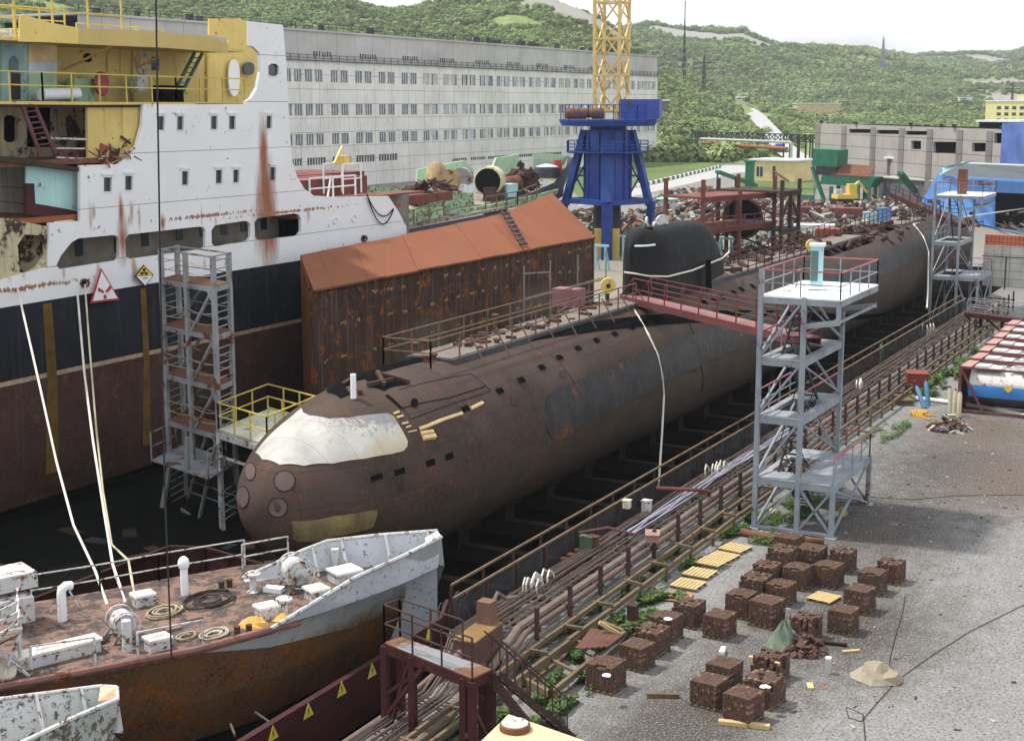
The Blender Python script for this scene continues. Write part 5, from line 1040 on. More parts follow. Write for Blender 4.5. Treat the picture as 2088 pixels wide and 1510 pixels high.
def ms(k, z, r_=2.35): a = ang0+k*math.pi/2+math.atan2(vd.y, vd.x); return Vector((mc.x+r_*math.cos(a), mc.y+r_*math.sin(a), z))
for k in range(4): b.bar(ms(k, z4+.5, 2.1), ms(k, 38), .34)
z = z4+1.5; i = 0
while z < 37:
    for k in range(4):
        b.bar(ms(k, z), ms(k+1, z), .2); m1 = (ms(k, z)+ms(k+1, z))/2; b.bar(ms(k, z+2.1), m1, .17); b.bar(ms(k+1, z+2.1), m1, .17); b.bar(ms(k, z+2.1), (ms(k, z+4.2)+ms(k+1, z+4.2))/2, .17); b.bar(ms(k+1, z+2.1), (ms(k, z+4.2)+ms(k+1, z+4.2))/2, .17)
    z += 4.2
b.build('lattice_mast', M('mast_yellow', (.62, .44, .15), .55, var=.12, rust=.08), cr)
for x0_, x1_, lb in ((1211, 1226, 'tall yellow steel panel standing left of the blue crane leg'), (1240, 1263, 'tall yellow steel panel standing right of the blue crane leg')):
    pa_ = fl+vd*1.6; pb__ = pa_+sdv; p0, p1 = PL(x0_, 536, pa_, pb__), PL(x1_, 536, pa_, pb__); p0.z = p1.z = 0; b = MB(); d = (p1-p0); b.box(((p0.x+p1.x)/2, (p0.y+p1.y)/2, HZ(p0, 466)/2), (d.length, .5, HZ(p0, 466)), rz=math.atan2(d.y, d.x)); one('steel_screen', b, m_yel, lb, 'panel')
# ================================================================== buildings on the right
m_ruin = M('raw_concrete_panels', (.33, .305, .28), .9, var=.15, sc_=.15, streak=.3, sk=(.2, .18, .15), fine=.08); seams(m_ruin, 0, 0, 2.4, .35, .12)
ra_, rb_ = G(1671, 252, 14.1), G(2075, 265, 14.1); rd_ = (rb_-ra_).normalized(); rn = Vector((-rd_.y, rd_.x, 0)); rn = rn if rn.dot(ra_) > 0 else -rn
ru = thing('concrete_building', 'unfinished grey concrete shed with empty window openings beyond the scrapyard', 'building', (ra_.x, ra_.y, 0))
def rpl(x, y): return PL(x, y, ra_, rb_)
hs_ = []
for x0_, x1_, y0_, y1_ in ((1731, 1780, 263, 271), (1788, 1838, 265, 273), (1846, 1896, 267, 275), (1858, 1878, 287, 304), (1903, 1955, 289, 312), (1982, 2018, 291, 309), (2027, 2062, 271, 292)):
    hs_.append([rpl(x0_, y1_), rpl(x1_, y1_+.5), rpl(x1_, y0_+.5), rpl(x0_, y0_)])
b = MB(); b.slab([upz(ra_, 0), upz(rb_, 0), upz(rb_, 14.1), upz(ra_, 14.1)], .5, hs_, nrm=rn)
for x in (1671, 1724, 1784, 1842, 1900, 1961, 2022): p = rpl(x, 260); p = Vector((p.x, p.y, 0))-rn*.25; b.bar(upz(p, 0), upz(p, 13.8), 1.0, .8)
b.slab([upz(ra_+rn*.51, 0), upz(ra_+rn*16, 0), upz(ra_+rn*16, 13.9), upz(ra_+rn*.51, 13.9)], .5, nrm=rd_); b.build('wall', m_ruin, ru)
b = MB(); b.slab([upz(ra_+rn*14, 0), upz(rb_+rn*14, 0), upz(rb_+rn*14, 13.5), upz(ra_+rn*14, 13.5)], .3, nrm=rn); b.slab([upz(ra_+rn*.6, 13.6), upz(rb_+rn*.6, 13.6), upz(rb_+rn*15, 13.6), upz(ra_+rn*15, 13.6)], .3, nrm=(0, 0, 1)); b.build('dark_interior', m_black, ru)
b = MB(); rnd = random.Random(31)
for k in range(7): p = ra_.lerp(rb_, rnd.random()); b.box((p.x, p.y, 14.5), (rnd.uniform(.5, 2), .6, rnd.uniform(.4, .9)))
b.build('roof_debris', m_drust, ru)
b = MB(); p0, p1 = rpl(2062, 335), rpl(2140, 340); q0 = p0-rn*2; q1 = p1-rn*2; b.slab([upz(q0, 0), upz(q1, 0), upz(q1, HZ(q1, 250)), upz(q0, HZ(q0, 251))], .4, nrm=rn); b.slab([upz(q0+rn*.42, 0), upz(q0+rn*8, 0), upz(q0+rn*8, HZ(q0, 251)), upz(q0+rn*.42, HZ(q0, 251))], .3, nrm=rd_); one('blue_building', b, M('blue_sheeting', (.09, .15, .38), .6, var=.35, sc_=.25), 'tall blue sheet-clad wall at the right edge beside the concrete shed', 'building')
b = MB(); p0 = G(2016, 250, 14.5); b.box((p0.x+8, p0.y-6, 14.8), (16, 12, .4), rz=-.6); b.k = 1; b.box((p0.x+8, p0.y-6, 13.4), (15, 11, 2.4), rz=-.6); one('roof_shelter', b, [m_ltgrey, m_black], 'grey flat shelter roof above the right end of the concrete shed', 'shelter')
# grey cabin on shed, corrugated shed
def bld(name, label, cat, A_, B_, z0, z1, depth, mat, roofm=None, over=.4, rt=.25, away=None):
    o = thing(name, label, cat, (A_.x, A_.y, z0)); d = (upz(B_, 0)-upz(A_, 0)); L_ = d.length; d.normalize(); n = Vector((-d.y, d.x, 0)); n = n if n.dot(upz(A_, 0)) > 0 else -n
    c = upz(A_, 0)+d*L_/2+n*depth/2; b = MB(); b.box((c.x, c.y, (z0+z1)/2), (L_, depth, z1-z0), rz=math.atan2(d.y, d.x)); b.build('wall', mat, o)
    if roofm: b = MB(); b.box((c.x, c.y, z1+rt/2+.003), (L_+over*2, depth+over*2, rt), rz=math.atan2(d.y, d.x)); b.build('roof', roofm, o)
    def panel(nm, u0, u1, h0, h1, mt, out=.04):
        b = MB(); a = upz(A_, 0)+d*L_*u0-n*out; c = upz(A_, 0)+d*L_*u1-n*out; b.slab([upz(a, z0+(z1-z0)*h0), upz(c, z0+(z1-z0)*h0), upz(c, z0+(z1-z0)*h1), upz(a, z0+(z1-z0)*h1)], .06, nrm=n); return b.build(nm, mt, o)
    return o, panel, d, n
m_corr = M('dark_corrugated', (.13, .13, .14), .6, var=.15); m_char = M('charcoal_wall', (.12, .115, .12), .7, var=.15)
A_, B_ = G(1790, 408), G(1915, 420); sh, _, d, n = bld('corrugated_shed', 'dark corrugated shed with pale flat roof carrying the charcoal cabin', 'shed', A_, B_, 0, HZ(A_, 362), 12, m_corr, m_conc)
A2 = G(1808, 357, HZ(A_, 362)+.3); B2 = G(1861, 360, HZ(A_, 362)+.3); zc = HZ(A_, 362)+.3
cb, pan, _, _ = bld('site_cabin', 'charcoal cabin with white door standing on the corrugated shed roof', 'cabin', A2, B2, zc, zc+3.2, 4.5, m_char, m_ltgrey, .5, .35); pan('window', .18, .36, .45, .8, m_glass, .06); pan('window_frame', .15, .39, .41, .84, m_white, .03); pan('door', .5, .72, .05, .8, m_white, .05)
# blue hangar
ha, hb = G(1905, 440), G(2088, 480); hd = (hb-ha).normalized(); hn = Vector((-hd.y, hd.x, 0)); hn = hn if hn.dot(ha) > 0 else -hn
def hp(x, y): return PL(x, y, ha, hb)
hg = thing('blue_hangar', 'bright light-blue hangar with a sloping white roof and dark open doorway', 'hangar', ha)
m_lb = M('hangar_light_blue', (.09, .27, .66), .5, var=.08, sc_=.3, streak=.1, sk=(.05, .15, .4))
b = MB(); b.slab([hp(1878, 428), hp(1878, 413), hp(1921, 340), hp(1921, 358), hp(2180, 372), hp(2180, 500)], .4, [[hp(2024, 466), hp(2024, 392), hp(2140, 397), hp(2140, 488)]], nrm=hn); b.build('front_wall', m_lb, hg)
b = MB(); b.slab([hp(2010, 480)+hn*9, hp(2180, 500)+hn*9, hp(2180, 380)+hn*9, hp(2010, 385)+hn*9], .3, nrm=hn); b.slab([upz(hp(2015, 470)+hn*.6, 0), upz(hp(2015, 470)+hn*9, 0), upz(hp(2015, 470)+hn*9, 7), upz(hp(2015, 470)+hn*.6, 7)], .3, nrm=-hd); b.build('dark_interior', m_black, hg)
m_wr = M('ribbed_white_roof', (.62, .72, .74), .45, var=.06); seams(m_wr, 1.6, 0, 0, .8, .12)
e0, e1 = hp(1919, 357), hp(2180, 371); b = MB(); f0 = G(1962, 333, e0.z+2.6); f1 = G(2180, 342, e1.z+2.6); b.slab([e0-hn*.3, e1-hn*.3, f1, f0], .2, nrm=(0, 0, 1)); b.build('roof', m_wr, hg)
b = MB(); b.slab([hp(1921, 340), hp(1921, 358), f0+Vector((0, 0, -.2)), G(1992, 326, e0.z+4.0)], .3, nrm=hd); b.build('parapet', m_cyan, hg)
for x0_, x1_, y0_, y1_ in ((1953, 1962, 366, 375), (1966, 1974, 367, 376), (1995, 2005, 369, 379), (2008, 2020, 370, 379), (1891, 1902, 406, 414), (1906, 1918, 407, 416)):
    b = MB(); b.slab([hp(x0_, y1_)-hn*.04, hp(x1_, y1_)-hn*.04, hp(x1_, y0_)-hn*.04, hp(x0_, y0_)-hn*.04], .06, nrm=hn); b.build('window', m_glass, hg)
# small yellow building
A_, B_ = G(1531, 368), G(1620, 371); yb, pan, d, n = bld('yellow_building', 'small pale yellow flat-roofed building on the grass by the pipe gantry', 'building', A_, B_, 0, HZ(A_, 327), 9, M('pale_yellow_wall', (.66, .54, .28), .8, var=.1, streak=.15, sk=(.4, .3, .15)), m_ltgrey, .5, .4)
pan('window', .12, .28, .2, .72, m_fr, .03); pan('window_glass', .13, .19, .22, .7, m_glass, .06); pan('window_glass', .21, .27, .22, .7, m_glass, .06); pan('doorway', .5, .56, .1, .75, m_drust, .04)
b = MB(); p = A_.lerp(B_, .55)-n*1.0; q_ = A_.lerp(B_, .9)-n*1.; b.bar(upz(p, 2.6), upz(q_, .2), 1.0, .2); b.build('outside_stair', m_rust, yb)
# far yellow block and low far buildings
A_, B_ = G(2010, 205, 19.0), G(2110, 206, 19.0)
A_ = Vector((*colpt(2010, 620), 0)); B_ = Vector((*colpt(2130, 600), 0)); fy, pan, d, n = bld('yellow_block', 'pale yellow four-storey block on the far right above the concrete shed', 'building', A_, B_, 8, HZ(A_, 207), 14, M('primrose_wall', (.68, .60, .30), .8, var=.06), m_ltgrey, .3, .5)
for r_ in range(3):
    for k in range(6): pan('window', .2+k*.13, .27+k*.13, .28+r_*.22, .39+r_*.22, m_glass, .06)
b = MB(); c = A_.lerp(B_, .55)+n*6; b.box((c.x, c.y, HZ(A_, 207)+1.6), (6, 6, 2.6)); b.build('roof_house', M('primrose_wall', (.6, .5, .3)), fy)
for px, r_, w_, h_, y_, mt, lb in ((1665, 1000, 30, 7, 212, M('ochre_far_wall', (.55, .45, .25), .8), 'long low ochre building among trees below the distant road'), (1967, 1080, 9, 5, 200, m_white, 'small white building standing on the distant road'), (1347, 600, 6, 3, 206, m_char, 'dark roofed house at the right end of the factory')):
    x_, y0_, z_ = terr(px, r_); b = MB(); zt_ = HZ((x_, y0_), y_); b.box((x_, y0_, zt_-h_/2), (w_, w_*.4, h_), rz=-1.0); b.k = 1; b.box((x_, y0_, zt_+.3), (w_+1, w_*.4+1, .6), rz=-1.0); one('far_building', b, [mt, m_ltgrey], lb, 'building')
# masts
def pylon(px, r_, ytop, ybase, wd, label, m=m_dark):
    x_, y_, z_ = terr(px, r_); zt_ = HZ((x_, y_), ytop); b = MB(); z0 = z_-1; H_ = zt_-z0; c = Vector((x_, y_, 0))
    def q_(k, t): a = k*math.pi/2+.5; r2 = wd*(1-.85*t); return c+Vector((math.cos(a)*r2, math.sin(a)*r2, z0+H_*t))
    for k in range(4):
        b.bar(q_(k, 0), q_(k, 1), wd*.16)
        for j in range(9): t0, t1 = 1-(1-j/9)**1, (j+1)/9; b.bar(q_(k, t0), q_(k+1, t1), wd*.09); b.bar(q_(k+1, t0), q_(k, t1), wd*.09)
    b.bar(c+Vector((0, 0, zt_)), c+Vector((0, 0, zt_+H_*.08)), wd*.12)
    return c, zt_, H_, b
c, zt_, H_, b = pylon(1393, 900, 35, 125, 1.3, ''); b.bar(c+Vector((0, 0, zt_)), c+Vector((0, 0, HZ(c, 2))), .5); one('radio_mast', b, m_dark, 'thin dark guyed mast rising above the hills right of the yellow crane', 'mast')
c, zt_, H_, b = pylon(1796, 1500, 78, 140, 3.2, ''); one('lattice_pylon', b, M('pylon_grey', (.2, .22, .28), .6), 'pale grey lattice mast on the far ridge above the concrete shed', 'mast')
for px, r_, yt, lb in ((1434, 860, 112, 'dark power pylon on the slope below the radio mast'), (2063, 1100, 170, 'power pylon on the slope near the right edge'), (962, 900, 35, 'thin leaning pole above the factory roof')):
    c, zt_, H_, b = pylon(px, r_, yt, 0, 1.6 if px != 962 else .5, '')
    if px != 962:
        for k in (.7, .82): b.bar(c+Vector((-5, 5, zt_-H_*(1-k))), c+Vector((5, -5, zt_-H_*(1-k))), .5)
    one('power_pylon', b, m_dark, lb, 'pylon')
# far parked cars on the side road / lot
cc = [M('car_white', (.7, .7, .7), .3), M('car_dark', (.03, .03, .04), .3), M('car_red', (.3, .03, .03), .3), M('car_silver', (.4, .42, .45), .3)]
proto = None; rnd = random.Random(77)
def far_car(px, r_, ci, label):
    x_, y_, z_ = terr(px, r_); z_ += 1.4 if r_ < 1100 and px < 1600 else 2.2
    o = thing('parked_car', label, 'car', (0, 0, 0), 'cars parked on the distant hillside lot'); b = MB(); b.slab([(-2.3, -.9, .4), (2.3, -.9, .4), (2.3, -.9, 1.0), (1.2, -.9, 1.1), (-2.2, -.9, 1.15)], 1.8, nrm=(0, 1, 0)); b.build('body', cc[ci], o); b = MB(); b.slab([(-1.9, -.8, 1.1), (1.0, -.8, 1.05), (.4, -.8, 1.6), (-1.4, -.8, 1.6)], 1.6, nrm=(0, 1, 0)); b.build('cabin', m_glass, o)
    b = MB()
    for x in (-1.4, 1.4): b.cyl((x, -.95, .35), (x, .95, .35), .36, 10)
    b.build('wheels', m_brope, o); place(o, (x_, y_, z_), rnd.uniform(0, 3), 1.6)
for i, (px, r_, ci) in enumerate(((1486, 1040, 1), (1497, 1000, 0), (1504, 960, 3), (1512, 930, 0), (1524, 890, 1), (1937, 640, 0), (1946, 640, 3), (1955, 640, 0), (1964, 640, 1), (1973, 640, 3), (1872, 680, 0), (1884, 700, 3))):
    nm = ['white', 'dark', 'red', 'silver'][ci]; far_car(px, r_, ci, f'tiny {nm} car on the hillside road, {["highest", "second highest", "middle", "fourth down", "lowest"][i]} of the line' if i < 5 else f'tiny {nm} car above the concrete shed, {["first", "second", "third", "fourth", "fifth"][i-5] + " of five" if i < 10 else ["left", "right"][i-10] + " one of a pair"}')
# pipe gantry
ga, gb_ = G(1421, 320), G(1640, 338); ztg = HZ(ga, 268); gt = thing('pipe_gantry', 'black lattice gantry beam on posts spanning behind the silver pipe', 'gantry', ga)
pa, pb_ = upz(ga, ztg), upz(G(1665, 268+9, ztg), ztg); pb_ = G(1666, 276, ztg)
b = MB(); dz = Vector((0, 0, 2.1)); off = Vector((1.5, 2.5, 0))
for o_ in (Vector((0, 0, 0)), off):
    b.bar(pa+o_, pb_+o_, .35); b.bar(pa+o_-dz, pb_+o_-dz, .35); n = 22
    for k in range(n): b.bar(pa.lerp(pb_, k/n)+o_-(dz if k % 2 else Vector()), pa.lerp(pb_, (k+1)/n)+o_-(Vector() if k % 2 else dz), .22); b.bar(pa.lerp(pb_, k/n)+o_, pa.lerp(pb_, k/n)+o_-dz, .18)
b.build('truss', m_dark, gt)
for t in (0, .03, .80, .86, .92, .97, 1): p = pa.lerp(pb_, t); b = MB(); b.bar(p, upz(p, 0), .45); b.bar(p+off, upz(p+off, 0), .4); b.build('post', m_dark, gt)
m_sil = M('silver_lagging', (.5, .52, .54), .35, metal=.5, var=.15); q0 = G(1427, 322); zq = HZ(q0, 283)
b = MB(); qa = upz(q0, zq); qb = G(1614, 290, zq); b.tube([upz(qa, 0), qa-Vector((0, 0, .6)), qa+(qb-qa)*.01, qb-(qb-qa)*.01, qb-Vector((0, 0, .6)), upz(qb, .5)], .45, 8); one('silver_pipe', b, m_sil, 'silver lagged pipe loop with two uprights in front of the black gantry', 'pipe')
b = MB(); b.tube([G(1432, 292, zq-1.6), G(1605, 303, zq-1.6)], .5, 8); b.tube([G(1432, 296, zq-1.9), G(1432, 296, zq-1.9)-Vector((0, 0, zq-1.9))], .3, 6); one('rusty_pipe', b, m_orust, 'rust-brown pipe running under the silver pipe of the gantry', 'pipe')
b = MB(); p = G(1590, 318); b.box((p.x, p.y, 2.2), (5, 3, 4.4), rz=.4); one('blue_tank', b, M('royal_blue', (.03, .08, .55), .5), 'small royal blue box behind the yellow building at the gantry foot', 'tank')
# green hopper machine
A_ = G(1668, 408); B_ = G(1782, 412); gm = thing('hopper_machine', 'green sorting machine with raised bin and rusty hopper tray in the scrapyard', 'machine', A_)
def gp(x, y): return PL(x, y, A_, B_)
ax_ = (upz(B_, 0)-upz(A_, 0)).normalized(); an = Vector((-ax_.y, ax_.x, 0)); an = an if an.dot(A_) > 0 else -an
b = MB(); b.slab([gp(1656, 338), gp(1706, 340), gp(1708, 306), gp(1658, 303)], 6, nrm=an); b.build('upper_bin', m_mgreen, gm)
b = MB(); b.slab([gp(1672, 375), gp(1775, 382), gp(1784, 362), gp(1676, 356)], 5.0, nrm=an); b.build('tray', m_mgreen, gm)
b = MB(); t0, t1 = gp(1694, 362), gp(1772, 368); b.slab([t0-an*.05+Vector((0, 0, .5)), t1-an*.05+Vector((0, 0, .5)), t1+an*3.5+Vector((0, 0, 2.4)), t0+an*3.5+Vector((0, 0, 2.4))], .2, nrm=(0, 0, 1)); b.build('hopper_plate', m_rust, gm)
for x in (1695, 1750, 1772): b = MB(); p = gp(x, 380); b.bar(p, upz(p, 0), .6); b.bar(p+an*4, upz(p+an*4, 0), .6); b.build('leg', m_mgreen, gm)
b = MB(); b.bar(gp(1656, 340), gp(1682, 408)-an*.5, .8, .5); b.build('chute', m_mgreen, gm)
b = MB(); b.slab([gp(1664, 356), gp(1704, 358), gp(1704, 340), gp(1664, 339)], 3, nrm=an); b.build('engine_block', m_dark, gm)
# excavator
p = G(1722, 418); ex_ = thing('excavator', 'small yellow excavator body with a black undercarriage in front of the green machine', 'excavator', p)
b = MB(); b.box((p.x, p.y, .6), (4.4, 3.0, 1.1), rz=-.9); b.build('tracks', m_brope, ex_)
b = MB(); b.box((p.x, p.y, 1.6), (4.0, 2.8, .8), rz=-.9); b.build('body', m_yel, ex_); b = MB(); b.box((p.x+.8, p.y-1., 2.9), (1.5, 1.4, 1.9), rz=-.9); b.build('cab', m_yel, ex_); b = MB(); b.box((p.x-.8, p.y+1., 2.4), (1.4, 1.3, 1.), rz=-.9); b.build('engine_cover', m_dirtyw, ex_); b = MB(); b.bar((p.x+.4, p.y-.4, 2.4), (p.x+2, p.y-2, 4.2), .45); b.bar((p.x+2, p.y-2, 4.2), (p.x+2.9, p.y-3.3, 2.2), .35); b.build('arm', m_yel, ex_)
# green conveyors
for (x0_, y0_, x1_, y1_, lb) in ((1462, 350, 1540, 378, 'green conveyor arm sloping down left of the yellow building'), (1832, 352, 1876, 404, 'green conveyor arm sloping down in front of the corrugated shed')):
    a = G(x0_, y0_+50 if x0_ < 1500 else y0_+70); c = G(x1_, y1_+14 if x0_ < 1500 else y1_+8); za, zc_ = HZ(a, y0_), HZ(c, y1_); o = thing('conveyor', lb, 'conveyor', a); b = MB(); b.bar(upz(a, za), upz(c, zc_), 1.1, .6); b.build('arm', m_mgreen, o); b = MB(); b.bar(upz(a, 0), upz(a, za), .3); b.bar(upz(c, 0), upz(c, zc_), .3); b.build('support', m_mgreen, o)
b = MB(); p = G(1528, 385); b.box((p.x, p.y, 3), (1.6, 1.6, 6)); b.box((p.x, p.y, 6), (2.2, 2.2, .4)); one('green_hopper', b, m_mgreen, 'upright green hopper standing in front of the yellow building', 'hopper')
b = MB(); pa, pb_ = G(1500, 402), G(1660, 410); railing(b, [pa, pb_], 2.2, 4, .08, (1, .5)); b.box((pa+pb_)/2+Vector((0, 0, .5)), ((pb_-pa).length, .3, 1.0), rz=math.atan2((pb_-pa).y, (pb_-pa).x)); one('green_fence', b, m_mgreen, 'low green fence with posts in front of the yellow building', 'fence')
# kiosk
p = G(1360, 447); kz = HZ(p, 406); o = thing('guard_kiosk', 'small white kiosk with a light green roof beside the blue crane', 'kiosk', p); b = MB(); b.box((p.x, p.y, kz/2), (2.2, 2.4, kz), rz=.3); b.build('wall', m_dirtyw, o); b = MB(); b.lathe((p.x, p.y, kz), [(2.1, 0), (2.1, .12), (.4, .6)], 4); b.build('roof', M('mint_roof', (.35, .62, .42), .6), o)
b = MB()
for s_ in (-.6, .5): b.box((p.x-1.1+.1, p.y+s_*1.0, kz*.55), (.3, .3, kz*.5), rz=.3)
b.build('window', m_glass, o)
# ------------------------------------------------------------------ red-brown steel frames in the yard
def frame(label, px0, py0, px1, py1, ztop, dep, mids, mat):
    a, c = G(px0, py0), G(px1, py1); d = (c-a); n = Vector((-d.y, d.x, 0)).normalized(); n = n if n.dot(a) > 0 else -n; o = thing('scaffold', label, 'scaffold', a)
    for t in (0, .5, 1):
        for q_ in (0, dep): p = a+d*t+n*q_; b = MB(); b.bar(p, upz(p, ztop+(1.5 if t != .5 else 0)), .38); b.build('column', mat, o)
    for z in mids: b = MB(); b.box(((a+d/2+n*dep/2).x, (a+d/2+n*dep/2).y, z), (d.length+.6, dep+.4, .25), rz=math.atan2(d.y, d.x)); b.bar(a+Vector((0, 0, z-.3)), c+Vector((0, 0, z-.3)), .2, .45); b.build('platform', mat, o)
    b = MB(); b.bar(upz(a, ztop-3), upz(a+d*.5, ztop-.3), .2); b.bar(upz(c, ztop-3), upz(a+d*.5, ztop-.3), .2); b.bar(upz(a, mids[0]-2.5), upz(a+n*dep, mids[0]), .2); railing(b, [upz(a, mids[0]), upz(c, mids[0])], 1.2, 2, .05); b.build('brace', mat, o)
    return o
m_fr2 = M('frame_red_brown', (.17, .055, .05), .75, var=.3, rust=.3)
frame('dark red steel frame with two platforms standing behind the sail', 1430, 560, 1575, 540, HZ(G(1430, 560), 395), 5, [HZ(G(1430, 560), 468), HZ(G(1430, 560), 404)], m_fr2)
frame('rusty brown steel frame right of the dark red one behind the submarine', 1590, 545, 1625, 538, HZ(G(1590, 545), 395), 8, [HZ(G(1590, 545), 470), HZ(G(1590, 545), 392)], m_drust)
b = MB(); p = G(1512, 520); 
for k in range(14): a = k*.449; b.bar(upz(p, 4.5), upz(p, 4.5)+Vector((0, math.cos(a)*2.6, math.sin(a)*2.6)), .16)
b.lathe(upz(p, 4.5), [(2.6, -.1), (2.6, .1), (2.3, .1), (2.3, -.1)], 20, ax=(1, 0, 0)); b.lathe(upz(p, 4.5), [(.5, -.4), (.5, .4)], 8, ax=(1, 0, 0)); one('spoked_wheel', b, m_drust, 'large dark spoked wheel lying inside the dark red steel frame', 'wheel')
# pale blue A-frames
for px, py, lb in ((1370, 552, 'pale blue trestle just right of the blue crane'), (1452, 545, 'pale blue trestle behind the sail, left of the tall one'), (1478, 535, 'pale blue trestle under the dark red frame'), (1525, 515, 'tall pale blue trestle under the middle of the red frame'), (1556, 505, 'pale blue trestle right of the tall one under the red frame'), (1590, 505, 'pale blue trestle under the rusty brown frame'), (1278, 530, 'pale blue trestle in front of the right yellow panel'), (1222, 552, 'pale blue trestle in front of the left yellow panel')):
    p = G(px, py); b = MB(); h = 2.8; b.bar(p+Vector((0, .5, 0)), p+Vector((0, .5, h)), .2); b.bar(p-Vector((0, .7, 0)), p+Vector((0, -.7, h)), .2); b.bar(p+Vector((0, .9, h)), p-Vector((0, 1.1, -h)), .25); b.bar(p+Vector((1.2, .5, 0)), p+Vector((0, .5, h)), .15); b.bar(p+Vector((1.2, -.7, 0)), p+Vector((0, -.7, h)), .15); one('steel_trestle', b, m_cyan, lb, 'trestle', 'pale blue trestles behind the submarine')
# scrap heaps
scm = [m_rust, m_drust, M('scrap_grey', (.28, .28, .27), .6, rust=.3), M('scrap_pale', (.33, .31, .26), .8, var=.3), M('scrap_brown', (.22, .12, .07), .9), m_dark]
def heap(label, spots, n, h=2.2, smax=1.6, cols=6):
    smax *= .72; n = int(n*1.6)
    b = MB()
    for px, py, rx, ry in spots: p = G(px, py); pile(b, (p.x, p.y, .1), (rx, ry), n, h, cols, .25, smax, 2.6)
    return tag(b.build('scrap_heap', scm), label, 'scrap heap', None, 'stuff')
rnd = random.Random(55)
heap('grey and brown scrap metal heaped under the blue crane', [(1200, 455, 10, 6), (1290, 470, 8, 6), (1275, 510, 6, 5), (1330, 455, 9, 6), (1180, 470, 8, 5)], 230, 2.2)
heap('mixed scrap metal heaped between the kiosk and the green machine', [(1420, 410, 14, 8), (1480, 420, 14, 8), (1400, 440, 10, 6), (1560, 430, 14, 8), (1640, 440, 12, 8), (1480, 470, 10, 7)], 260, 2.4, 2.)
heap('scrap spread on the yard behind the torn submarine deck', [(1690, 450, 12, 8), (1760, 435, 12, 8), (1640, 480, 10, 6), (1600, 500, 8, 6), (1540, 540, 8, 5), (1460, 565, 6, 4), (1810, 425, 9, 6), (1720, 470, 9, 5), (1570, 560, 8, 3)], 240, 1.8, 1.6)
heap('rusty scrap piled on top of the concrete block wall', [(2010, 458, 5, 4), (2070, 462, 6, 3)], 90, 2.5, 1.4, 3)
for i, (px, py, w_, mt, lb) in enumerate(((1725, 452, 5, M('container_rust', (.2, .07, .05), .8), 'rust-red open container among the scrap below the excavator'), (1640, 450, 5, M('container_maroon', (.16, .05, .05), .8), 'maroon container among the scrap left of the green machine'), (1660, 490, 5.5, m_ltgrey, 'white ribbed container behind the torn submarine deck'), (1690, 500, 3.5, M('container_scarlet', (.34, .08, .05), .8), 'small red skip beside the white ribbed container'), (1772, 462, 2, m_cyan, 'light blue drum box among the scrap'), (1800, 452, 2.2, M('rag_blue', (.12, .3, .6)), 'blue bin standing in the scrap near the stern'))):
    p = G(px, py); o = thing('container', lb, 'container', p); b = MB(); b.box((p.x, p.y, 1.1), (w_*.5, w_, 2.2), rz=.2); b.build('body', mt, o); b = MB()
    for k in range(9): b.box((p.x-math.cos(.2)*w_*.25+math.sin(.2)*(0), p.y-math.sin(.2)*w_*.25+(k-4)*w_*.105, 1.1), (.1, .08, 2.1), rz=.2)
    b.build('rib', mt, o)
# concrete block wall with brick top
m_blk = M('concrete_blocks', (.42, .41, .38), .9, var=.15, streak=.35, sk=(.2, .19, .17)); seams(m_blk, 0, 1.6, .8, .45, .05)
wa, wb = G(2002, 582), G(2400, 610); zw = HZ(wa, 500); d = wb-wa; n = Vector((-d.y, d.x, 0)).normalized(); n = n if n.dot(wa) > 0 else -n
o = thing('block_wall', 'pale concrete block wall topped with red brick behind the far stern tower', 'wall', wa); b = MB(); b.slab([upz(wa, 0), upz(wb, 0), upz(wb, zw), upz(wa, zw)], 1.2, nrm=n); b.build('blocks', m_blk, o)
m_brk = M('red_brick_course', (.42, .14, .08), .9, var=.2); seams(m_brk, 0, .4, .4, .4, .06); b = MB(); zw2 = HZ(wa, 478); b.slab([upz(wa+n*.2, zw+.004), upz(wb+n*.2, zw+.004), upz(wb+n*.2, zw2), upz(wa+n*.2, zw2)], .9, nrm=n); b.build('brick_top', m_brk, o)
b = MB(); b.tube([upz(wa-n*.4, zw*.75), upz(wb-n*.4, zw*.75)], .06, 6); p = G(2048, 590); b.tube([upz(p, 0), upz(p, zw*.8)], .07, 6); b.build('pipe', m_dark, o)
# ================================================================== small ship in the foreground
DZ = 1.9
def D(x, y, z=DZ): return G(x, y, z)
fs = thing('small_ship', 'small rusty ship with orange-brown deck and white bow bulwark in the lower left', 'ship', (34, 30, -1.6))
m_deck = M('salmon_rust_deck', (.17, .105, .08), .9, var=.3, sc_=.9, rust=.55, rc=(.07, .055, .05), rs=.5, bump=.3, fine=.35)
tint(m_deck, [(tuple(D(800/2.95, 1180)), (2, 1, 1)), (tuple(D(350, 1290)), (2.6, .8, 1)), (tuple(D(590, 1200)), (2.2, 1.2, 1)), (tuple(D(120, 1340)), (3, .8, 1))], (.07, .065, .065), soft=.4, nscale=2, thr=.25)
near = [D(-260, 1470), D(0, 1402), D(200, 1365), D(400, 1325), D(553, 1283), D(730, 1205), D(850, 1135, 1.9)]; far = [D(-260, 1290), D(60, 1228), D(200, 1205), D(320, 1182), D(495, 1152), D(660, 1140), D(830, 1112)]
tipd = D(868, 1112)
b = MB(); b.slab(near+[tipd]+far[::-1], -.15, nrm=(0, 0, 1)); b.build('deck', m_deck, fs)
m_hr = M('rusty_hull_side', (.10, .05, .022), .9, var=.5, sc_=.8, streak=.3, sk=(.13, .11, .06), rust=.4, rc=(.17, .06, .015), bump=.5, fine=.6)
m_hg = M('grey_bulwark_paint', (.32, .335, .33), .7, var=.12, streak=.35, sk=(.22, .2, .13), rust=.12, rc=(.2, .1, .02), rs=.8)
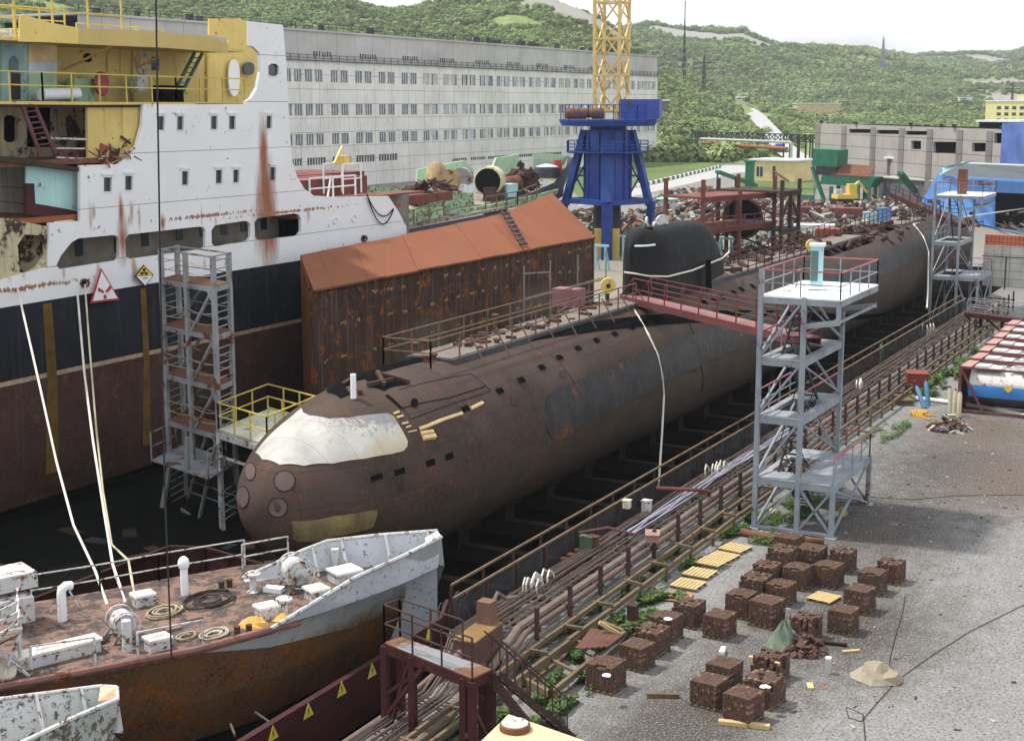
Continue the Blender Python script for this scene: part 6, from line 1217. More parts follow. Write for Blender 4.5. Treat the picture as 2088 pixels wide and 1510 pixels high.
tint(m_hg, [((40, 25.5, .35), (9, 4, 1.0))], (.15, .075, .02), soft=.5, nscale=1.5, thr=.5, zs=.4)
stem_t = G(912, 1130, 2.3); stem_b = G(880, 1200, .6)
b = MB(); low = [p+Vector((.35, .5, -1.9)) for p in near]; lo2 = [p+Vector((.6, 1.2, -3.5)) for p in near]; tl = Vector((stem_b.x, stem_b.y, .0)); t2 = tl+Vector((-.6, .4, -1.7))
TN = near+[G(906, 1148, 1.9)]; LN = low[:-1]+[(low[-1]+tl)/2, tl]; L2 = lo2[:-1]+[(lo2[-1]+t2)/2, t2]
for i in range(len(TN)-1):
    f0 = (0, 0, 0, .0, .30, .72, .85, .8)[i]; f1 = (0, 0, 0, .0, .30, .72, .85, .8)[i+1]; a, c = TN[i]-Vector((0, 0, .1)), TN[i+1]-Vector((0, 0, .1)); m0, m1 = a.lerp(LN[i], f0), c.lerp(LN[i+1], f1)
    b.k = 1; b.add([a, c, m1, m0], [(0, 1, 2, 3)]); b.k = 0; b.add([m0, m1, LN[i+1], LN[i], L2[i+1], L2[i]], [(0, 1, 2, 3), (3, 2, 4, 5)])
b.k = 0
TF = far+[Vector((tipd.x, tipd.y, DZ))]
for i in range(len(TF)-1): a, c = TF[i], TF[i+1]; b.add([a, c, c+Vector((0, 0, -3.4)), a+Vector((0, 0, -3.4))], [(0, 1, 2, 3)])
b.build('hull', [m_hr, m_hg], fs)
bn = [G(553, 1281, 2.0), G(640, 1228, 2.45), G(726, 1176, 2.85), G(820, 1134, 3.0), G(900, 1094, 3.1)]; bf = [G(495, 1177, 2.0), G(560, 1148, 2.4), G(620, 1120, 2.75), G(667, 1102, 2.9), G(770, 1090, 3.0), G(893, 1081, 3.1)]
bnl = [near[4], near[4].lerp(near[5], .5), near[5], near[6], stem_t]
kn = [p+Vector((.12, .16, -.95)) if i else p-Vector((0, 0, .3)) for i, p in enumerate([near[4], (near[4]+near[5])/2, near[5], near[6], stem_b])]; kn[-1] = stem_b
b = MB(); K = [p-Vector((0, 0, .1)) for p in [TN[4], TN[4].lerp(TN[5], .45), TN[5], TN[6], TN[7]]]
for i in range(4): b.add([bn[i], bn[i+1], K[i+1], K[i]], [(0, 1, 2, 3)])
b.add([bn[4], bf[5], K[4]], [(0, 1, 2)]); b.build('bow_plating', m_hg, fs)
b = MB()
for i in range(5): a, c = bf[i], bf[i+1]; a2, c2 = Vector((a.x-.1, a.y-.15, DZ)), Vector((c.x-.1, c.y-.15, DZ)); b.add([a, c, c2, a2, a+Vector((.05, .08, 0)), c+Vector((.05, .08, 0)), Vector((c.x+.05, c.y+.08, -1)), Vector((a.x+.05, a.y+.08, -1))], [(0, 1, 2, 3), (4, 5, 6, 7), (0, 1, 5, 4)])
for i in range(4): a, c = bn[i]+Vector((.03, .05, 0)), bn[i+1]+Vector((.03, .05, 0)); b.add([a, c, Vector((c.x+.15, c.y+.2, DZ)), Vector((a.x+.15, a.y+.2, DZ))], [(0, 1, 2, 3)])
m_bw = M('bulwark_inside_white', (.52, .54, .58), .6, var=.12, rust=.22, rs=2., rc=(.12, .1, .08)); b.build('bulwark', m_bw, fs)
for t in (1.2, 2.3, 3.25, 4.1, 4.8):
    i = int(t); p = bf[i].lerp(bf[i+1], t-i)+Vector((-.05, -.1, 0)); b = MB(); b.bar(p, Vector((p.x-.3, p.y-.45, DZ)), .06, .1); b.build('bulwark_stay', m_dirtyw, fs)
b = MB(); b.tube(bn, .07, 6); b.tube(bf, .06, 6); b.slab([bn[4]-Vector((.9, -.1, .02)), bn[4], bf[5], bf[5]-Vector((.9, 0, .02))], .06, nrm=(0, 0, -1)); b.build('cap_rail', m_dirtyw, fs)
b = MB(); b.tube([p+Vector((0, -.05, .04)) for p in near[:5]]+[G(608, 1270, 1.75)], .12, 8); b.build('rubbing_strake', M('pinkish_rust', (.22, .11, .09), .85, rust=.3), fs)
b = MB()
fr = far[1:5]; 
for a, c in zip(fr, fr[1:]): railing(b, [a+Vector((0, -.1, 0)), c+Vector((0, -.1, 0))], .95, 3.4, .022, (1, .45))
railing(b, [D(495, 1160), D(588, 1142)], .9, 4, .025, (1, .5)); b.bar(D(142, 1205, DZ+.6), D(163, 1240), .05); b.bar(D(234, 1172, DZ+.5), D(256, 1225), .05); b.build('far_railing', m_dirtyw, fs)
b = MB()
for pl in (((65, 1375), (195, 1355)), ((282, 1345), (415, 1318))):
    a, c = D(*pl[0]), D(*pl[1]); railing(b, [a, c], .85, 2.2, .025, (1,))
b.build('near_railing', m_dirtyw, fs)
# deck fittings of the small ship: ventilators, winches, hatches stay parts of it
def vent(px, py, h, kind):
    p = D(px, py); b = MB()
    if kind == 'cowl':
        r_ = .15; b.tube([p, p+Vector((0, 0, h*.8)), p+Vector((.04, 0, h*.93)), p+Vector((.16, -.05, h)), p+Vector((.34, -.1, h*.97))], r_, 12); o = b.build('cowl_vent', m_white, fs, smooth=50); b = MB(); b.lathe(p+Vector((.35, -.1, h*.97)), [(.13, 0), (.12, .01)], 12, ax=(1, -.3, -.1)); b.build('vent_mouth', m_black, o)
    elif kind == 'mushroom': b.lathe(p, [(.22, 0), (.12, .06), (.11, h*.75), (.25, h*.78), (.27, h*.9), (.15, h), (.02, h*1.04)], 14); b.build('mushroom_vent', m_dirtyw, fs, smooth=40)
    elif kind == 'goose': b.tube([p, p+Vector((0, 0, h*.75)), p+Vector((0, 0, h*.9))], .13, 12); b.blob(p+Vector((0, 0, h*.95)), .2, 2, 0, (1, 1, 1.3)); b.build('cowl_vent', m_white, fs, smooth=50)
    else: b.lathe(p, [(.15, 0), (.15, h), (.13, h+.02)], 12); b.build('bollard_pipe', m_dirtyw, fs, smooth=40)
vent(128, 1264, 1.1, 'cowl'); vent(377, 1212, 1.15, 'goose'); vent(517, 1205, .7, 'mushroom'); vent(580, 1255, .65, 'mushroom'); vent(260, 1326, .95, 'pipe'); vent(684, 1160, .75, 'pipe')
def winch(px, py, r_, label=None):
    p = D(px, py); ax = Vector((.55, .83, 0)).normalized(); c = p+Vector((0, 0, r_*1.25)); b = MB(); b.lathe(c, [(r_*.35, -.4), (r_*.35, .4)], 14, ax=ax); b.lathe(c, [(r_*.8, -.34), (r_*.8, -.3), (r_*.8, .3), (r_*.3, .34)], 16, ax=ax); o = b.build('winch', m_dirtyw, fs, smooth=40)
    x = Vector((-ax.y, ax.x, 0))
    for s_ in (-.42, .42): b = MB(); b.tube([c+ax*s_+x*math.cos(k*.3142)*r_+Vector((0, 0, math.sin(k*.3142)*r_)) for k in range(21)], .03, 6); b.build('hand_wheel', m_dirtyw, o)
    b = MB()
    for s_ in (-.5, .5): b.bar(c+ax*s_, p+ax*s_+x*.45, .06); b.bar(c+ax*s_, p+ax*s_-x*.45, .06); b.bar(p+ax*s_+x*.45, p+ax*s_-x*.45, .08)
    b.build('winch_frame', m_grey2, o)
winch(604, 1200, .52); winch(252, 1300, .42)
def dbox(nm, px, py, w_, d_, h_, mt, lidm, rz=-.45):
    p = D(px, py); b = MB(); b.box(p+Vector((0, 0, h_/2)), (w_, d_, h_), rz=rz); o = b.build(nm, mt, fs); b = MB(); b.box(p+Vector((0, 0, h_+.04)), (w_+.1, d_+.1, .08), rz=rz); b.box(p+Vector((0, 0, h_+.09)), (w_*.5, .06, .05), rz=rz); b.build('lid', lidm, o)
m_lid = M('peeling_white_lid', (.72, .70, .64), .7, rust=.2, rs=2.5)
dbox('vent_box', 292, 1232, .62, .45, .33, m_dirtyw, m_white); dbox('vent_box', 322, 1322, .66, .5, .32, m_dirtyw, m_lid); dbox('vent_box', 544, 1258, .62, .48, .36, m_dirtyw, m_lid); dbox('hatch_box', 703, 1183, .9, .75, .35, m_dirtyw, m_white); dbox('hatch_box', 645, 1218, .6, .6, .3, m_dirtyw, m_lid)
dbox('long_trunk', 118, 1343, 2.5, .5, .35, m_dirtyw, m_lid, -.38)
b = MB(); p = D(559, 1205); b.box(p+Vector((0, 0, .08)), (.35, .65, .16), rz=.2); b.build('small_tray', m_white, fs)
b = MB()
for px, py in ((395, 1262), (352, 1283)): p = D(px, py); b.box(p+Vector((0, 0, .04)), (.5, .3, .08), rz=-.4)
b.build('deck_hatch', M('hatch_rim', (.2, .12, .09)), fs)
for px, py in ((508, 1290), (484, 1293), (468, 1196), (452, 1200)): b = MB(); p = D(px, py); b.lathe(p, [(.1, 0), (.1, .25), (.12, .27)], 8); b.build('bitt', m_drust, fs)
# superstructure fragment at the frame edge
b = MB(); 
for x, y, z_, w_, h_ in ((20, 1240, 2.6, 1.2, .8), (10, 1180, 3.4, 1.6, .5)): p = D(x, y, z_); b.box(p, (w_, w_*.8, h_), rz=-.4)
b.build('grey_locker', m_dirtyw, fs)
b = MB(); p0 = D(-40, 1335, 3.0); p1 = D(38, 1295, 3.0); b.slab([p0, p1, D(40, 1265, 3.0), D(-40, 1290, 3.0)], .06, nrm=(0, 0, 1)); b.build('upper_platform', m_deck, fs)
b = MB()
for q_ in (p0, p1, D(40, 1265, 3.0)): b.bar(q_, Vector((q_.x, q_.y, DZ)), .07)
for k in (.35, .7, 1.0): b.bar(p1+Vector((0, 0, k)), D(40, 1265, 3.0)+Vector((0, 0, k)), .05); b.bar(p0+Vector((0, 0, k)), p1+Vector((0, 0, k)), .04)
b.bar(p1, D(5, 1390), .06); b.bar(D(60, 1378), D(-20, 1310, 2.9), .07); b.bar(D(-30, 1300, 4.2), D(44, 1280, 3.2), .07); b.bar(D(-30, 1330, 3.2), D(44, 1255, 4.2), .07); b.build('platform_frame', m_dirtyw, fs)
b = MB(); p = D(14, 1385); b.slab(arcpoly([p+Vector((x, y, z_)) for x, y, z_ in ((-.4, .1, .1), (0, -.3, .05), (.35, -.1, .25), (.3, .3, .4), (-.2, .35, .3))], it=2), .05, nrm=(0, 0, 1)); one('canvas_rag', b, M('pale_canvas', (.5, .42, .34), .9), 'pale crumpled sheet hanging at the left edge of the small ship deck', 'sheet')
# ropes and rags lying on the deck
def coil(px, py, r_, n, mt, label, rad=.035, z=DZ):
    p = G(px, py, z); rr_ = random.Random(px); pts = []
    ph = rr_.uniform(0, 6)
    for k in range(n*14):
        a = k*.449; q_ = r_*(.65+.3*math.sin(k*.13+ph)+.08*rr_.random()); pts.append(p+Vector((math.cos(a)*q_*1.25, math.sin(a)*q_*.9, .04+.02*(k//14)+rr_.uniform(0, .03))))
    b = MB(); b.tube(pts, rad, 5); return one('rope_coil', b, mt, label, 'rope')
m_hose = M('black_hose', (.04, .035, .03), .7)
coil(428, 1226, .85, 4, m_hose, 'large loose coil of black hose on the small ship deck'); coil(335, 1250, .55, 4, M('pale_rope', (.35, .3, .2), .9), 'pale rope coil lying right of the left winch on the small ship deck'); coil(437, 1296, .45, 4, M('pale_rope2', (.42, .38, .3), .9), 'tangled white rope beside the near edge of the small ship deck', .03); coil(210, 1308, .3, 2, m_hose, 'small black rope loop in front of the left winch', .03); coil(380, 1300, .3, 2, M('pale_rope', (.3, .3, .3)), 'small dirty rope heap between the near railings of the small ship', .03)
m_tarpy = M('orange_tarp', (.62, .36, .10), .8, var=.2)
def rag(px, py, r_, h, mt, label, z=DZ, nm='tarpaulin', seed=1, cat='tarpaulin'):
    rr_ = random.Random(seed); p = G(px, py, z); b = MB(); n = 12; V = [(p.x, p.y, p.z+h)]
    for j in (1, 2, 3, 4):
        for k in range(n): a = 2*math.pi*k/n; q_ = r_*j/4*rr_.uniform(.8, 1.15); V.append((p.x+math.cos(a)*q_, p.y+math.sin(a)*q_, p.z+.02+h*max(0, (1-j/4)**.8+rr_.uniform(-.22, .2)*(j < 4))))
    F = [(0, 1+k, 1+(k+1) % n) for k in range(n)]+[(1+(j-1)*n+k, 1+j*n+k, 1+j*n+(k+1) % n, 1+(j-1)*n+(k+1) % n) for j in (1, 2, 3) for k in range(n)]
    b.add(V, F); return one(nm, b, mt, label, cat)
rag(520, 1275, .5, .3, m_tarpy, 'crumpled orange-yellow cloth heaped left of the white box on the ship deck', seed=3); rag(575, 1262, .35, .2, m_tarpy, 'smaller orange-yellow cloth behind the mushroom vent on the ship deck', seed=4)
# second ship bow, bottom-left corner
s2 = thing('second_ship', 'dirty white raised bow of another small ship at the bottom left corner', 'ship', G(60, 1480, 3.4))
T0, T1, T2, T3, T4 = G(-200, 1460, 3.5), G(0, 1424, 3.5), G(205, 1398, 3.5), G(238, 1400, 3.5), G(240, 1424, 3.3); N1, N2, N3 = G(150, 1462, 3.4), G(40, 1515, 3.3), G(-80, 1570, 3.2)
m_s2 = M('scabby_white_plating', (.55, .56, .55), .75, var=.1, rust=.35, rs=1.6, rc=(.09, .085, .08)); 
b = MB()
for a, c in ((T0, T1), (T1, T2), (T2, T3)): a2, c2 = a-Vector((.1, .25, 1.15)), c-Vector((.1, .25, 1.15)); b.add([a, c, c2, a2], [(0, 1, 2, 3)])
b.build('far_bulwark', m_s2, s2)
b = MB()
for a, c in ((T4, N1), (N1, N2), (N2, N3)): b.add([a, c, c+Vector((.2, .35, -2.4)), a+Vector((-.1, .3, -2.6))], [(0, 1, 2, 3)])
b.add([T3, T4, T4+Vector((-.1, .3, -2.6)), T3+Vector((-.1, .3, -2.6))], [(0, 1, 2, 3)]); b.build('near_plating', M('scabby_grey_plating', (.38, .40, .38), .8, var=.2, rust=.5, rs=1.6, rc=(.10, .09, .07)), s2)
b = MB(); b.tube([T0, T1, T2, T3], .05, 6); b.tube([T3, T4, N1, N2, N3], .06, 6); b.build('cap_rail', m_dirtyw, s2)
b = MB(); b.slab([T2, T3, T4, G(200, 1428, 3.4)], .05, nrm=(0, 0, -1)); b.build('bow_cap', M('peach_cap', (.55, .38, .25), .7), s2)
b = MB(); b.slab([T0-Vector((0, 0, 1.1)), T1-Vector((0, 0, 1.1)), T2-Vector((0, 0, 1.1)), T4-Vector((0, 0, 1.1)), N1-Vector((0, 0, 1.1)), N2-Vector((0, 0, 1.1)), N3-Vector((0, 0, 1.1))], -.05, nrm=(0, 0, 1)); b.build('deck', m_deck, s2)
for t in (.35, .8): p = T1.lerp(T2, t); b = MB(); b.bar(p, p-Vector((.3, .6, 1.1)), .07, .1); b.build('bulwark_stay', m_dirtyw, s2)
# maroon wall sections of the dock gate
vw = [G(x, y, .6) for x, y in ((60, 1224), (345, 1114), (418, 1116), (540, 1152))]; o = thing('maroon_barrier', 'maroon steel barrier with an angled corner rising behind the small ship', 'barrier', vw[1]); 
for a, c in zip(vw, vw[1:]):
    d = (c-a).normalized(); n = Vector((-d.y, d.x, 0)); b = MB(); b.slab([upz(a, -1.7), upz(c, -1.7), c, a], .08, nrm=n); L_ = (c-a).length
    b.bar(a, c, .12, .1)
    for k in range(int(L_/1.5)+1): p = a+d*k*1.5; b.bar(upz(p, -1.7)-n*.05, p-n*.05, .08)
    b.build('plate', m_maroon, o)
m_tri = M('sign_amber', (.62, .50, .06), .6, bump=0)
gw_ = thing('gate_wall', 'long maroon steel wall with yellow warning triangles along the near dock edge', 'barrier', (36, 25, -1.6))
b = MB(); b.slab([(24, 25, -1.6), (39.6, 25, -1.6), (39.6, 25, .15), (24, 25, .15)], .15, nrm=(0, 1, 0)); b.bar((24, 25.07, .2), (39.6, 25.07, .2), .22, .1); b.build('plate', m_maroon, gw_)
for px, py, s_ in ((758, 1366, .0), (696, 1404, 0), (628, 1448, 0), (556, 1494, 0)):
    p = PY(px, py, 24.97); t = thing('warning_sign', {758: 'yellow warning triangle nearest the maroon platform on the maroon wall', 696: 'yellow warning triangle, second from the platform on the maroon wall', 628: 'yellow warning triangle, third from the platform on the maroon wall', 556: 'yellow warning triangle lowest in the picture on the maroon wall'}[px], 'sign', p, 'yellow warning triangles on the maroon wall')
    b = MB(); b.slab([p+Vector((-.26, -.02, -.2)), p+Vector((.26, -.02, -.2)), p+Vector((0, -.02, .27))], .015, nrm=(0, 1, 0)); b.build('board', m_tri, t); b = MB(); b.slab([p+Vector((-.03, -.035, -.12)), p+Vector((.05, -.035, -.02)), p+Vector((0, -.035, .0)), p+Vector((.03, -.035, .14)), p+Vector((-.06, -.035, .02)), p+Vector((0, -.035, -.01))], .01, nrm=(0, 1, 0)); b.build('bolt_symbol', m_sb, t)
# maroon panel at the start of the fence
o = thing('maroon_barrier', 'maroon steel bulkhead panel with sloping top at the end of the dock fence', 'panel', G(900, 1300, .5)); q_ = [(852, 1296, .9), (850, 1262, 1.), (908, 1225, 1.8), (914, 1222, 1.8), (914, 1320, .3), (880, 1330, .3)]
def YP2(x, y): return PY(x, y, 23.6)
b = MB(); b.slab([YP2(842, 1296), YP2(899, 1261), YP2(914, 1222), YP2(917, 1325), YP2(860, 1318)], .1, nrm=(0, 1, 0)); b.bar(YP2(842, 1296), YP2(899, 1261), .1); b.bar(YP2(899, 1261), YP2(914, 1222), .1); b.build('plate', m_maroon, o)
b = MB(); p = YP2(873, 1292); b.slab([p+Vector((-.22, -.03, -.2)), p+Vector((.2, -.03, -.2)), p+Vector((-.02, -.03, .27))], .015, nrm=(0, 1, 0)); one('warning_sign', b, m_tri, 'small yellow triangle on the sloping maroon panel beside the platform railing', 'sign')
# maroon bridge platform at the quay edge
pz = 2.6; a, b1, c, d_ = G(784, 1309, pz), G(816, 1297, pz), G(1002, 1363, pz), G(963, 1382, pz)
pf = thing('edge_platform', 'rusty maroon elevated platform with gravel on its deck and railings over the quay edge', 'platform', (34.4, 20.4, 0))
m_pdeck = M('platform_rust_deck', (.16, .08, .04), .9, var=.25, fine=.2); tint(m_pdeck, [(((a+c)/2)[:], (1.3, 1.8, 1))], (.22, .22, .23), soft=.15, nscale=3, thr=.45)
b = MB(); b.slab([a, b1, c, d_], -.06, nrm=(0, 0, 1)); b.build('deck', m_pdeck, pf)
b = MB()
for p, q_ in ((a, b1), (b1, c), (c, d_), (d_, a)): b.bar(p-Vector((0, 0, .16)), q_-Vector((0, 0, .16)), .1, .3)
b.bar((a+d_)/2-Vector((0, 0, .2)), a-Vector((0, 0, 1.6)), .1); b.bar(a.lerp(d_, .3)-Vector((0, 0, .2)), a.lerp(d_, .05)-Vector((0, 0, 2.6)), .1); b.bar(a.lerp(d_, .02)-Vector((0, 0, 2.2)), a.lerp(d_, .45)-Vector((0, 0, .3)), .12); b.build('edge_beam', m_maroon, pf)
for p, zb in ((a, -1.5), (a.lerp(d_, .33), -1.5), (b1, -1.5), (c, 0), (d_, 0), (d_.lerp(a, .09), 0), (c.lerp(b1, .09), 0)):
    b = MB(); b.bar(upz(p, zb), upz(p, pz-.1), .2); b.build('column', m_maroon, pf)
b = MB(); b.bar(upz(d_, .6), upz(c, .6), .12); b.bar(upz(d_, 1.8), upz(c, .3), .1); b.bar(upz(c, 2.3), upz(c, 0)+Vector((.8, -1.6, 0)), .22); b.bar(upz(d_, .9), upz(d_.lerp(a, .09), .9), .15); b.build('strut', m_drust, pf)
b = MB(); railing(b, [d_, a], 1.15, 1.2, .022, (1, .5)); railing(b, [b1, c.lerp(b1, .3)], 1.15, 1.2, .022, (1, .5)); railing(b, [a, b1], 1.15, 1.2, .022); b.build('railing', m_drust, pf)
b = MB(); s0 = c; s1 = upz(c, 0)+Vector((2.4, -1.2, 0)); n2 = Vector((.45, .9, 0))*.35
for q_ in (-1, 1): b.bar(s0+n2*q_, s1+n2*q_, .06, .14); b.bar(s0+n2*q_+Vector((0, 0, 1)), s1+n2*q_+Vector((0, 0, 1)), .04)
for k in range(1, 10): p = s0.lerp(s1, k/10); b.bar(p-n2, p+n2, .14, .04); b.bar(p+n2, p+n2+Vector((0, 0, 1)), .03); b.bar(p-n2, p-n2+Vector((0, 0, 1)), .03)
b.build('stair', m_drust, pf)
# brown machinery box next to it
p = G(975, 1300, 1.4); o = thing('pump_housing', 'brown steel housing with an ochre top beside the maroon platform', 'machine', p); b = MB(); b.box((p.x, p.y, .9), (2.0, .75, 1.4), rz=.05); b.build('body', M('housing_brown', (.10, .055, .045), .8, var=.3), o); b = MB(); b.box((p.x, p.y, 1.63), (2.04, .79, .06), rz=.05); b.build('top', M('ochre_rust_top', (.18, .11, .045), .85), o)
b = MB(); b.box((p.x+.75, p.y+.1, 2.0), (.45, .5, .8)); b.build('motor_box', M('box_brown', (.16, .09, .07), .8, var=.2), o); b = MB(); b.tube([(p.x+.9, p.y, 2.2), (p.x+1.3, p.y, 2.5), (p.x+1.7, p.y-.1, 2.2), (p.x+2.3, p.y-.2, 2.1)], .07, 8); b.cyl((p.x-1.6, p.y+.1, 1.05), (p.x-.9, p.y+.1, 1.25), .12); b.build('pipework', m_pipe, o)
# yellow roof at the bottom edge
yr = thing('yellow_roof', 'pale yellow flat roof with a round rusty hatch at the bottom edge', 'roof', G(1040, 1500, 3.0)); rz_ = 3.0
b = MB(); R0, R1, R2, R3 = G(1037, 1455, rz_), G(1200, 1512, rz_), G(1160, 1640, rz_), G(930, 1560, rz_); R2 = R1+(R3-R0); b.slab([R0, R1, R2, R3], -.15, nrm=(0, 0, 1)); b.slab([R0-Vector((0, 0, .16)), R1-Vector((0, 0, .16)), R2-Vector((0, 0, .16)), R3-Vector((0, 0, .16))], -2.8, nrm=(0, 0, 1)); b.build('roof_slab', M('cream_yellow_roof', (.62, .50, .27), .6, var=.08, rust=.05), yr)
p = G(1050, 1486, rz_); b = MB(); b.lathe(p, [(.38, .0), (.38, .14), (.34, .16)], 24); b.k = 1; b.lathe(p, [(.33, .14), (.33, .175), (.02, .19)], 24); b.build('round_hatch', [m_rust, M('hatch_white', (.6, .52, .45), .7, rust=.3, rs=2)], yr)
# ================================================================== quayside services
# dock fence: posts, rails, dark netting
m_net = M('dark_netting', (.045, .045, .05), .9, var=.3, streak=.3, sk=(.02, .02, .02)); n = m_net.node_tree.nodes; bs = n['Principled BSDF']; bs.inputs['Alpha'].default_value = .72
def qfence(Y, z0, h, X0, X1, label, net):
    o = thing('dock_fence', label, 'fence', (X0, Y, z0)); X = X0; k = 0
    while X <= X1: b = MB(); b.bar((X, Y, z0), (X, Y, z0+h), .09); b.build('post', m_drust, o) if k < 60 else None; X += 2.3; k += 1
    b = MB(); b.bar((X0, Y, z0+h), (X1, Y, z0+h), .075); b.bar((X0, Y, z0+h*.08), (X1, Y, z0+h*.08), .05); b.build('rail', m_rrail, o)
    if net:
        b = MB(); n_ = int((X1-X0)/.35); V = [(X0+i*.35, Y+.05+.05*math.sin(i*1.9)+.03*math.sin(i*.7), z0+z_*h) for i in range(n_+1) for z_ in (.02, .93)]; b.add(V, [(2*i, 2*i+2, 2*i+3, 2*i+1) for i in range(n_)]); b.build('netting', m_net, o)
qfence(24.35, .02, 1.75, 42.0, 131, 'long dark fence with tan top rail and netting along the dock edge, farther rail', False)
qfence(23.45, .02, 1.85, 40.6, 128, 'long dark netted fence along the dock edge, nearer to the pipe rack', True)
rnd = random.Random(99)
# pipe rack: cables, pipes, cross pieces
rack = thing('pipe_rack', 'long rack of rusty pipes and cables running along the quay beside the dock fence', 'pipe rack', (40, 22, 0))
X0r, X1r = 20.0, 138.0
def dip(X): return .85*ss((39.5-X)/2.5)
def wob(X, s, a=.06): return a*math.sin(X*.31+s)+a*.6*math.sin(X*.83+s*2.3)
b = MB()
for i, (Y, z, r_) in enumerate(((22.9, 1.15, .045), (22.78, 1.2, .03), (22.65, 1.16, .05), (22.5, 1.2, .035), (22.38, 1.13, .03), (22.25, 1.2, .05), (22.1, 1.12, .035), (22.0, 1.2, .03), (21.9, 1.15, .04), (21.75, 1.22, .03), (21.6, 1.14, .03), (21.5, 1.2, .035))):
    b.tube([(X, Y-dip(X)*.75+wob(X, i, .05), z-dip(X)+wob(X, i+9, .03)) for X in [X0r+k*1.5 for k in range(int((X1r-X0r)/1.5))]], r_, 5)
for i in range(210): X = rnd.uniform(39, 100); b.bar((X, 21.4, 1.1), (X+rnd.uniform(-.1, .1), 22.95, 1.1), .035)
for i in range(40): X = rnd.uniform(20, 38); b.bar((X, 20.7, .26), (X+rnd.uniform(-.1, .1), 22.3, .28), .035)
b.build('cable_bundle', M('rack_cable', (.085, .062, .048), .8, var=.6, sc_=2, fine=.5), rack)
for i, (Y, z, r_, mt) in enumerate(((21.25, 1.05, .14, m_pipe), (20.95, .95, .10, M('pinkish_pipe', (.13, .085, .07), .8, var=.2)), (20.8, .55, .11, M('grey_green_pipe', (.13, .12, .095), .8, var=.3)), (23.1, .8, .1, m_pipe))):
    b = MB(); b.tube([(X, Y-dip(X)*.75+wob(X, i+20, .015), max(.15, z-dip(X))) for X in [X0r+k*3 for k in range(int((X1r-X0r)/3))]], r_, 8); b.build('pipe', mt, rack, smooth=40)
k = 0; X = 21.
while X < X1r:
    if X < 39: X += 2.55; continue
    b = MB(); b.bar((X, 20.75, 0), (X, 20.75, 1.75), .13); b.bar((X, 20.6, 1.0), (X, 23.1, 1.05), .09); b.bar((X, 23.0, 0), (X, 23.0, 1.15), .09); 
    if k < 90: b.build('support', m_drust, rack)
    X += 2.55; k += 1
b = MB()
for i in range(7): 
    o_ = i*.06; b.tube([(X, 21.9+o_+wob(X, i*1.3, .09), 1.3+.03*math.sin(i+X)) for X in [52+k*1.2 for k in range(19)]], .03, 5)
b.build('lilac_cables', M('lilac_cable', (.34, .34, .40), .6, var=.15), rack)
# timber trough along the quay
def beam(b, A_, B_, w_=.14, h_=.2): b.bar(A_, B_, w_, h_)
tr = thing('timber_trough', 'long weathered timber trough with cross bars running beside the pipe rack', 'trough', (40, 20, 0))
for Y, z in ((20.5, .62), (19.9, .5)):
    b = MB(); X = 29.
    while X < 128: beam(b, (X, Y+rnd.uniform(-.04, .04), z), (X+4.3, Y+rnd.uniform(-.04, .04), z+rnd.uniform(-.03, .03)), .12, .17); X += 4.35
    b.build('side_board', m_wood, tr)
for i in range(38):
    X = 30+i*2.6; b = MB(); beam(b, (X, 19.85, .66), (X+rnd.uniform(-.1, .1), 20.6, .68), .11, .1); beam(b, (X, 19.9, 0), (X, 19.9, .6), .1, .1); b.build('cross_bar', m_wood, tr)
tb_ = thing('timber_crib', 'open rectangular timber frame lying on weeds beside the bottom pipe rack', 'frame', G(1120, 1390)); 
fq = [G(x, y, .35) for x, y in ((1068, 1385), (1122, 1415), (1275, 1290), (1222, 1268))]; b = MB()
for a_, c_ in zip(fq, fq[1:]+fq[:1]): beam(b, a_, c_, .12, .2); beam(b, a_-Vector((0, 0, .32)), c_-Vector((0, 0, .32)), .1, .15)
for t in (.33, .66): beam(b, fq[0].lerp(fq[3], t), fq[1].lerp(fq[2], t), .1, .1)
b.build('frame', M('fresh_timber', (.17, .12, .07), .9, var=.25), tb_)
for q_ in fq: b = MB(); b.bar(upz(q_, 0), upz(q_, .5), .11); b.build('post', m_wood2, tb_)
b = MB()
for i in range(5): a_, c_ = G(1183+i*12, 1322-i*1, .75-.02*i), G(1213+i*12, 1282+i*3, .5); b.bar(a_, c_, .3, .05)
one('leaning_planks', b, M('red_brown_planks', (.11, .05, .035), .85), 'red-brown plank panel leaning inside the open timber frame', 'planks')
b = MB(); b.bar(G(1222, 1268, .9), G(1262, 1292, .45), .12); one('loose_board', b, m_nwood, 'pale loose board lying across the corner of the timber frame', 'board')
b = MB(); b.tube([G(1090, 1420, .1), G(1150, 1405, .15), G(1230, 1335, .3), G(1270, 1300, .2)], .07, 6); one('loose_pipe', b, m_dirtyw, 'pale bent pipe lying along the near side of the timber frame', 'pipe')
# quay equipment between fence and rack
def eq(px, py, z, w_, d_, h_, mt, nm, label, cat, rz=0.):
    p = G(px, py, z); o = thing(nm, label, cat, p); b = MB(); b.box(p+Vector((0, 0, h_/2)), (w_, d_, h_), rz=rz); b.build('body', mt, o); b = MB(); b.box(p+Vector((0, 0, h_+.03)), (w_+.06, d_+.06, .05), rz=rz); b.bar(p+Vector((-w_/2-.01, 0, h_*.3)), p+Vector((-w_/2-.01, 0, h_*.8)), .03); b.build('cover', mt, o); return o
eq(1318, 1068, .6, .3, .35, 1.0, m_dirtyw, 'switch_box', 'narrow white switch cabinet standing by the fence left of the red pipe', 'cabinet')
eq(1330, 1100, 1.35, .8, .5, .25, M('pink_box', (.33, .2, .17), .8), 'junction_box', 'pinkish flat box lying on the pipe rack at the cable ends', 'box', .4)
eq(1278, 1035, 1.6, .28, .28, .3, M('cream_lamp', (.6, .57, .42), .6), 'fence_lamp', 'small cream lamp box on a fence post', 'lamp')
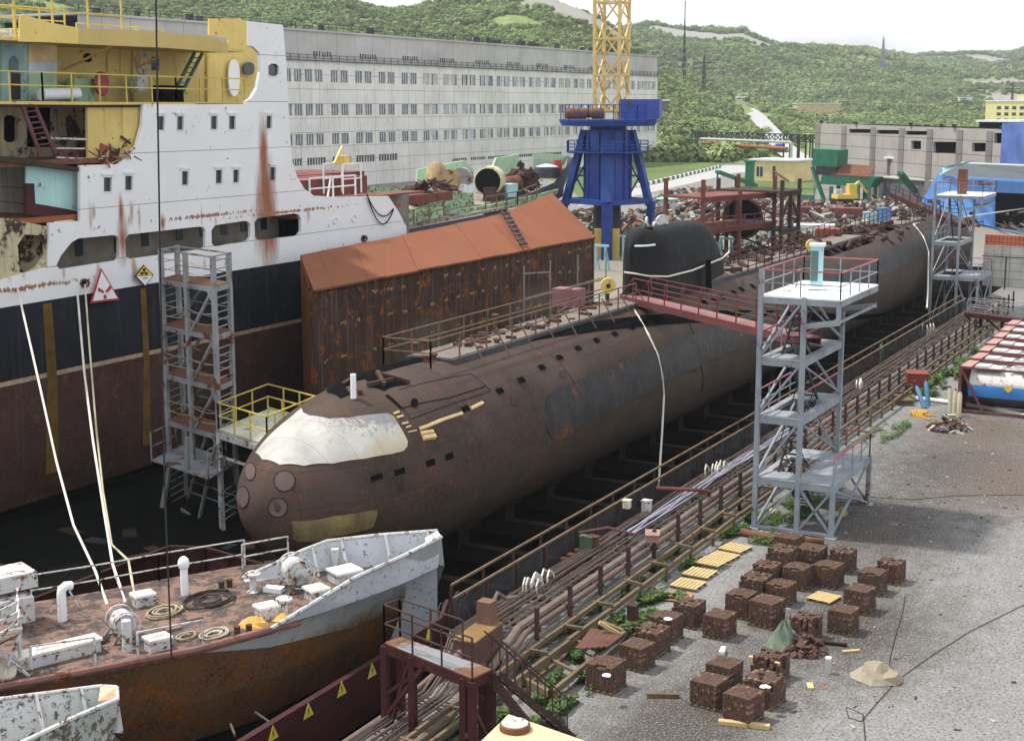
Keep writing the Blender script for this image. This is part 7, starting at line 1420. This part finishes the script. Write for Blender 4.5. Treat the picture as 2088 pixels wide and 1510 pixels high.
eq(1196, 1160, 0.3, .25, .5, 1.3, M('olive_green_panel', (.09, .13, .08), .7), 'green_locker', 'upright olive green panel beside the rusty pump on the quay', 'panel'); eq(1210, 1165, .2, .3, .35, 1.4, M('rust_post', (.11, .05, .03)), 'bollard', 'thick brown upright post beside the olive green panel', 'post')
eq(1290, 1262, .5, .35, .3, .5, m_drust, 'valve_box', 'small dark valve box under the pipe rack', 'box')
for (px, py, lb, mt, n_) in ((1108, 1195, 'tangle of white hoses bunched on the quay beside the fence', m_rope, 3), (1462, 965, 'white tubular frames bunched by the fence left of the grey tower', m_rope, 3), (1750, 790, 'white hoses bunched by the fence right of the grey tower', m_rope, 2), (1895, 672, 'grey hoses and a white ring by the distant fence', m_rope, 2), (935, 1245, 'loops of old cable lying behind the maroon panel', m_cable, 4)):
    p = G(px, py, 1.1 if px != 935 else .5); b = MB(); rr_ = random.Random(px)
    for j in range(n_*3):
        q_ = p+Vector((rr_.uniform(-.8, .8), rr_.uniform(-.35, .35), 0)); b.tube([q_+Vector((-.35, 0, -.3)), q_+Vector((-.3, .05, .3)), q_+Vector((0, .12, .45)), q_+Vector((.3, .1, .25)), q_+Vector((.4, 0, -.3))], .035 if px > 940 else .025, 5)
    one('hose_bundle', b, mt, lb, 'hose')
b = MB()
for i in range(5): p = G(1150+i*14, 1165-i*9, .6); b.box(p, (.5, .4, .5), rz=i); b.lathe(p+Vector((0, 0, .25)), [(.15, 0), (.15, .3)], 8)
one('pump_set', b, m_rust, 'rusty pump and valves lying between the white hoses and olive panel', 'pump')
b = MB(); b.tube([G(1338, 995, 1.6), G(1420, 998, 1.6), G(1445, 1002, 1.4), G(1445, 1030, .5)], .09, 8); b.tube([G(1180, 1085, 1.8), G(1240, 1075, 1.9), G(1300, 1090, 1.6)], .05, 6); one('red_pipe', b, m_red, 'dark red pipe bent over the fence at the foot of the white rope', 'pipe')
b = MB(); p = G(1515, 905, 1.2); b.slab([p+Vector(v) for v in ((-1, .3, .5), (.9, .3, .55), (.8, .2, -.9), (-.9, .2, -.8))], .05, nrm=(0, 1, 0)); one('black_tarpaulin', b, m_brope, 'black sheet hung on the fence just left of the grey tower', 'tarpaulin')
eq(1868, 800, 0, 1.5, 1.3, 1.3, M('skip_maroon', (.20, .045, .035), .7, var=.2), 'red_bin', 'dark red steel bin beside the two blue gas cylinders', 'bin', .3)
def cyl_(px, py, h, r_, lean, mt, label):
    p = G(px, py); o = thing('gas_cylinder', label, 'gas cylinder', p); q_ = p+Vector(lean)+Vector((0, 0, h)); b = MB(); b.lathe(p, [(r_, 0), (r_, h*.88), (r_*.45, h*.97), (r_*.4, h)], 12, ax=q_-p); b.build('bottle', mt, o, smooth=40); b = MB(); b.lathe(q_, [(r_*.45, -.05), (r_*.4, .1)], 8, ax=q_-p); b.build('valve', m_rust, o)
m_bc = M('cylinder_blue', (.07, .20, .33), .55, var=.15); m_cc = M('cylinder_cream', (.52, .46, .33), .6, var=.15)
cyl_(1885, 832, 1.5, .14, (.6, .8, 0), m_bc, 'blue gas cylinder leaning, left of the blue pair'); cyl_(1893, 826, 1.5, .14, (.3, .3, 0), m_bc, 'blue gas cylinder, right of the blue pair'); cyl_(1938, 840, 1.5, .13, (0, .1, 0), m_cc, 'cream gas cylinder, left one in front of the white pipe'); cyl_(1946, 846, 1.5, .13, (0, 0, 0), m_cc, 'cream gas cylinder, middle one in front of the white pipe'); cyl_(1955, 850, 1.55, .13, (0, .0, 0), m_cc, 'cream gas cylinder, right one in front of the white pipe'); cyl_(1796, 742, 1.5, .15, (0, 0, 0), M('cylinder_green', (.12, .18, .10), .6), 'olive green gas cylinder standing by the fence right of the tower')
b = MB(); b.tube([G(1810, 806, .15), G(1900, 815, .15), G(2000, 828, .15), G(2150, 860, .15)], .14, 8); one('white_pipe', b, M('pipe_white', (.7, .68, .64), .6), 'long white pipe lying on the ground in front of the tank containers', 'pipe')
b = MB(); rnd = random.Random(12)
pile(b, tuple(G(1935, 872)), (1.7, 1.2), 110, .7, 6, .1, .45, 1.8); tag(b.build('rubbish_heap', scm), 'small heap of rubbish and pale bags beside the cream gas cylinders', 'rubbish heap', None, 'stuff')
b = MB(); b.box(G(1840, 822)+Vector((0, 0, .3)), (1.6, 1.0, .12), rz=.4); b.box(G(1840, 822)+Vector((0, 0, .1)), (1.5, .9, .15), rz=.4); one('timber_stack', b, m_wood, 'flat stack of weathered boards left of the blue gas cylinders', 'boards')
b = MB(); pile(b, tuple(G(1875, 846)), (.7, .4), 18, .15, 1, .2, .6); one('ochre_sheet', b, M('ochre_foam', (.5, .28, .06), .9), 'ochre rags on the ground in front of the blue gas cylinders', 'rags')
# tank containers
m_tk = M('tank_dirty_white', (.60, .58, .54), .6, var=.12, rust=.22, rs=1.2, streak=.3, sk=(.3, .25, .2)); m_tb = M('tank_blue_band', (.05, .24, .62), .5, var=.1); m_tf = M('tank_frame_red', (.16, .06, .055), .7, var=.2); m_tp = M('faded_pink_plate', (.38, .21, .19), .75, var=.2); m_td = M('tank_dark_belly', (.05, .055, .06), .7)
P0 = G(1955, 746, 2.8); tkroot = thing('tank_container', 'white tank container with a blue band in a red frame, nearest of the row', 'tank container', (0, 0, 0), 'tank containers parked side by side')
Lk, Wk, Hk = 7.0, 2.5, 2.8
b = MB(); NTK = 28; prof = [(-.35, .55), (-.55, .9), (-.6, 1.08), (-Lk+.6, 1.08), (-Lk+.55, .9), (-Lk+.35, .5)]
def tkring(y, r_): return [(Wk/2+r_*math.cos(2*math.pi*k/NTK)*1.0, y, 1.48+r_*math.sin(2*math.pi*k/NTK)) for k in range(NTK)]
for y, r_ in prof: b.v += tkring(y, r_)
for i in range(len(prof)-1):
    for k in range(NTK):
        a = math.degrees(2*math.pi*(k+.5)/NTK); a = a-360 if a > 180 else a; b.f.append((i*NTK+k, i*NTK+(k+1) % NTK, (i+1)*NTK+(k+1) % NTK, (i+1)*NTK+k)); b.m.append(2 if -165 < a < -15 and abs(a+90) < 62 else (1 if -30 < a < 8 or a < -150 or a > 172 else 0))
b.f += [tuple(range(NTK)), tuple((len(prof)-1)*NTK+k for k in range(NTK))]; b.m += [0, 0]; b.build('tank', [m_tk, m_tb, m_td], tkroot, smooth=40)
for y in (-.1, -Lk+.1):
    b = MB()
    for x in (.1, Wk-.1): b.bar((x, y, 0), (x, y, Hk), .17)
    for z in (.15, Hk-.08): b.bar((.1, y, z), (Wk-.1, y, z), .16)
    b.k = 1; b.slab([(0.1, y-.6 if y > -1 else y, Hk-.02), (Wk-.1, y-.6 if y > -1 else y, Hk-.02), (Wk-.1, y if y > -1 else y+.6, Hk-.02), (.1, y if y > -1 else y+.6, Hk-.02)], .04, nrm=(0, 0, 1))
    b.k = 0; b.slab([(.2, y, .2), (Wk-.2, y, .2), (Wk-.2, y, Hk-.2), (.2, y, Hk-.2)], .03, nrm=(0, 1, 0)); b.build('end_frame', [m_tf, m_tp], tkroot)
b = MB()
for x in (.1, Wk-.1): b.bar((x, -.1, Hk-.08), (x, -Lk+.1, Hk-.08), .12); b.bar((x, -.1, .15), (x, -Lk+.1, .15), .12); b.bar((x, -.15, Hk-.2), (x, -1.5, .2), .13); b.bar((x, -Lk+.15, Hk-.2), (x, -Lk+1.5, .2), .13)
b.build('side_frame', m_tf, tkroot)
b = MB(); b.k = 1
for y in (-1.6, -4.2, -5.8): b.box((Wk/2, y, 2.66), (1.5, 1.6, .1)); 
b.k = 0
for y in (-1.2, -3.2): b.box((Wk/2, y, 2.76), (1.1, .8, .06)); b.lathe((Wk/2, -3.2, 2.75), [(.3, 0), (.3, .12)], 10)
b.build('walkway', [M('grimy_walkway', (.5, .5, .47), .7, var=.2, rust=.2, rs=2), m_dirtyw], tkroot)
b = MB(); b.slab([(-.0, -2.9, 1.9), (-.0, -3.15, 1.68), (-.0, -2.9, 1.46), (-.0, -2.65, 1.68)], .015, nrm=(1, 0, 0)); b.build('hazard_label', m_sy, tkroot)
place(tkroot, (P0.x, P0.y, 0), -.03)
for i, nm in enumerate(('second', 'third', 'fourth', 'fifth', 'sixth', 'seventh')):
    dup(tkroot, f'white tank container in a red frame, {nm} in the row counting from the camera', (P0.x+(i+1)*3.15, P0.y+.1*i, 0), -.03)
# ------------------------------------------------------------------ brick pallets
m_bk = M('old_paving_bricks', (.072, .042, .030), .9, var=.5, sc_=3.5, fine=.7, rust=.2, rc=(.17, .12, .09), rs=3); m_bkl = M('brick_light_ends', (.17, .11, .08), .9, var=.3)
def brick_stack(seed, nx=6, ny=9, nz=8, ragged=0., lowrow=0):
    rr_ = random.Random(seed); o = thing('brick_pallet', None, None); W_, D_, H_ = 1.15, 1.1, 1.0; bx, by, bz = W_/nx, D_/ny, H_/nz
    b = MB()
    for i in range(nx):
        for j in range(ny):
            top = nz - (rr_.random() < ragged) * rr_.randint(1, 3) - (lowrow and j < 3)*2
            for k in range(top):
                edge = i in (0, nx-1) or j in (0, ny-1) or k >= nz-4
                if not edge: continue
                b.k = 1 if (j in (0, ny-1) or i in (0, nx-1)) and k % 2 and rr_.random() < .14 else 0
                b.box((-W_/2+(i+.5)*bx+rr_.uniform(-.012, .012), -D_/2+(j+.5)*by+rr_.uniform(-.008, .008), .16+(k+.5)*bz), (bx*.93, by*.90, bz*.93), rz=rr_.uniform(-.06, .06))
    b.build('bricks', [m_bk, m_bkl], o)
    b = MB()
    for x in (-.5, 0, .5): b.box((x, 0, .05), (.1, 1.2, .08))
    for y in (-.5, -.25, 0, .25, .5): b.box((0, y, .115), (1.2, .12, .03))
    b.build('pallet', M('grey_pallet_wood', (.16, .12, .08), .9, var=.3), o); return o
protos = [brick_stack(1), brick_stack(2, ragged=.12), brick_stack(3, ragged=.25), brick_stack(4, nz=5, ragged=.4), brick_stack(11, nx=5, ny=10, nz=7, ragged=.05), brick_stack(12, nx=6, ny=8, nz=9, ragged=.08, lowrow=0)]
BG = 'pallets of stacked bricks on the gravel'
SP = [(1235, 1398, 0, 'brick pallet with a white rag, beside the timber frame at lower left'), (1299, 1355, 0, 'brick pallet at the near end of the long joined row'), (1328, 1325, 1, 'brick pallet second from the near end of the joined row'), (1358, 1298, 0, 'brick pallet with a white scrap, third in the joined row'), (1404, 1268, 1, 'brick pallet at the far end of the joined row'),
 (1467, 1292, 0, 'single dark brick pallet between the joined row and the centre cluster'), (1511, 1250, 0, 'nearest left brick pallet of the centre cluster'), (1540, 1215, 1, 'ragged brick pallet behind the nearest left one of the cluster'), (1563, 1268, 0, 'brick pallet right of the nearest left one in the cluster'), (1592, 1224, 0, 'brick pallet in the middle of the cluster'), (1562, 1190, 1, 'low brick pallet at the left middle of the cluster'), (1625, 1192, 0, 'brick pallet right of the cluster middle'),
 (1594, 1160, 1, 'brick pallet in the rear row, left one'), (1608, 1130, 0, 'brick pallet farthest back near the brown ground pipe'), (1654, 1152, 0, 'brick pallet in the rear row, right one in the tower shadow'), (1688, 1188, 0, 'tall brick pallet just below the tower foot'), (1717, 1158, 1, 'brick pallet right behind the tall one by the tower foot'), (1778, 1202, 0, 'brick pallet of the right-hand group, second from the back'), (1815, 1180, 1, 'rightmost brick pallet of all'), (1752, 1240, 0, 'brick pallet of the right-hand group, second from the front'), (1719, 1282, 0, 'front brick pallet of the right-hand group beside the empty pallet'),
 (1640, 1295, 3, 'half-collapsed brick pallet just behind the green tarpaulin'), (1446, 1430, 0, 'large brick pallet at the front, left of the corner group'), (1476, 1398, 0, 'brick pallet joined behind the large front one'), (1515, 1462, 0, 'frontmost brick pallet resting on a broken pallet'), (1558, 1428, 2, 'ragged brick pallet right behind the frontmost one'), (1570, 1378, 3, 'low brick pallet with a pale plank on its near edge')]
used = set(); rnd = random.Random(6)
for px, py, k, lb in SP:
    p = G(px, py+4); rz = -.13+rnd.uniform(-.07, .07); s_ = rnd.uniform(.77, .88); k = k if k else (0, 4, 5)[int(px) % 3]; s_ = (s_, s_, s_*rnd.uniform(.9, 1.05)*(.92 if k != 3 else .8))
    if k in used: o = dup(protos[k], lb, p, rz, s_)
    else: o = place(protos[k], p, rz, s_); used.add(k)
    o['label'] = lb; o['category'] = 'brick pallet'; o['group'] = BG
b = MB(); p = G(1566, 1375); b.box(p+Vector((-.45, 0, .62)), (.13, 1.05, .13), rz=-.13); one('timber_plank', b, m_nwood, 'pale plank lying on the near edge of the low brick pallet', 'plank')
b = MB(); pile(b, tuple(G(1640, 1325)), (.8, .8), 60, .6, 1, .25, .4, 1.); tag(one('loose_bricks', b, m_bk, 'loose bricks spilled beside the green tarpaulin', 'bricks'), kind='stuff')
b = MB(); pile(b, tuple(G(1120, 1490)), (.6, .5), 40, .5, 1, .25, .4, 1.); tag(one('loose_bricks', b, m_dark, 'dark bricks heaped behind the yellow roof', 'bricks'), kind='stuff')
for px, py, z, lb in ((1237, 1377, .93, 'small white rag on top of the lower left brick pallet'), (1362, 1262, .93, 'small white rag on top of the joined row of bricks'), (1560, 1400, .85, 'small white scrap on the ragged brick pallet near the front')): rag(px, py, .16, .06, m_white, lb, z, 'white_rag', px, 'rag')
# empty pallets
ep = thing('empty_pallet', None, None); b = MB()
for y in (-.54, -.36, -.18, 0, .18, .36, .54): b.box((0, y, .135), (1.2, .13, .022))
for x in (-.52, 0, .52): b.box((x, 0, .1), (.1, 1.2, .04))
b.build('top_boards', m_nwood, ep); b = MB()
for x in (-.52, 0, .52):
    for y in (-.52, 0, .52): b.box((x, y, .05), (.12, .12, .06))
    b.box((x, 0, .012), (.11, 1.2, .02))
b.build('blocks', m_wood, ep); first = True
for px, py, s_, lb in ((1499, 1121, .86, 'empty pale wooden pallet farthest back in the row by the weeds'), (1474, 1138, .86, 'empty pale wooden pallet, second from the back by the weeds'), (1452, 1154, .86, 'empty pale wooden pallet, third from the back, half overlapped'), (1427, 1172, .88, 'empty pale wooden pallet, fourth from the back by the weeds'), (1403, 1195, .88, 'empty pale wooden pallet nearest the joined brick row'), (1680, 1222, .8, 'empty pale wooden pallet between the centre and right brick groups')):
    p = G(px, py)+Vector((0, 0, .005+(.1 if px == 1452 else 0))); rz = -.1+rnd.uniform(-.08, .08)+(1.57 if px == 1680 else 1.57*0); o = place(ep, p, rz, s_) if first else dup(ep, lb, p, rz, s_); first = False; o['label'] = lb; o['category'] = 'pallet'; o['group'] = 'empty pallets on the ground'
b = MB(); p = G(1385, 1216, .06); b.box(p, (1.0, .9, .04), rz=.2); one('rusty_sheet', b, M('salmon_sheet', (.36, .19, .12), .9), 'salmon brown sheet lying between the empty pallets and the brick row', 'sheet')
# oddments on the gravel
rag(1601, 1318, .62, 1.0, M('green_tarp', (.13, .17, .12), .8, var=.3), 'grey-green tarpaulin draped in a peak beside the spilled bricks', 0, seed=11)
rag(1790, 1382, .85, .6, M('beige_canvas', (.30, .26, .19), .9, var=.15), 'beige canvas sheet crumpled on the gravel at the right', 0, seed=16)
for px, py, L_, w_, h_, rz, mt, lb, nm in ((1352, 1421, 1.0, .16, .13, -1.15, m_wood, 'short timber beam lying on the gravel left of the front bricks', 'timber_beam'), (1703, 1315, .8, .14, .1, -1.4, m_wood2, 'dark short beam right of the green tarpaulin', 'timber_beam'), (1735, 1328, .6, .12, .05, -.9, m_nwood, 'thin pale board right of the dark short beam', 'board'), (1652, 1400, .45, .2, .06, .4, m_nwood, 'small pale wood scrap in front of the loose bricks', 'board'), (1473, 1332, .55, .16, .16, .2, m_ltgrey, 'grey metal block lying behind the large front brick pallet', 'metal_block'), (1517, 1480, 1.5, .2, .12, -1.35, m_nwood, 'broken pallet boards under the frontmost bricks', 'board')):
    b = MB(); p = G(px, py); b.box(p+Vector((0, 0, h_/2+.01)), (L_, w_, h_), rz=rz); one(nm, b, mt, lb, nm.split('_')[-1])
b = MB(); p = G(1688, 1372); b.box(p+Vector((0, 0, .25)), (.17, .17, .5)); b.k = 1; b.box(p+Vector((0, 0, .52)), (.175, .175, .06)); one('marker_stone', b, [m_conc, m_white], 'short white-topped post standing on the gravel', 'post')
b = MB(); b.cyl(G(1512, 1084, .15), G(1592, 1100, .15), .17, 12); b.cyl(G(1592, 1100, .15), G(1680, 1102, .15), .13, 10); one('ground_pipe', b, m_rust, 'thick rusty brown pipe lying on the ground below the grey tower', 'pipe')
for px, py, mt, lb in ((1577, 1052, M('cream_drum', (.6, .52, .35), .7), 'small cream drum lying in the weeds under the grey tower'), (1718, 1050, M('yellow_drum', (.35, .3, .05), .7), 'small dull yellow canister under the grey tower platform')): b = MB(); p = G(px, py); b.lathe(p+Vector((0, 0, .16)), [(.14, -.28), (.16, -.26), (.16, .26), (.14, .28)], 12, ax=(1, .5, 0)); one('drum', b, mt, lb, 'drum')
b = MB(); b.tube([G(x, y, .03) for x, y in ((2200, 1190), (2088, 1232), (1980, 1285), (1900, 1335), (1830, 1385), (1790, 1430), (1755, 1470), (1730, 1462), (1725, 1440), (1760, 1455), (1765, 1520))], .013, 5); one('ground_cable', b, m_brope, 'black cable snaking over the gravel on the right', 'cable')
b = MB(); b.tube([G(x, y, .02) for x, y in ((1846, 1215), (1840, 1250), (1825, 1300), (1815, 1340), (1812, 1375))], .012, 5); b.tube([G(x, y, .02) for x, y in ((1770, 1012), (1860, 1018), (1950, 1010), (2100, 1008))], .012, 5); one('ground_wire', b, m_brope, 'thin dark wire lying across the gravel', 'wire')
# litter speckle
b = MB(); rnd = random.Random(41)
for i in range(260):
    x = rnd.uniform(1600, 2088); y = rnd.uniform(860, 1110) if rnd.random() < .6 else rnd.uniform(1110, 1500); 
    if x < 1780 and y < 1060: x += 250
    p = G(x, y); s_ = rnd.uniform(.03, .13); b.k = rnd.choice((1, 2, 2, 5, 3, 4)); b.box(p+Vector((0, 0, s_*.12)), (s_*rnd.uniform(.5, 2), s_*rnd.uniform(.3, 1), s_*.25), rz=rnd.uniform(0, 3), rx=rnd.uniform(-.3, .3))
tag(b.build('litter', scm), 'small litter and stones scattered over the gravel', 'litter', None, 'stuff')
# ------------------------------------------------------------------ weeds
m_w1 = leafmat('weed_green', (.10, .16, .035)); m_w2 = leafmat('weed_dark', (.05, .10, .02)); b = MB(); rnd = random.Random(17)
def weeds(x0, x1, y0, y1, n, s_=.085, h=.3):
    for i in range(int(n*1.9)):
        X = rnd.uniform(x0, x1); Y = rnd.uniform(y0, y1)
        if mn.noise(Vector((X*.6, Y*1.3, 2))) < .0: continue
        z = rnd.uniform(.02, h); a = rnd.uniform(0, 6.28); t = rnd.uniform(-.7, .7); q_ = s_*rnd.uniform(.5, 1.1); u = Vector((math.cos(a), math.sin(a), t*.6))*q_; v = Vector((-math.sin(a), math.cos(a), rnd.uniform(-.5, .5)))*q_*.6; c_ = Vector((X, Y, z)); b.k = rnd.random() < .4; b.add([c_-u, c_-v, c_+u, c_+v], [(0, 1, 2, 3)])
weeds(33, 49, 18.75, 19.9, 9500); weeds(36, 40.5, 17.9, 18.8, 2400); weeds(28, 40, 19.8, 20.7, 2200); weeds(49, 62, 19.5, 20., 2600); weeds(46, 49.5, 18.2, 18.9, 700); weeds(57, 64, 17.2, 19.6, 2800, .08, .25); weeds(28.5, 30.5, 16.6, 18, 1000); weeds(38, 60, 20.6, 21.2, 2200, .08, .3); weeds(64, 68, 17.6, 19.3, 900); weeds(78, 84, 17.9, 19.5, 1100); weeds(90, 112, 18.5, 19.8, 3600, .13, .5)
tag(b.build('weeds', [m_w1, m_w2], fix=False), 'green weeds growing along the timber trough', 'weeds', None, 'stuff')
# ropes from the white ship down to the small ship, and the black crane wire
def rope(pts, r_, mt, label): b = MB(); b.tube(pts, r_, 6); one('mooring_rope', b, mt, label, 'rope')
def rp_(lst, Pa, Pb):          # photo polyline laid on a straight fall from Pa to Pb
    out = []
    for i, (x, y) in enumerate(lst): t = i/(len(lst)-1); d = ray(x, y); depth = (Pa-cC).dot(cF)*(1-t)+(Pb-cC).dot(cF)*t; out.append(cC+d*depth)
    return out
rope(rp_([(36, 590), (50, 650), (82, 790), (115, 940), (150, 1070), (195, 1165), (219, 1232)], PY(36, 590, YS-.1), D(219, 1232)), .05, m_rope, 'leftmost pale rope slanting from the white ship to the small ship deck')
rope(rp_([(158, 600), (172, 760), (190, 900), (212, 1040), (230, 1150), (256, 1228)], PY(158, 600, YS-.1), D(256, 1228)), .055, m_rope, 'thick pale rope, left of the close pair down the navy hull')
rope(rp_([(173, 580), (182, 700), (195, 860), (210, 1000), (228, 1110), (262, 1142), (274, 1210)], PY(173, 580, YS-.1), D(274, 1210)), .045, M('yellowed_rope', (.5, .45, .3), .85), 'yellowed rope, right of the close pair ending by the white deck box')
rope([D(350, 1345, 1.9), PY(336, 1000, 29.2), PY(326, 500, 29.6), PY(318, 0, 30), PY(316, -200, 30)], .028, m_brope, 'black crane wire hanging nearly vertical in front of the white ship')
# floating debris / dark odds in the pit
b = MB(); rnd = random.Random(71)
for i in range(90): X = rnd.uniform(24, 52); Y = rnd.uniform(37, 50); b.k = rnd.randrange(3); s_ = rnd.uniform(.1, .7); b.box((X, Y, -1.66), (s_*2, s_, .06), rz=rnd.uniform(0, 3))
tag(b.build('floor_debris', [m_drust, m_wood2, m_dark]), 'dark debris lying on the dock floor left of the towers', 'debris', None, 'stuff')
b = MB(); b.bar(G(500, 1437, -1.3), G(560, 1478, -1.0), .05); b.bar(G(470, 1475, -1.2), G(480, 1500, -1.2), .06); one('pole', b, m_dirtyw, 'pale bent pole in the dark gap between small ship and maroon wall', 'pole')

# ------------------------------------------------------------------ thin summer haze
b = MB(); b.box((1500, 600, 150), (3900, 3900, 309)); hz = b.build('haze', []) if False else None
me = bpy.data.meshes.new('haze'); me.from_pydata(b.v, [], b.f); mh = bpy.data.materials.new('haze_air'); mh.use_nodes = True; n = mh.node_tree.nodes; n.remove(n['Principled BSDF']); pv = n.new('ShaderNodeVolumePrincipled'); pv.inputs['Color'].default_value = (.86, .92, 1, 1); pv.inputs['Density'].default_value = .00011; mh.node_tree.links.new(pv.outputs[0], n['Material Output'].inputs['Volume']); me.materials.append(mh)
hz = bpy.data.objects.new('haze', me); col.objects.link(hz); hz['kind'] = 'stuff'
